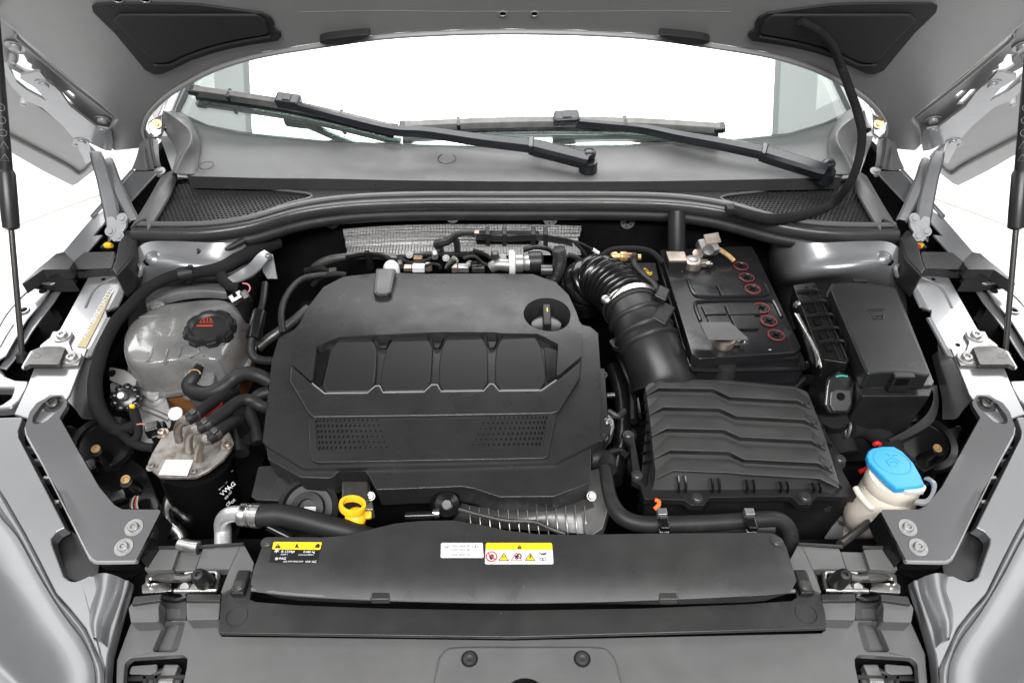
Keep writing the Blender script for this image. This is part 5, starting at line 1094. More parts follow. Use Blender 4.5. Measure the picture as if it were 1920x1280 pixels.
# ================================================================= FUSE BOX
fb = T('fuse_box', 'black fuse box with ribbed clip and moulded relay symbol', 'fuse box')
PFb = Pl(0.905)
fb.add('body', plate(PFb.up(-0.034), c6((800, 400), (830, 340), (1190, 360), (1400, 900), (1380, 960), (1000, 960)), thick=0.16, fil=0.005, draft=-0.012), M['black'], bevel=0.003)
fb.add('body_rim', plate(PFb.up(-0.030), c6((800, 390), (830, 330), (1195, 355), (1405, 880), (1395, 900), (1010, 905), (985, 880)), thick=0.010, fil=0.004), M['duct'], bevel=0.002)
lid_o = c6((825, 365), (850, 330), (880, 325), (960, 322), (1050, 328), (1170, 350), (1190, 362), (1382, 832), (1375, 845), (1290, 832), (1200, 825), (1110, 827), (1045, 835), (1025, 828))
fb_l = fb.add('lid', plate(PFb, lid_o, thick=0.030, fil=0.005), M['black'], bevel=0.005, seg=4)
S_ = PFb.up(0.0002)
for pts in (((1032, 478), (1125, 472)), ((1036, 488), (1128, 482)), ((1040, 480), (1060, 510), (1062, 528), (1080, 530)), ((1118, 476), (1124, 505), (1120, 530)), ((1062, 514), (1124, 510)), ((1066, 530), (1090, 530), (1088, 512)), ((1098, 530), (1118, 530), (1114, 512))):
    fb.add('moulded_symbol', tube([S_.hit(*q) for q in c6(*pts)], 0.0009, 5, 1), M['black'], fb_l)
fb.text('moulded_lettering', 'F  ПИП5', PFb, *c6((1265, 785))[0], 8, M['duct'], fb_l, rot=-0.12, h=0.0004)
cp = fb.add('clip', boxat(PFb.up(-0.016).hit(*c6((1215, 880))[0]), (0.030, 0.012, 0.030)), M['black'], bevel=0.002)
fb.add('clip_window', boxat(PFb.up(-0.010).hit(*c6((1218, 868))[0]), (0.018, 0.010, 0.012)), M['dark'], cp)
fb.add('side_clip', boxat(PFb.up(-0.006).hit(*c6((985, 322))[0]), (0.022, 0.008, 0.010)), M['black'], bevel=0.002)
fb.add('strap', plate(Pl(o=PFb.up(-0.05).hit(*c6((1200, 920))[0]), n=(0, -1, 0.25)), c6((1150, 910), (1255, 905), (1190, 1080), (1130, 1160), (1075, 1120), (1090, 1070)), thick=0.004), M['duct'], bevel=0.001)
fb.add('front_ledge', plate(PFb.up(-0.055), c6((1000, 945), (1140, 950), (1140, 962), (1000, 962)), thick=0.004), M['duct'])
fb.add('front_ledge', plate(PFb.up(-0.055), c6((1270, 945), (1360, 940), (1360, 955), (1270, 962)), thick=0.004), M['duct'])
fb.done()
cu = T('control_unit', 'black finned control unit in a bright metal bracket between battery and fuse box', 'control unit')
PCu = Pl(0.895, 0, 0.12, x0=0.52)
ub = cu.add('housing', plate(PCu, c6((615, 340), (735, 325), (750, 350), (930, 760), (915, 775), (790, 755), (770, 740)), thick=0.05, fil=0.003), M['gloss'], bevel=0.003)
for a, b in (((650, 440), (805, 435)), ((690, 515), (840, 510)), ((720, 588), (875, 585)), ((760, 662), (905, 660)), ((640, 380), (760, 375))):
    p0, p1 = PCu.up(0.001).hit(*c6(a)[0]), PCu.up(0.001).hit(*c6(b)[0]); cu.add('rib', tube([p0, p0.lerp(p1, 0.5)+Vector((0, 0, 0.003)), p1, p1+Vector((0.004, -0.004, -0.02))], 0.0028, 8, 3), M['gloss'], ub)
for a, b in (((735, 480), (700, 480)), ((770, 550), (735, 550)), ((800, 630), (770, 632)), ((830, 690), (800, 700))):
    cu.add('window', boxat(PCu.up(0.001).hit(*c6(((a[0]+b[0])/2, a[1]))[0]), (0.010, 0.014, 0.003)), M['dark'], ub)
for x0, y0, x1, y1 in ((690, 350, 880, 760), (735, 345, 915, 750)):
    cu.add('long_rib', tube([PCu.up(0.001).hit(*c6((x0, y0))[0]), PCu.up(0.001).hit(*c6((x1, y1))[0])], 0.0018, 6, 1), M['gloss'], ub)
cu.add('bracket', loft([[P(*q, 0.885) for q in c6((625, 500), (670, 590), (735, 720), (745, 800))], [P(*q, 0.888) for q in c6((650, 500), (700, 600), (755, 705), (770, 780))], [P(*q, 0.86) for q in c6((655, 510), (705, 610), (760, 715), (785, 800))]], 4, 3), M['steel'])
cu.add('bracket_edge', tube([P(*q, 0.888) for q in c6((628, 500), (680, 590), (745, 715), (765, 770), (770, 800))], 0.0016, 8, 4), M['steel'])
cu.add('fixing', boxat(P(*c6((820, 770))[0], 0.875), (0.030, 0.014, 0.010)), M['steel'], bevel=0.002)
cu.add('ball', lathe(P(*c6((638, 450))[0], 0.89), (0, -0.3, 1), [(0.005, -0.004), (0.006, 0), (0.004, 0.005), (0.001, 0.006)], 12), M['steel'])
cu.done()
ck = T('large_connector', 'black plug connector with grey locking slide below the control unit', 'connector')
PCk = Pl(0.85, 0.9, 0.0, y0=0.70)
ck.add('shell', plate(PCk, c6((810, 860), (870, 815), (940, 840), (970, 880), (950, 1030), (930, 1060), (820, 1060), (790, 1010), (800, 900)), thick=0.06, fil=0.005), M['gloss'], bevel=0.004, seg=3)
ck.add('slide', plate(PCk.up(0.004), c6((825, 935), (860, 920), (940, 925), (945, 1000), (920, 1045), (840, 1045), (820, 1010)), thick=0.008, fil=0.003), M['duct'], bevel=0.002)
ck.add('slide_hole', lathe(PCk.up(0.004).hit(*c6((882, 962))[0]), PCk.n, [(0.006, -0.002), (0.006, 0.0008)], 16), M['dark'])
ck.add('green_lip', tube([PCk.up(0.003).hit(*q) for q in c6((855, 852), (885, 846), (920, 850))], 0.0014, 6, 3), mat('green_mark', (0.05, 0.35, 0.28), 0.5))
ck.add('cable', tube([P(*q, z) for q, z in zip(c6((850, 1070), (850, 1130), (870, 1200), (900, 1290)), (0.81, 0.78, 0.77, 0.76))], 0.021, 14, 4), M['fabric'])
ck.done()
# ================================================================= AIR FILTER BOX
PA = Pl(0.838, 0.03, 0.0, y0=0.62)
ab = T('air_filter_box', 'black air filter box with four stepped ribs on its lid', 'air filter')
fl_o = c7((90, 790), (130, 765), (150, 790), (160, 830), (200, 880), (235, 600), (180, 180), (280, 110), (1250, 160), (1350, 210), (1480, 520), (1560, 640), (1605, 690), (1600, 730), (1575, 750), (1680, 940), (1675, 948), (1395, 938), (1355, 997), (1275, 997), (1215, 942), (640, 950), (602, 1004), (508, 1002), (460, 968), (180, 960), (150, 860), (95, 830))
ab.add('flange', plate(PA.up(-0.036), fl_o, thick=0.012, fil=0.003), M['black'], bevel=0.002)
ab.add('lower_box', plate(PA.up(-0.05), c7((150, 860), (200, 300), (1350, 250), (1670, 940), (1400, 945), (600, 960), (190, 960)), thick=0.15, draft=-0.01), M['black'], bevel=0.003)
dome_o = c7((186, 170), (205, 145), (285, 112), (700, 118), (1250, 167), (1325, 195), (1345, 215), (1450, 480), (1560, 835), (1565, 858), (1430, 818), (900, 786), (800, 776), (385, 760), (266, 800), (250, 700), (220, 400))
ab.add('lid_dome', plate(PA.up(-0.012), dome_o, thick=0.026, draft=0.0), M['lid'], bevel=0.003)
steps_top = [((190, 165), (283, 113), (700, 120), (800, 125), (1250, 168), (1340, 205)),
             ((203, 206), (282, 173), (668, 180), (785, 236), (1265, 262), (1368, 298)),
             ((220, 345), (315, 308), (712, 318), (830, 372), (1318, 398), (1422, 440)),
             ((240, 495), (340, 459), (742, 468), (860, 520), (1365, 545), (1474, 592)),
             ((258, 652), (365, 612), (778, 624), (885, 678), (1412, 705), (1528, 752)),
             ((262, 800), (385, 758), (800, 775), (900, 785), (1420, 815), (1568, 862))]
def ylo(L, d): return [(x+4, y+d) for x, y in L]
zt = -0.006
for i in range(5):
    back = ylo(steps_top[i], 33) if i else steps_top[0]; front = steps_top[i+1]
    rB = [PA.up(zt-0.010).hit(*q) for q in c7(*back)]; rF = [PA.up(zt+0.004).hit(*q) for q in c7(*front)]
    rM = [a.lerp(b, 0.6)+Vector((0, 0, 0.002)) for a, b in zip(rB, rF)]
    rD = [p+Vector((0, 0.0015, -0.018)) for p in rF]
    for R_ in (rB, rM, rF):       # ends dip down a little at both sides
        R_[0] = R_[0]+Vector((0, 0, -0.006)); R_[-1] = R_[-1]+Vector((0, 0, -0.006))
    for R_ in (rB, rM, rF, rD): R_[:] = [p_ for a, b in zip(R_, R_[1:]) for p_ in (a, a.lerp(b, 0.5))]+[R_[-1]]
    ab.add('lid_step', loft([rB, rM, rF, [p+Vector((0, 0.0004, -0.0025)) for p in rF]], 0, 0), M['lid'], bevel=0.0012, seg=3)
    if i < 4: ab.add('step_face', loft([[p+Vector((0, 0.0004, -0.0025)) for p in rF], rD], 0, 0), M['gloss'])
    if i < 4:
        fa = front
        ab.add('step_corner', plate(PA.up(zt+0.0035), c7((fa[4][0]+4, fa[4][1]-38), (fa[5][0]-40, fa[5][1]-62), (fa[5][0]-14, fa[5][1]-34), (fa[5][0]-40, fa[5][1]-8), (fa[4][0]+8, fa[4][1]-6)), thick=0.004), M['duct'], bevel=0.001)
ab.add('front_face', loft([[PA.up(-0.014).hit(*q) for q in c7((262, 800), (385, 765), (900, 790), (1430, 820), (1570, 868))], [PA.up(-0.036).hit(*q) for q in c7((236, 893), (400, 897), (900, 893), (1430, 886), (1582, 882))]], 3, 2), M['lid'])
for x in (445, 682, 925, 1162, 1392):
    for dx in (-24, 24):
        yb_ = 0
        a = PA.up(-0.014).hit(*c7((x+dx, 798+(x-445)*0.055))[0]); b = PA.up(-0.034).hit(*c7((x+dx, 912))[0])
        ab.add('clip_fin', tube([a, a.lerp(b, 0.5)+Vector((0, -0.003, 0.003)), b+Vector((0, -0.002, 0.002))], 0.0019, 6, 3), M['gloss'])
for x, y in ((555, 955), (1315, 950), (1562, 680), (68, 510), (130, 795)):
    bolt(ab, PA.up(-0.036).hit(*c7((x, y))[0]), PA.n, 0.0062, M['boltdark'], 'screw', washer=1.3, hgt=0.5)
ab.add('side_flange', plate(PA.up(-0.045), c7((30, 490), (80, 480), (110, 520), (140, 700), (160, 780), (100, 800), (80, 580), (35, 540)), thick=0.008, fil=0.003), M['black'], bevel=0.002)
for y in range(270, 760, 70):
    ab.add('side_rib', tube([PA.up(-0.02).hit(*c7((205+(y-270)*0.08, y))[0]), PA.up(-0.042).hit(*c7((155+(y-270)*0.03, y+20))[0])], 0.002, 6, 1), M['gloss'])
for y in (320, 450, 580): ab.add('side_rib', tube([PA.up(-0.02).hit(*c7((1370+(y-290)*0.36, y-10))[0]), PA.up(-0.034).hit(*c7((1398+(y-290)*0.36, y+8))[0])], 0.0018, 6, 1), M['gloss'])
PAf = Pl(o=PA.up(-0.07).hit(*c7((1000, 990))[0]), n=(0, -1, 0.12))
for s_, x, y, h_ in (('VW AG', 985, 968, 7), ('3Q0 129', 985, 985, 6), ('>PP-GF30<', 1000, 1001, 5), ('FILTER 2.0', 1130, 968, 7), ('TDI EVO AIR', 1130, 983, 6), ('MADE IN EU', 1125, 997, 5), ('Typ 5Q', 1515, 975, 8), ('*3Q 129 607*', 1560, 990, 7), ('ABCD', 1470, 1010, 8), ('08.20', 1470, 1028, 6), ('12.4', 1470, 1042, 6)):
    ab.text('moulded_lettering', s_, PAf, *c7((x, y))[0], h_/3.765*1.6, M['bolt'], h=0.001)
ab.done()
# intake bellows and duct
ib = T('intake_hose', 'ribbed black rubber intake bellows with steel band clamp', 'intake hose')
path = [P(*q, z) for q, z in zip(cb((150, 470), (260, 440), (420, 520), (560, 640), (650, 760)), (0.79, 0.845, 0.865, 0.865, 0.86))]
ib.add('bellows', ribbed([P(*q, z) for q, z in zip(cb((200, 640), (215, 520), (330, 470), (470, 560), (590, 690)), (0.77, 0.825, 0.85, 0.855, 0.855))], (0.040, 0.043), 0.0125, 0.0042, 28, 8), M['gloss'])
d0 = P(*cb((600, 690))[0], 0.853); d1 = P(*cb((700, 900))[0], 0.845); d2 = P(*cb((780, 1080))[0], 0.83); d3 = P(*cb((880, 1330))[0], 0.80); d4 = P(*cb((900, 1420))[0], 0.79)
ax = (d1-d0).normalized()
ib.add('cuff', tube([d0-ax*0.005, d0+ax*0.016], 0.0465, 32, 1), M['rubber'], bevel=0.002)
rg = [d0+ax*0.006+(Vector((1, 0, 0))-ax*ax.x).normalized()*0 for i in range(1)]
sdv = ax.cross(Vector((0, 0, 1))).normalized(); upv = sdv.cross(ax).normalized()
V, F = [], []
for i in range(49):
    a = 2*pi*i/48
    for rr, hh in ((0.0475, -0.0), (0.0487, 0.0), (0.0487, 0.010), (0.0475, 0.010)): V.append(d0+ax*(hh-0.002)+(sdv*cos(a)+upv*sin(a))*rr)
for i in range(48):
    for q in range(4): F.append((4*i+q, 4*i+(q+1) % 4, 4*i+4+(q+1) % 4, 4*i+4+q))
ib.add('band_clamp', (V, F), M['steel'])
cs = d0+ax*0.003-sdv*0.048+upv*0.014; 
for s_ in (-1, 1):
    if (d0+sdv*s_*0.05).x < d0.x: cs = d0+ax*0.003+(sdv*s_*0.90+upv*0.44)*0.051
ib.add('clamp_screw', lathe(cs, (-0.5, -0.5, 0.6), [(0.006, -0.014), (0.006, 0), (0.0075, 0.001), (0.0075, 0.007), (0.004, 0.009)], 12), M['steel'])
ib.done()
idt = T('intake_duct', 'smooth black plastic duct leading into the air filter box', 'intake duct')
idt.add('pipe', tube([d0+ax*0.012, d1, d2, d3, d4], [0.044, 0.046, 0.049, 0.052, 0.055], 36, 6), M['black'])
for c_, r_ in ((d0.lerp(d1, 0.62), 0.0505), (d1.lerp(d2, 0.25), 0.0515), (d1.lerp(d2, 0.75), 0.0525)):
    ax2 = (d2-d1).normalized(); idt.add('collar', tube([c_-ax2*0.006, c_, c_+ax2*0.006], [r_-0.004, r_, r_-0.004], 36, 3), M['black'])
idt.add('ear', plate(Pl(0.84, 0, 0.3, x0=d1.x), cb((415, 1000), (520, 930), (640, 900), (640, 1020), (560, 1080), (450, 1050)), thick=0.01, fil=0.004), M['black'], bevel=0.002)
idt.add('sensor', boxat(P(*cb((870, 790))[0], 0.875), (0.026, 0.060, 0.020), (1, -0.5, 0), (0.3, 0, 1)), M['black'], bevel=0.003)
idt.add('sensor_plug', boxat(P(*cb((860, 620))[0], 0.885), (0.022, 0.038, 0.020), (1, -0.4, 0), (0.3, 0, 1)), M['gloss'], bevel=0.003)
idt.add('sensor_wire', ribbed([P(*q, z) for q, z in zip(cb((840, 570), (790, 500), (700, 420), (640, 350), (640, 270)), (0.885, 0.885, 0.885, 0.88, 0.875))], 0.0055, 0.004, 0.0007, 10, 6), M['black'])
idt.done()
# ================================================================= WASHER BOTTLE
def cW(*p): return k(1580, 820, 4.572, p)
wb = T('washer_bottle', 'cream washer bottle with bright blue cap beside the air filter box', 'washer bottle')
PWc = Pl(0.842, -0.10, 0.0, y0=0.56)
nc = PWc.up(-0.02).hit(*cW((450, 330))[0])
a0 = P(*cW((420, 400))[0], 0.815); a1 = P(*cW((360, 520))[0], 0.79); a2 = P(*cW((230, 640))[0], 0.76); a3 = P(*cW((170, 740))[0], 0.70)
wb.add('neck', lathe(a0, (-0.05, 0.05, 1), [(0.034, -0.04), (0.037, -0.022), (0.035, -0.012), (0.0335, -0.006), (0.035, -0.002), (0.034, 0.010), (0.032, 0.016)], 32), M['whiteplastic'])
wb.add('shoulder', tube([a0+Vector((0, 0, -0.02)), a1, a2, a3, a3+Vector((-0.01, 0, -0.08))], [0.035, 0.036, 0.033, 0.030, 0.034], 24, 5), M['whiteplastic'])
wb.add('fold', loft([[P(*q, 0.80) for q in cW((250, 540), (300, 560), (360, 600))], [P(*q, 0.79) for q in cW((235, 640), (300, 660), (340, 700))], [P(*q, 0.775) for q in cW((235, 780), (275, 840), (300, 770))]], 3, 3), M['whiteplastic'])
wb.add('side_bead', tube([P(*q, 0.815) for q in cW((110, 430), (150, 500), (230, 590), (260, 600))], 0.004, 8, 4), M['whiteplastic'])
cap_o = cW((205, 150), (220, 110), (260, 85), (340, 72), (440, 72), (520, 120), (610, 215), (670, 320), (708, 405), (650, 420), (560, 428), (465, 435), (380, 370), (290, 280), (220, 200))
bcap = wb; cap_ = wb.add('cap', plate(PWc, cap_o, thick=0.010, smooth=0, fil=0.004), M['blue'], bevel=0.0025, seg=3, label='bright blue washer cap')
bcap.add('cap_skirt', plate(PWc.up(-0.009), cW((240, 180), (260, 130), (340, 110), (440, 110), (540, 180), (620, 300), (600, 400), (480, 425), (400, 385), (300, 300)), thick=0.013, smooth=2), M['blue'], cap_, bevel=0.001)
c2 = PWc.px(*cW((425, 205))[0])
for r_ in (0.0235,): bcap.add('embossed_ring', tube([PWc.pt(c2.x+r_*cos(a), c2.y+r_*sin(a), 0.0) for a in [2*pi*i/36 for i in range(37)]], 0.0009, 6, 1, cap=False), M['blue'], cap_)
g_ = [tube([PWc.up(0.0001).hit(*q) for q in cW(*pts)], 0.0007, 5, 1) for pts in (((370, 200), (420, 175), (495, 205), (460, 245), (405, 245), (370, 200)), ((425, 165), (440, 150), (470, 150)), ((400, 160), (395, 145), (370, 140)), ((405, 215), (440, 200), (470, 222)))]
bcap.add('embossed_screen_symbol', join(*g_), M['blue'], cap_, kind='stuff')
bcap.add('white_tab', plate(PWc.up(-0.004), cW((500, 430), (710, 400), (718, 430), (700, 462), (560, 466)), thick=0.006, fil=0.002), M['sticker'], cap_, bevel=0.001)
bcap.done()
hk = T('bonnet_cable_hook', 'small polished metal hook on the brace next to the blue cap', 'hook')
hk.add(None, thicken(loft([[P(*q, z) for q, z in zip(cW((705, 340), (760, 370), (770, 440), (720, 520), (640, 525)), (0.852, 0.855, 0.853, 0.848, 0.845))], [P(*q, z) for q, z in zip(cW((740, 335), (805, 390), (790, 480), (720, 565), (615, 555)), (0.852, 0.856, 0.853, 0.848, 0.845))]], 5, 3), (0, 0, -0.004)), M['hinge'])
hk.done()
def cT(*p): return k(200, 440, 5.819, p)
def cU(*p): return k(200, 640, 5.819, p)
def cN(*p): return k(560, 380, 3.368, p)
def cF(*p): return k(260, 840, 4.364, p)
def zs(pts, *z):
    n = len(pts)
    if len(z) < n: z = [z[0]+(z[-1]-z[0])*i/(n-1) for i in range(n)] if len(z) == 2 else [z[0]]*n
    return [P(x, y, h_) for (x, y), h_ in zip(pts, z)]
# ================================================================= COOLANT TANK
PT = Pl(0.866)
ct = T('coolant_tank', 'translucent grey coolant expansion tank with seam and brown coolant inside', 'coolant tank')
top = [PT.px(*q) for q in [(233, 622), (243, 605), (260, 591), (282, 578), (310, 568), (348, 563), (386, 559), (413, 559), (432, 564), (444, 575), (450, 592), (443, 618), (430, 640), (406, 671), (370, 672), (336, 674), (293, 680), (265, 683), (250, 678), (236, 668), (230, 652), (230, 636)]]
top = catmull(top, 3, True)
if area2(top) < 0: top.reverse()
cen = sum(top, Vector((0, 0)))/len(top)
def ring(off, z):
    return [Vector((cen.x+(q.x-cen.x)*(1+off/0.11)+PT.o.x, cen.y+(q.y-cen.y)*(1+off/0.11)+PT.o.y, z)) for q in top]
def closed_loft(rows):
    n = len(rows[0]); V = [p for r in rows for p in r]; F = []
    for i in range(len(rows)-1):
        for j in range(n): F.append((i*n+j, i*n+(j+1) % n, (i+1)*n+(j+1) % n, (i+1)*n+j))
    return V, F
def topring(off, dz):
    r = ring(off, 0.866+dz)
    return r
rows = [topring(-0.098, 0.006), topring(-0.07, 0.0055), topring(-0.035, 0.004), topring(-0.010, 0.0015), topring(-0.002, -0.003), topring(0.0015, -0.010), topring(0.006, -0.040), topring(0.008, -0.058)]
g = closed_loft(rows); g[1].append(tuple(range(len(top))))
tk = ct.add('upper_shell', g, M['tank'])
ct.add('seam_flange', closed_loft([topring(0.008, -0.056), topring(0.016, -0.057), topring(0.0165, -0.061), topring(0.015, -0.065), topring(0.007, -0.066)]), M['tank'])
ct.add('lower_shell', closed_loft([topring(0.007, -0.062), topring(0.004, -0.09), topring(-0.008, -0.125), topring(-0.03, -0.13)]), M['fluid'], label='lower half holding brown coolant')
S = Pl(0.8695)
for pts in (((560, 1090), (640, 900), (680, 870), (900, 850)), ((360, 900), (640, 880)), ((330, 1035), (450, 1055), (580, 1090), (760, 1110)), ((330, 1150), (440, 1130), (560, 1100)), ((500, 1270), (560, 1110)), ((620, 890), (600, 960), (740, 970), (745, 880)), ((690, 870), (742, 785)), ((820, 1200), (800, 1270)), ((1000, 1210), (1010, 1290)), ((440, 1380), (520, 1250)), ((620, 1400), (680, 1240)), ((780, 1330), (840, 1220), (980, 1180)), ((900, 1340), (1010, 1290), (1060, 1320))):
    ct.add('moulded_rib', tube([S.up(-0.0004).hit(*q) for q in cT(*pts)], 0.0017, 7, 3), M['tank'], tk)
ct.add('level_window', plate(S, cT((610, 1040), (690, 1015), (670, 1070), (600, 1090)), thick=0.001, fil=0.003), M['fluid'], tk)
# stepped outlet block
ct.add('outlet_block', plate(Pl(0.838, 0.25, 0.0, y0=0.76), cU((830, 205), (870, 190), (1170, 185), (1200, 210), (1165, 420), (1130, 560), (1060, 600), (880, 585), (850, 560), (838, 400)), thick=0.055, fil=0.006), M['tank'], bevel=0.004, seg=3)
ct.add('outlet_rim', tube(zs(cU((850, 480), (855, 580), (880, 612), (1000, 622), (1080, 630), (1130, 600)), 0.795, 0.79), 0.004, 8, 4), M['tank'])
ct.add('outlet_nozzle', tube(zs(cU((1030, 250), (1000, 300), (965, 370)), 0.852, 0.846, 0.84), 0.0072, 12, 3), M['fabric'])
for q in ((1000, 262), (958, 352)):
    c = P(*cU(q)[0], 0.851 if q[0] > 980 else 0.846); ct.add('hose_clip', tube([c+Vector((0.009*cos(a), 0.004*sin(a), 0.005*sin(a))) for a in [pi*i/8 for i in range(9)]], 0.0011, 5, 1), M['brass'])
ct.add('rear_boss', lathe(P(*cT((555, 765))[0], 0.862), (0, -0.3, 1), [(0.011, -0.01), (0.011, 0.0), (0.007, 0.004), (0.006, 0.0)], 18), M['tank'])
ct.add('rear_tray', loft([zs(cT((420, 640), (700, 560), (1000, 530), (1250, 530)), 0.85, 0.85), zs(cT((430, 760), (700, 640), (1000, 600), (1300, 620)), 0.86, 0.86), zs(cT((450, 850), (700, 740), (1000, 690), (1320, 700)), 0.845, 0.845)], 5, 4), M['tank'])
ct.add('neck', lathe(P(*cT((1095, 1000))[0], 0.866), (0, -0.05, 1), [(0.041, -0.002), (0.040, 0.004), (0.035, 0.006), (0.033, 0.012)], 32), M['tank'])
cp_ = ct
cpc = P(*cT((1108, 985))[0], 0.884); cn = Vector((0, -0.05, 1)).normalized(); Rr = 0.0370
V, F = [], []; n = 96
def lob(a):
    s = 0.5+0.5*cos(8*a); return 1.0-0.075*(max(0, min(1, (s-0.72)/0.16)))
PCp = Pl(o=cpc, n=cn)
prof = [(1.02, -0.020), (1.03, -0.006), (1.0, -0.001), (0.96, 0.0012), (0.82, 0.0012), (0.78, -0.0015), (0.70, -0.004), (0.02, -0.004)]
for rr, hh in prof:
    for i in range(n):
        a = 2*pi*i/n; f_ = lob(a) if rr > 0.9 else 1
        V.append(PCp.pt(Rr*rr*f_*cos(a), Rr*rr*f_*sin(a), hh))
for i in range(len(prof)-1):
    for j in range(n): F.append((i*n+j, i*n+(j+1) % n, (i+1)*n+(j+1) % n, (i+1)*n+j))
F.append(tuple((len(prof)-1)*n+j for j in range(n)))
lid = cp_.add('cap', (V, F), M['black'], ang=30, label='black lobed cap with red warning print')
q = PCp.up(-0.0036)
cp_.add('warning_triangle', join(tube([q.hit(*z_) for z_ in cT((1015, 958), (1070, 890), (1095, 905), (1110, 885), (1165, 958), (1015, 958))], 0.0007, 5, 1), *[tube([q.hit(*z_) for z_ in cT((x, 950), (x+8, 925), (x-4, 905))], 0.0009, 5, 2) for x in (1060, 1095, 1130)]), M['capred'], lid, kind='stuff')
cp_.add('red_line', plate(q.up(0.0005), cT((980, 985), (1162, 982), (1162, 1000), (980, 1000)), thick=0.0003), M['capred'], lid)
for i in range(8):
    a = 2*pi*(i+0.5)/8; d_ = Vector((cos(a), sin(a)))
    cp_.add('grip_lug', boxat(PCp.pt(d_.x*Rr*1.03, d_.y*Rr*1.03, -0.0095), (0.0145, 0.004, 0.010), PCp.e1*(-d_.y)+PCp.e2*d_.x, cn), M['black'], lid, bevel=0.0012)
ct.done()
# ================================================================= FUEL FILTER
ff = T('fuel_filter', 'black fuel filter canister with oxidised metal lid and white label', 'fuel filter')
PFf = Pl(0.825, 0.06, 0.05, y0=0.63, x0=-0.45)
lid_px = [(276, 868), (284, 882), (298, 894), (330, 895), (365, 894), (388, 883), (418, 860), (433, 840), (437, 824), (429, 807), (406, 792), (375, 788), (345, 798), (306, 812), (297, 828), (284, 850)]
fl_ = ff.add('lid', plate(PFf, lid_px, thick=0.006, fil=0.006), M['rusty'], bevel=0.0018)
ff.add('lid_dome', lathe(PFf.hit(362, 842), PFf.n, [(0.040, 0.0), (0.036, 0.0014), (0.001, 0.0018)], 32), M['rusty'])
ctp = PFf.up(-0.006).hit(362, 846); cbt = P(402, 985, 0.64); ax = (ctp-cbt); Lc = ax.length
ff.add('canister', lathe(cbt, ax, [(0.030, 0), (0.044, 0.012), (0.049, 0.03), (0.0505, Lc-0.034), (0.0500, Lc-0.016)], 40), M['gloss_black'])
PSt = PFf.up(0.0028)
sk_ = ff.add('label', plate(PSt, cF((222, 92), (446, 95), (396, 224), (162, 216)), thick=0.0008, fil=0.0015), M['sticker'])
ff.text('label_print', '3Q0 127 400  08.20', PSt, *cF((275, 208))[0], 2.4, M['inkgrey'], sk_)
for q in ((110, 152), (455, 200)): bolt(ff, PFf.hit(*cF(q)[0]), PFf.n, 0.0045, M['rusty'], 'rivet', hgt=0.9)
for q in ((610, 1003), (1320, 1135)): bolt(ff, PFf.hit(*cU(q)[0]), PFf.n, 0.0052, M['pipe'], 'rivet', hgt=1.1)
pipes = [((790, 1080), (775, 990), (790, 910), (835, 860), (880, 850)), ((900, 1200), (890, 1100), (905, 1010), (950, 965), (1000, 955)), ((1000, 1280), (1005, 1190), (1025, 1115), (1065, 1075), (1110, 1065))]
for pp in pipes:
    z0 = 0.83; pts = [P(*q, z) for q, z in zip(cU(*pp), (0.832, 0.852, 0.872, 0.884, 0.886))]
    ff.add('pipe', tube(pts, 0.0056, 14, 5), M['pipe'])
    d_ = (pts[-1]-pts[-2]).normalized(); ff.add('pipe_collar', tube([pts[-1]-d_*0.004, pts[-1]+d_*0.003], 0.0075, 16, 1), M['rusty'], bevel=0.001)
# printed lettering on the barrel
vd = (EYE-P(425, 925, 0.73)).normalized(); PTx = Pl(o=cbt.lerp(ctp, 0.55)+vd*0.0535+Vector((0.022, 0.0, 0.0)), n=(vd.x+0.62, vd.y-0.05, vd.z-0.2))
for s_, x, y, h_ in (('107 ...', 431, 885, 4), ('BWA 127', 418, 909, 4), ('VW', 422, 920, 9), ('AG', 434, 911, 9), ('500 127', 428, 928, 4), ('CE', 428, 944, 6), ('OE', 437, 939, 5)):
    ff.text('print', s_, PTx, x, y, h_, M['inkwhite'], rot=0.72, bold=0.012)
ff.done()
# filter hoses
for i, (pp, zz, lab, m_) in enumerate((((( 875, 855), (980, 790), (1120, 690), (1260, 610), (1400, 560)), (0.886, 0.885, 0.87, 0.85, 0.82), 'black fuel hose on the rearmost filter pipe', 'rubber'),
        (((995, 955), (1150, 870), (1300, 760), (1450, 650), (1580, 640), (1680, 700), (1780, 730)), (0.886, 0.885, 0.88, 0.87, 0.865, 0.86, 0.85), 'black ribbed fuel hose on the middle filter pipe', 'rubber'),
        (((1110, 1065), (1200, 1005), (1310, 920), (1420, 860), (1470, 900), (1500, 1000)), (0.886, 0.885, 0.875, 0.86, 0.84, 0.80), 'short black fuel hose on the foremost filter pipe', 'rubber'))):
    t = T('fuel_hose', lab, 'hose', 'fuel filter hoses'); pts = [P(*q, z) for q, z in zip(cU(*pp), zz)]
    t.add('hose', tube(pts, [0.0086, 0.0088]+[0.0085]*(len(pts)-2), 14, 5), M[m_])
    d_ = (pts[1]-pts[0]).normalized(); c = pts[0]+d_*0.012
    t.add('clamp', tube([c-d_*0.004, c+d_*0.004], 0.0098, 16, 1), M['boltdark'], bevel=0.001)
    t.add('clamp_tab', boxat(c+Vector((0.002, -0.004, 0.0105)), (0.008, 0.007, 0.004), d_, (0, -0.3, 1)), M['boltdark'], bevel=0.001)
    t.done()
t = T('coolant_hose', 'thick black coolant hose looping from the coolant tank to the engine', 'hose')
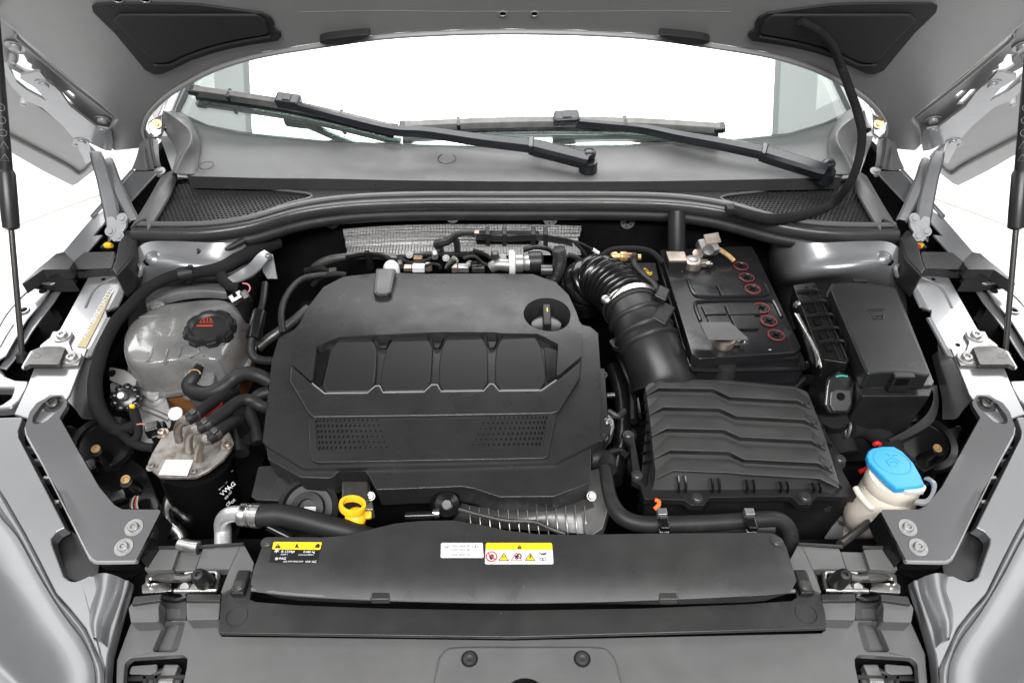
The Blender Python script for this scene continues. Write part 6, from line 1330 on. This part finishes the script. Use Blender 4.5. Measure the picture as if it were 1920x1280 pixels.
t.add(None, tube(zs(cU((985, 330), (945, 400), (905, 470), (930, 530), (1020, 565), (1140, 560), (1270, 500), (1390, 400), (1520, 350), (1650, 370), (1790, 440)), 0.842, 0.838, 0.832, 0.828, 0.83, 0.835, 0.84, 0.845, 0.85, 0.85, 0.84), [0.0088, 0.0105, 0.0118, 0.012, 0.0118, 0.0115, 0.0112, 0.011, 0.011, 0.011, 0.011], 16, 5), M['rubber']); t.done()
# ================================================================= HARNESSES AND HOSES
def hose(name, label, cat, pts, z, r, m='rubber', sm=4, n=12, group=None):
    t = T(name, label, cat, group); t.add(None, tube(zs(pts, *z), r, n, sm), M[m]); t.done(); return t
t = T('wiring_harness', 'thick taped black wiring harness curving round the coolant tank', 'harness')
hp_ = [(520, 452), (480, 468), (452, 482), (425, 498), (395, 507), (352, 512), (330, 516), (300, 527), (270, 547), (246, 572), (220, 600), (197, 642), (183, 688), (178, 722), (183, 758), (198, 786), (222, 804), (250, 806)]
hz_ = [0.88, 0.885, 0.888, 0.89, 0.892, 0.895, 0.895, 0.893, 0.89, 0.885, 0.88, 0.872, 0.86, 0.85, 0.835, 0.815, 0.80, 0.795]
t.add('loom', tube(zs(hp_, *hz_), [0.015, 0.015, 0.014, 0.012, 0.0105, 0.0098, 0.0098, 0.0095, 0.0095, 0.0095, 0.0095, 0.0095, 0.0098, 0.0102, 0.0105, 0.010, 0.008, 0.006], 14, 5), M['fabric'])
t.add('tape_wrap', tube(zs([(362, 510), (345, 513), (335, 515)], 0.895, 0.895), 0.0118, 14, 3), M['rubber']); t.add('tie_head', boxat(P(357, 503, 0.905), (0.008, 0.008, 0.010)), M['black'], bevel=0.001)
t.add('drop_clip', tube(zs([(352, 518), (353, 524), (352, 528)], 0.885, 0.875), [0.008, 0.007, 0.005], 10, 2), M['rubber'])
t.add('branch', tube(zs([(412, 508), (418, 522), (430, 535), (447, 540)], 0.885, 0.87), 0.010, 12, 4), M['fabric']); t.done()
hose('washer_hose', 'black hose hanging from the bonnet liner to the scuttle grille', 'hose', [(1, 1)]*2, (0.9, 0.9), 0.001) if False else None
t = T('bonnet_loom', 'black sleeved loom hanging from the bonnet down to the mesh grille', 'loom')
lp = [PH.up(0.012).hit(*q) for q in ((1500, 40), (1535, 58), (1560, 85), (1577, 125))] + [PY(1592, 165, 1.10), PY(1606, 205, 1.09), PY(1616, 250, 1.075), PY(1610, 300, 1.06), PY(1592, 345, 1.05), P(1560, 383, 0.962), P(1515, 401, 0.955), P(1455, 411, 0.952), P(1410, 405, 0.952), P(1375, 394, 0.952)]
t.add('sleeve', tube(lp, [0.006, 0.0062, 0.0065, 0.0068, 0.007, 0.007, 0.007, 0.007, 0.007, 0.0075, 0.0085, 0.0095, 0.009, 0.0095], 12, 5), M['fabric']); t.add('end_clip', boxat(P(1370, 392, 0.953), (0.018, 0.020, 0.014)), M['rubber'], bevel=0.003); t.done()
# air conditioning line
t = T('refrigerant_line', 'aluminium refrigerant pipe with crimped ferrule and black hose', 'pipe')
t.add('pipe', tube(zs(cF((690, 900), (690, 700), (690, 600), (740, 545), (840, 535)), 0.80, 0.805, 0.82, 0.835, 0.84), 0.0105, 16, 5), M['alutube'])
fa, fb_ = P(*cF((830, 540))[0], 0.84), P(*cF((1000, 555))[0], 0.842)
d_ = (fb_-fa).normalized(); L = (fb_-fa).length
t.add('ferrule', lathe(fa, d_, [(0.0115, 0), (0.0145, 0.002), (0.0148, L*0.3), (0.0138, L*0.35), (0.0138, L*0.42), (0.0150, L*0.46), (0.0150, L*0.56), (0.0138, L*0.60), (0.0138, L*0.66), (0.0152, L*0.7), (0.0152, L), (0.013, L)], 28), M['steel'])
t.add('hose', tube(zs(cF((985, 552), (1150, 545), (1350, 585), (1550, 640), (1750, 690), (1950, 760)), 0.842, 0.842, 0.838, 0.832, 0.822, 0.80), 0.0140, 18, 5), M['rubber']); t.done()
hose('lower_pipe', 'thin black pipe under the refrigerant hose', 'pipe', cF((1060, 640), (1160, 690), (1260, 740)), (0.82, 0.81), 0.006, 'gloss')
hose('bright_pipe', 'bent bright metal pipe beside the fuel filter canister', 'pipe', cl((985, 190), (955, 260), (935, 340), (950, 400), (1000, 450), (1010, 520)), (0.72, 0.715, 0.71, 0.71, 0.70, 0.69), 0.011, 'steel')
t = T('metal_stub', 'short bright metal tube end on the front ledge', 'pipe'); t.add(None, tube(zs(cl((1005, 505), (1060, 520), (1110, 525)), 0.815, 0.815), 0.0085, 14, 2), M['steel']); t.done()
# front right coolant hose with clips
t = T('radiator_hose', 'long black radiator hose with clips in front of the air filter box', 'hose')
t.add('hose', tube(zs([(1134, 868), (1138, 900), (1146, 938), (1166, 968), (1205, 982), (1280, 982), (1350, 979), (1420, 974), (1456, 974), (1476, 988), (1483, 1020), (1485, 1060)], 0.83, 0.83, 0.828, 0.825, 0.822, 0.82, 0.82, 0.82, 0.818, 0.81, 0.79, 0.76), [0.0085, 0.009, 0.0095]+[0.0108]*9, 16, 5), M['rubber'])
for x in (1245, 1408):
    t.add('clip', boxat(P(x, 981, 0.835), (0.012, 0.020, 0.010)), M['gloss'], bevel=0.002); t.add('clip_top', boxat(P(x-4, 962, 0.84), (0.012, 0.010, 0.010)), M['bolt'], bevel=0.001); t.add('clip_foot', boxat(P(x, 996, 0.828), (0.012, 0.006, 0.006)), M['bolt'], bevel=0.001)
t.done()
hose('return_hose', 'second black hose running below the radiator hose', 'hose', [(1210, 995), (1300, 992), (1390, 990), (1450, 990)], (0.81, 0.81), 0.008)
for pts, lab in (([(1228, 936), (1236, 940), (1234, 948), (1227, 954)], 'small orange clip below the air filter box corner'), ([(1320, 993), (1328, 992), (1333, 994)], 'small orange clip behind the radiator hose')):
    t = T('orange_clip', lab, 'clip'); t.add(None, tube(zs(pts, 0.815, 0.81), 0.003, 7, 2, squash=0.6), M['orange']); t.done()
# engine rear details
rd = T('rear_engine_fittings', 'brackets, sockets and bright connectors along the engine rear', 'engine fittings')
def zN(pts, y): return [PY(a, b, y) for a, b in cN(*pts)]
rd.add('white_dome', lathe(PY(*cN((585, 410))[0], 0.99), (0, -0.2, 1), [(0.014, -0.02), (0.014, 0.002), (0.010, 0.009), (0.003, 0.012)], 18), M['sticker'])
rd.add('copper_lug', boxat(PY(*cN((755, 362))[0], 1.02), (0.017, 0.012, 0.014)), M['copper'], bevel=0.002)
rd.add('connector', boxat(PY(*cN((758, 412))[0], 0.995), (0.022, 0.014, 0.012)), M['sticker'], bevel=0.002); rd.add('connector', boxat(PY(*cN((1040, 412))[0], 0.995), (0.020, 0.014, 0.012)), M['bolt'], bevel=0.002)
rd.add('connector', boxat(PY(*cN((690, 412))[0], 0.995), (0.014, 0.012, 0.008)), M['pipe'], bevel=0.001); rd.add('connector', boxat(PY(*cN((985, 414))[0], 0.995), (0.010, 0.012, 0.012)), M['pipe'], bevel=0.001)
rd.add('yellow_tab', boxat(PY(*cN((1135, 415))[0], 0.995), (0.022, 0.012, 0.010)), M['boltdark'], bevel=0.001)
rd.add('injector_stub', tube(zN(((935, 415), (960, 385), (990, 355)), 0.99), [0.005, 0.006, 0.007], 10, 3), M['steel'])
rd.add('injector_line', tube(zN(((895, 415), (885, 395), (850, 385), (800, 400)), 0.995), 0.0028, 8, 4), M['black'])
rd.add('bracket_arm', tube(zN(((900, 395), (895, 300), (880, 260), (950, 240), (1000, 200), (1060, 190), (1110, 190)), 1.04), [0.006, 0.007, 0.009, 0.007, 0.006, 0.005, 0.005], 8, 4), M['black'])
rd.add('bracket_arm', tube(zN(((1000, 355), (1000, 280), (995, 230)), 1.04), 0.006, 8, 3), M['black'])
rd.add('coolant_pipe', tube(zN(((60, 470), (120, 400), (200, 360), (320, 340), (480, 335), (620, 345)), 1.03), [0.009, 0.009, 0.008, 0.007, 0.007, 0.006], 10, 4), M['boltdark'])
rd.add('hose_spur', tube(zN(((430, 310), (440, 340), (455, 410)), 1.01), [0.005, 0.006, 0.007], 8, 3), M['gloss'])
rd.add('cross_rail', tube(zN(((640, 350), (800, 330), (1000, 330), (1180, 320)), 1.03), [0.005, 0.005, 0.006, 0.006], 8, 3), M['gloss']); rd.add('rust_cap', lathe(PY(*cN((1160, 322))[0], 1.025), (1, 0, 0), [(0.005, -0.006), (0.005, 0.006)], 10), M['copper'])
rd.add('cable_duct', boxat(PY(*cN((1320, 220))[0], 1.06), (0.115, 0.022, 0.020), (1, 0, 0.02)), M['gloss'], bevel=0.004)
for x in (1195, 1300, 1480, 1560): rd.add('duct_band', boxat(PY(*cN((x, 215))[0], 1.052), (0.008, 0.024, 0.026)), M['black'], bevel=0.001)
for dy in (0, 14, 28): rd.add('wire', tube(zN(((1120, 200+dy), (1300, 215+dy), (1500, 205+dy), (1620, 220+dy), (1730, 240+dy)), 1.045), 0.0022, 6, 4), M['gloss'])
rd.add('copper_plug', boxat(PY(*cN((1117, 194))[0], 1.05), (0.013, 0.010, 0.008)), M['pipe'], bevel=0.001)
rd.add('white_plug', tube(zN(((1860, 295), (1880, 310), (1895, 318)), 1.05), 0.0035, 8, 2), M['sticker'])
rd.add('wire', tube(zN(((1730, 240), (1800, 265), (1865, 300)), 1.05), 0.002, 6, 4), M['black']); rd.add('wire', tube(zN(((1740, 250), (1800, 310), (1830, 370), (1870, 400)), 1.05), 0.003, 6, 4), M['black'])
for (pts, y_, r_, m_) in ((((40, 430), (120, 420), (200, 440), (260, 470)), 1.0, 0.006, 'gloss'), (((90, 520), (140, 470), (230, 450), (300, 455)), 0.985, 0.005, 'black'), (((300, 345), (420, 325), (520, 330), (600, 370), (640, 415)), 1.02, 0.004, 'gloss'),
        (((620, 345), (720, 380), (840, 350), (880, 300)), 1.01, 0.0032, 'black'), (((1100, 300), (1180, 330), (1250, 370), (1300, 360)), 1.01, 0.004, 'gloss'), (((1040, 350), (1110, 340), (1160, 380), (1210, 400)), 1.0, 0.003, 'black'),
        (((1420, 300), (1500, 280), (1590, 300), (1620, 360)), 1.03, 0.0045, 'gloss'), (((1700, 330), (1760, 350), (1800, 420), (1790, 500)), 1.03, 0.005, 'black')):
    rd.add('pipe', tube(zN(pts, y_), r_, 8, 4), M[m_])
for x, y, sx_, m_ in ((150, 455, 0.020, 'gloss'), (215, 440, 0.016, 'black'), (820, 405, 0.012, 'pipe'), (1110, 400, 0.014, 'gloss'), (1240, 330, 0.012, 'boltdark'), (640, 390, 0.010, 'boltdark'), (860, 330, 0.010, 'bolt')):
    rd.add('fitting', boxat(PY(*cN((x, y))[0], 1.0), (sx_, 0.014, 0.014), (1, 0.2, 0.1)), M[m_], bevel=0.003)
for x, y in ((700, 330), (930, 350), (1080, 385), (1290, 345)): bolt(rd, PY(*cN((x, y))[0], 1.015), (0, -0.6, 0.8), 0.0045, M['bolt'], 'bolt', washer=1.4)
rd.done()
eg = T('egr_valve', 'cast aluminium valve body with round flange behind the cover', 'valve')
eg.add('flange', lathe(PY(*cN((1345, 380))[0], 1.0), (1, 0.05, 0), [(0.0215, -0.005), (0.0225, -0.002), (0.0225, 0.004), (0.020, 0.006)], 24), M['sticker'])
eg.add('body', lathe(PY(*cN((1370, 382))[0], 1.0), (1, 0.05, 0), [(0.017, 0), (0.017, 0.012), (0.013, 0.014), (0.015, 0.018), (0.015, 0.024)], 20), M['alu']); eg.add('arm', tube(zN(((1215, 410), (1260, 390), (1330, 395)), 0.995), [0.010, 0.011, 0.012], 12, 3), M['alu'])
eg.add('motor', lathe(PY(*cN((1450, 375))[0], 1.005), (1, 0.05, 0), [(0.018, 0), (0.019, 0.004), (0.019, 0.022), (0.014, 0.026)], 20), M['black']); eg.add('stub', tube(zN(((1530, 425), (1600, 425)), 0.985), 0.010, 10, 1), M['boltdark']); eg.done()
t = T('breather_hose', 'ribbed black breather hose behind the oil filler cap', 'hose'); t.add(None, ribbed(zN(((1640, 290), (1650, 350), (1640, 410), (1615, 470), (1570, 520)), 1.0), 0.0112, 0.0048, 0.0012, 16, 6), M['rubber']); t.done()
t = T('fuel_connector', 'brass coloured quick connector on the bulkhead pipe', 'connector')
a, b = PY(*cb((430, 275))[0], 1.05), PY(*cb((690, 285))[0], 1.05); d_ = (b-a).normalized(); L = (b-a).length
t.add('body', lathe(a, d_, [(0.007, 0), (0.0095, 0.002), (0.0095, L*0.2), (0.006, L*0.22), (0.006, L*0.3), (0.010, L*0.32), (0.010, L*0.5), (0.0085, L*0.55), (0.0085, L*0.85), (0.006, L*0.9), (0.006, L)], 18), M['brass']); t.add('sleeve', lathe(a+d_*L*0.55, d_, [(0.0088, 0), (0.0088, L*0.3)], 18), M['copper']); t.done()
hose('bulkhead_cable', 'black cable running over the bulkhead to the brass connector', 'cable', cb((200, 330), (330, 290), (430, 225), (560, 210), (700, 215), (800, 250), (880, 330)), (0.87, 0.88, 0.89, 0.895, 0.895, 0.89, 0.88), 0.005, 'fabric')
hose('bulkhead_pipe', 'thick black vertical pipe on the bulkhead behind the battery', 'pipe', cb((1000, -110), (1000, 60), (1000, 250), (990, 330)), (0.935, 0.905, 0.87, 0.85), 0.016, 'black')
# warning pictograms on the black ducting between bellows and battery
wp = T('pictogram_panel', 'black panel with yellow warning pictograms behind the bellows', 'panel')
PWp = Pl(0.84, 0.5, 0.0, y0=0.95)
wp.add('panel', plate(PWp, cb((560, 330), (820, 330), (850, 480), (740, 520), (600, 480)), thick=0.01), M['black'], bevel=0.002)
wp.add('triangle', tube([PWp.up(0.001).hit(*q) for q in cb((728, 378), (760, 405), (706, 408), (728, 378))], 0.0008, 5, 1), M['styellow']); c2 = PWp.px(*cb((650, 432))[0])
wp.add('eye_shield', tube([PWp.pt(c2.x+0.006*cos(a), c2.y+0.006*sin(a), 0.001) for a in [2*pi*i/16 for i in range(17)]], 0.0014, 5, 1), M['styellow']); wp.add('battery_symbol', join(tube([PWp.up(0.001).hit(*q) for q in cb((720, 440), (785, 432), (790, 415), (735, 420), (720, 440))], 0.0008, 5, 1), tube([PWp.up(0.001).hit(*q) for q in cb((752, 440), (756, 418))], 0.0008, 5, 1)), M['styellow'], kind='stuff'); wp.done()
t = T('gearbox_plate', 'worn tan metal plate between bellows and battery', 'plate'); t.add(None, plate(Pl(0.80, 0.3, 0, y0=0.9), cb((720, 545), (800, 540), (830, 640), (820, 700), (740, 640)), thick=0.006), M['rusty'], bevel=0.001); t.done()
# left front bay
mt = T('engine_mount_plate', 'grey painted mount plate with hex bolt below the coolant tank', 'mount')
PMt = Pl(0.79, 0.35, 0.0, y0=0.72)
mt.add('plate', plate(PMt, cU((20, 430), (300, 500), (420, 520), (500, 540), (640, 590), (680, 700), (705, 860), (700, 930), (560, 1010), (480, 1160), (330, 1060), (340, 900), (230, 720), (60, 620)), thick=0.02, fil=0.006), M['alu'], bevel=0.004, seg=3)
bolt(mt, PMt.hit(*cU((530, 600))[0]), PMt.n, 0.011, M['bolt'], 'hex_bolt', socket=False, washer=1.6)
mt.add('rib', tube([PMt.hit(*q) for q in cU((400, 730), (560, 790), (690, 850))], 0.005, 8, 3), M['alu']); mt.add('shelf', plate(PMt.up(0.02), cU((20, 270), (200, 310), (330, 400), (310, 500), (180, 480), (30, 420)), thick=0.012, fil=0.004), M['alu'], bevel=0.003)
mt.add('shelf_hole', lathe(PMt.up(0.02).hit(*cU((58, 348))[0]), PMt.n, [(0.006, -0.002), (0.006, 0.0008)], 14), M['dark']); mt.done()
kn = T('rosette_nut', 'black rosette nut on a threaded stud below the coolant tank', 'nut')
c = P(*cU((205, 610))[0], 0.822); V_ = (EYE-c).normalized()
kn.add('rosette', lathe(c, (0.15, -0.55, 0.8), [(0.020, -0.010), (0.021, -0.004), (0.018, 0.002), (0.010, 0.004)], 9), M['gloss'], bevel=0.002); kn.add('stud', lathe(c, (0.15, -0.55, 0.8), [(0.007, 0), (0.007, 0.016), (0.005, 0.019)], 12), M['bolt'])
for i in range(9):
    a = 2*pi*i/9; ax_ = Vector((0.15, -0.55, 0.8)).normalized(); e1 = ax_.cross(Vector((1, 0, 0))).normalized(); e2 = ax_.cross(e1); kn.add('petal', lathe(c+(e1*cos(a)+e2*sin(a))*0.0165, ax_, [(0.006, -0.008), (0.006, 0.001), (0.003, 0.003)], 10), M['gloss'])
kn.done()
t = T('washer_stud', 'pale round washer with centre hole beside the filter pipes', 'washer'); t.add('washer', lathe(P(*cU((755, 790))[0], 0.845), (0.0, -0.4, 0.9), [(0.010, 0), (0.010, 0.002), (0.003, 0.0024), (0.0028, 0.001)], 22), M['sticker']); t.add('shank', lathe(P(*cU((765, 815))[0], 0.825), (0, -0.3, 1), [(0.008, -0.01), (0.008, 0.014)], 14), M['bolt']); t.done()
hose('red_hose', 'thin red hose glimpsed between the fuel hoses', 'hose', cU((1240, 670), (1150, 730), (1080, 790), (1020, 840)), (0.855, 0.86, 0.865, 0.87), 0.0042, 'red')
lk = T('sensor_lead', 'black lead with yellow collar running down from the rosette nut', 'lead')
lk.add('lead', tube(zs(cU((270, 700), (300, 780), (325, 860), (345, 950), (330, 1050), (240, 1100)), 0.83, 0.80), [0.005, 0.007, 0.007, 0.006, 0.006, 0.006], 10, 4), M['fabric']); lk.add('collar', boxat(P(*cU((278, 708))[0], 0.835), (0.007, 0.005, 0.005)), M['styellow'], bevel=0.001); lk.done()
pk = T('black_plug', 'black two piece plug with pink wire next to the fuel filter lid', 'plug')
pk.add('shell', boxat(P(*cU((510, 960))[0], 0.825), (0.020, 0.018, 0.018), (1, 0.4, 0)), M['gloss'], bevel=0.003); pk.add('shell_rear', boxat(P(*cU((580, 1000))[0], 0.815), (0.020, 0.030, 0.020), (1, 0.4, 0)), M['gloss'], bevel=0.003)
pk.add('pink_wire', tube(zs(cU((330, 905), (390, 900), (440, 920), (470, 950)), 0.82, 0.828), 0.0012, 6, 4), mat('pink_wire', (0.5, 0.16, 0.18), 0.5)); pk.done()
hose('loom_lower', 'black lower loom passing behind the fuel filter lid', 'loom', cU((60, 960), (150, 1000), (250, 1080), (370, 1140), (520, 1160)), (0.80, 0.80), 0.0065, 'fabric')
hose('loom_lower', 'black corner loom below the inner wing', 'loom', cU((-60, 700), (-40, 850), (30, 930), (160, 960), (330, 900)), (0.80, 0.80), 0.008, 'fabric')
def lamp_back(label, P0, brass, mirror_x=None):
    t = T('headlamp_housing', label, 'headlamp housing', 'headlamp housings'); f = (lambda q: q) if not mirror_x else (lambda q: (mirror_x-q[0], q[1]))
    t.add('housing', plate(Pl(0.735), [f(q) for q in cD((430, 190), (620, 260), (900, 420), (1030, 520), (1150, 820), (860, 810), (680, 620), (520, 380))], thick=0.06, fil=0.01), M['gloss'], bevel=0.006)
    t.add('round_cover', lathe(P(*f(cD((730, 345))[0]), 0.755), (0.1 if not mirror_x else -0.1, -0.3, 1), [(0.048, -0.02), (0.050, 0), (0.046, 0.006), (0.036, 0.007), (0.035, 0.002), (0.001, 0.002)], 36), M['gloss'])
    for q in brass:
        c = P(*q, 0.785); t.add('screw_post', lathe(c+Vector((0, 0, -0.035)), (0.1, -0.3, 1), [(0.012, 0), (0.010, 0.02), (0.008, 0.033)], 16), M['gloss']); t.add('brass_insert', lathe(c+Vector((0.002, -0.006, -0.002)), (0.1, -0.3, 1), [(0.0064, 0), (0.0064, 0.0022), (0.0036, 0.0026), (0.003, 0.0005)], 18), M['brass'])
        t.add('lug', boxat(c+Vector((-0.014, -0.018, -0.03)), (0.026, 0.022, 0.014), (1, 0.5, 0)), M['gloss'], bevel=0.003)
    return t
t = lamp_back('black headlamp housing with brass inserts next to the fuel filter', None, [cD((678, 355))[0], cD((888, 568))[0]])
for i, m_ in enumerate(('copper', 'inkwhite', 'stblack', 'orange', 'inkwhite')):
    t.add('wire', tube(zs(cD((920+i*13, 800), (918+i*12, 770), (930+i*10, 735), (950+i*6, 715)), 0.765, 0.755), 0.0011, 6, 3), M[m_])
t.done()
t = lamp_back('black headlamp housing with brass insert behind the washer bottle', None, [cW((785, 60))[0]], mirror_x=1926); t.done()
# vertical hoses in the gaps
for i, (pts, zz, r, m_, lab) in enumerate((
    (c4((1480, 330), (1470, 420), (1450, 500), (1430, 580)), (0.86, 0.83), 0.006, 'black', 'slim black line rising behind the ribbed conduit'),
    (c4((1450, 490), (1430, 570), (1415, 640)), (0.87, 0.85), 0.012, 'gloss', 'black cylindrical joint on the conduit beside the coolant tank'),
    (c4((1580, 610), (1570, 500), (1600, 400), (1680, 310), (1800, 285), (1900, 290)), (0.86, 0.87, 0.875, 0.875, 0.87, 0.86), 0.0055, 'rubber', 'thin black hose arching behind the engine cover corner'),
    (c4((1400, 1200), (1380, 1100), (1340, 1060), (1350, 1280)), (0.80, 0.78), 0.011, 'rubber', 'black hose dropping between fuel filter and engine cover'),
    (c4((1440, 1220), (1420, 1130), (1400, 1050), (1440, 960), (1500, 940)), (0.80, 0.81, 0.82, 0.83, 0.83), 0.010, 'rubber', 'black hose looping beside the engine cover flank'),
    (c4((1440, 690), (1500, 640), (1560, 600), (1640, 540), (1720, 470)), (0.82, 0.84), 0.0085, 'boltdark', 'dull metal pipe behind the engine cover corner'))):
    hose('bay_hose', lab, 'hose', pts, zz, r, m_)
t = T('ribbed_conduit', 'ribbed black cable conduit curving behind the engine cover flank', 'conduit'); t.add(None, ribbed(zs(c4((1425, 600), (1402, 660), (1405, 720), (1440, 755), (1530, 765)), 0.85, 0.848, 0.846, 0.846, 0.845), 0.0062, 0.0036, 0.0009, 12, 6), M['rubber']); t.done()
t = T('level_sensor_plug', 'pale grey sensor plug standing behind the coolant cap', 'plug')
c = P(*cT((1420, 690))[0], 0.885); t.add('shell', boxat(c, (0.022, 0.014, 0.022), (0.8, 0.5, 0.3), (0.2, -0.6, 0.8)), M['bolt'], bevel=0.002); t.add('socket', boxat(c+Vector((0, -0.004, 0.009)), (0.006, 0.008, 0.010), (0.8, 0.5, 0.3), (0.2, -0.6, 0.8)), M['dark']); t.add('rear_shell', boxat(c+Vector((0.014, 0.004, 0)), (0.012, 0.016, 0.030), (0.8, 0.5, 0.3), (0.2, -0.6, 0.8)), M['boltdark'], bevel=0.003)
t.add('pink_wire', tube(zs(cT((1480, 530), (1540, 540), (1565, 590), (1530, 640)), 0.90, 0.89), 0.0012, 6, 4), bpy.data.materials['pink_wire']); t.done()
t = T('harness_bracket', 'bent silver bracket at the bulkhead corner above the coolant tank', 'bracket')
t.add('arm', thicken(loft([zs(cT((1290, 480), (1400, 420), (1540, 330), (1640, 220), (1720, 165)), 0.885, 0.89, 0.90, 0.905, 0.905), zs(cT((1310, 530), (1450, 500), (1600, 430), (1720, 320), (1790, 210)), 0.88, 0.885, 0.89, 0.895, 0.90)], 4, 3), (0, 0, -0.003)), M['paint']); t.add('foot', plate(Pl(0.885, 0.8, 0, y0=1.0), cT((1720, 200), (1810, 210), (1860, 480), (1750, 480), (1700, 400)), thick=0.004), M['paint'], bevel=0.001); t.add('ball_stud', lathe(P(*cT((1770, 238))[0], 0.905), (0, -0.5, 0.9), [(0.005, 0), (0.006, 0.003), (0.004, 0.007), (0.001, 0.008)], 14), M['paint']); t.done()
hose('scuttle_drain_seal', 'thin black seal curling under the scuttle lip above the coolant tank', 'seal', cT((980, 185), (1100, 205), (1200, 190), (1350, 140), (1500, 60)), (0.915, 0.905, 0.905, 0.91, 0.915), 0.006)
# right front bay
t = T('arch_sheet', 'grey inner arch sheet curving below the fuse box corner', 'body sheet'); t.add(None, loft([zs(c6((1380, 900), (1400, 960), (1370, 1050), (1280, 1130), (1150, 1200)), 0.82, 0.80), zs(c6((1420, 900), (1430, 1000), (1400, 1100), (1300, 1170), (1170, 1225)), 0.78, 0.77)], 5, 3), M['cowl']); t.done()
hose('taped_cable', 'thick taped black cable under the fuse box', 'cable', c6((920, 1140), (1000, 1130), (1070, 1160), (1130, 1210), (1180, 1270)), (0.79, 0.785, 0.78, 0.77, 0.76), 0.017, 'fabric')
t = T('cable_ring', 'small metal ring on the taped cable', 'ring'); c = P(*c6((922, 1150))[0], 0.80); t.add(None, tube([c+Vector((0.003*cos(a), 0.010*cos(a), 0.012*sin(a))) for a in [2*pi*i/16 for i in range(17)]], 0.002, 6, 1), M['bolt']); t.done()
for pts, zz, lab in ((cW((150, 290), (190, 275), (215, 255)), (0.80, 0.80), 'red connector end beside the blue cap'), (cW((270, 60), (300, 45), (325, 65)), (0.80, 0.80), 'red connector above the blue cap')):
    t = T('red_connector', lab, 'connector'); t.add(None, tube(zs(pts, *zz), 0.0032, 8, 2), M['red']); t.done()
t = T('paper_label', 'crumpled grey printed label hanging low beside the washer bottle', 'label'); t.add('sheet', loft([zs(cr((790, 470), (840, 400), (890, 340)), 0.70, 0.71), zs(cr((810, 485), (870, 440), (945, 385)), 0.69, 0.70), zs(cr((850, 490), (900, 470), (940, 420)), 0.68, 0.68)], 3, 3), M['inkgrey'])
t.add('print_bars', join(*[tube(zs(cr((868+i*9, 372+i*3), (880+i*9, 400+i*3)), 0.712, 0.708), 0.0008, 4, 1) for i in range(5)]), M['ink'], kind='stuff'); t.done()
hose('front_rod', 'dark rod slanting from the washer bottle to the front cover', 'rod', cr((1050, 375), (980, 430), (880, 505)), (0.775, 0.79), 0.0055, 'boltdark')
hose('bay_hose', 'dark hose in the gap between engine cover and air filter box', 'hose', [(1150, 690), (1165, 740), (1168, 800), (1160, 860), (1150, 900)], (0.74, 0.76), 0.014, 'gloss')
hose('bay_hose', 'black hose elbow at the front corner of the engine cover', 'hose', [(1108, 862), (1125, 858), (1138, 862), (1140, 880)], (0.82, 0.83), 0.012, 'rubber')
t = T('gap_bracket', 'black webbed bracket deep beside the air filter box', 'bracket'); 
for pts, zz, r_, m_ in (([(1150, 640), (1170, 690), (1185, 730), (1188, 790)], (0.76, 0.77), 0.007, 'gloss'), ([(1200, 700), (1180, 760), (1178, 830), (1165, 880)], (0.74, 0.76), 0.005, 'rubber'), ([(1140, 770), (1158, 780), (1170, 770)], (0.80, 0.79), 0.005, 'boltdark'), ([(1140, 850), (1160, 845), (1175, 855)], (0.80, 0.79), 0.006, 'gloss')):
    t.add('pipe', tube(zs(pts, *zz), r_, 8, 4), M[m_])
t.add('cast_lug', plate(Pl(0.79), [(1136, 775), (1150, 778), (1152, 800), (1146, 815), (1134, 818)], thick=0.02, fil=0.003), M['alu'], bevel=0.003)
t.add('web', plate(Pl(0.72), [(1150, 760), (1200, 740), (1215, 830), (1190, 900), (1170, 880)], thick=0.03), M['gloss'], bevel=0.004); bolt(t, P(1176, 815, 0.725), (0, -0.2, 1), 0.009, M['boltdark']); t.done()
for mx, lab in ((False, 'yellow plug in a black socket under the coolant side hinge'), (True, 'yellow plug in a black socket under the battery side hinge')):
    f = (lambda q: q) if not mx else (lambda q: (1926-q[0], q[1]))
    t = T('yellow_plug', lab, 'plug', 'yellow plugs'); t.add('cap', tube([P(*f(q), 0.885) for q in cA((1040, 330), (1080, 318), (1120, 325))], [0.004, 0.0065, 0.004], 8, 3), M['styellow']); t.add('socket', boxat(P(*f(cA((1085, 355))[0]), 0.875), (0.024, 0.014, 0.016)), M['gloss'], bevel=0.003)
    if mx: t.add('red_tip', boxat(P(*f(cA((1095, 335))[0]), 0.893), (0.008, 0.006, 0.006)), M['red'])
    t.done()
for mx, lab in ((False, 'dark fill panel between wing and bay on the coolant tank side'), (True, 'dark fill panel between wing and bay on the battery side')):
    f = (lambda q: q) if not mx else (lambda q: (1926-q[0], q[1]))
    t = T('dark_fill_panel', lab, 'fill panel', 'dark fill panels'); sg = 1 if not mx else -1
    t.add(None, ([Vector((CX+sg*(x-CX), y, z)) for x, y, z in ((-0.80, 0.36, 0.66), (-0.42, 0.36, 0.66), (-0.42, 1.22, 0.66), (-0.83, 1.22, 0.66))], [(0, 1, 2, 3)]), M['dark']); t.done()  # near-black sheet stands in for the shade under the wing gaps
# front wall of the bay, below the duct, and the radiator support
t = T('radiator_support', 'black radiator support panel below the air duct', 'support panel')
t.add(None, plate(Pl(0.74), [(270, 1010), (1680, 1010), (1760, 1300), (1760, 1420), (190, 1420), (200, 1250)], thick=0.02), M['dark']); t.done()
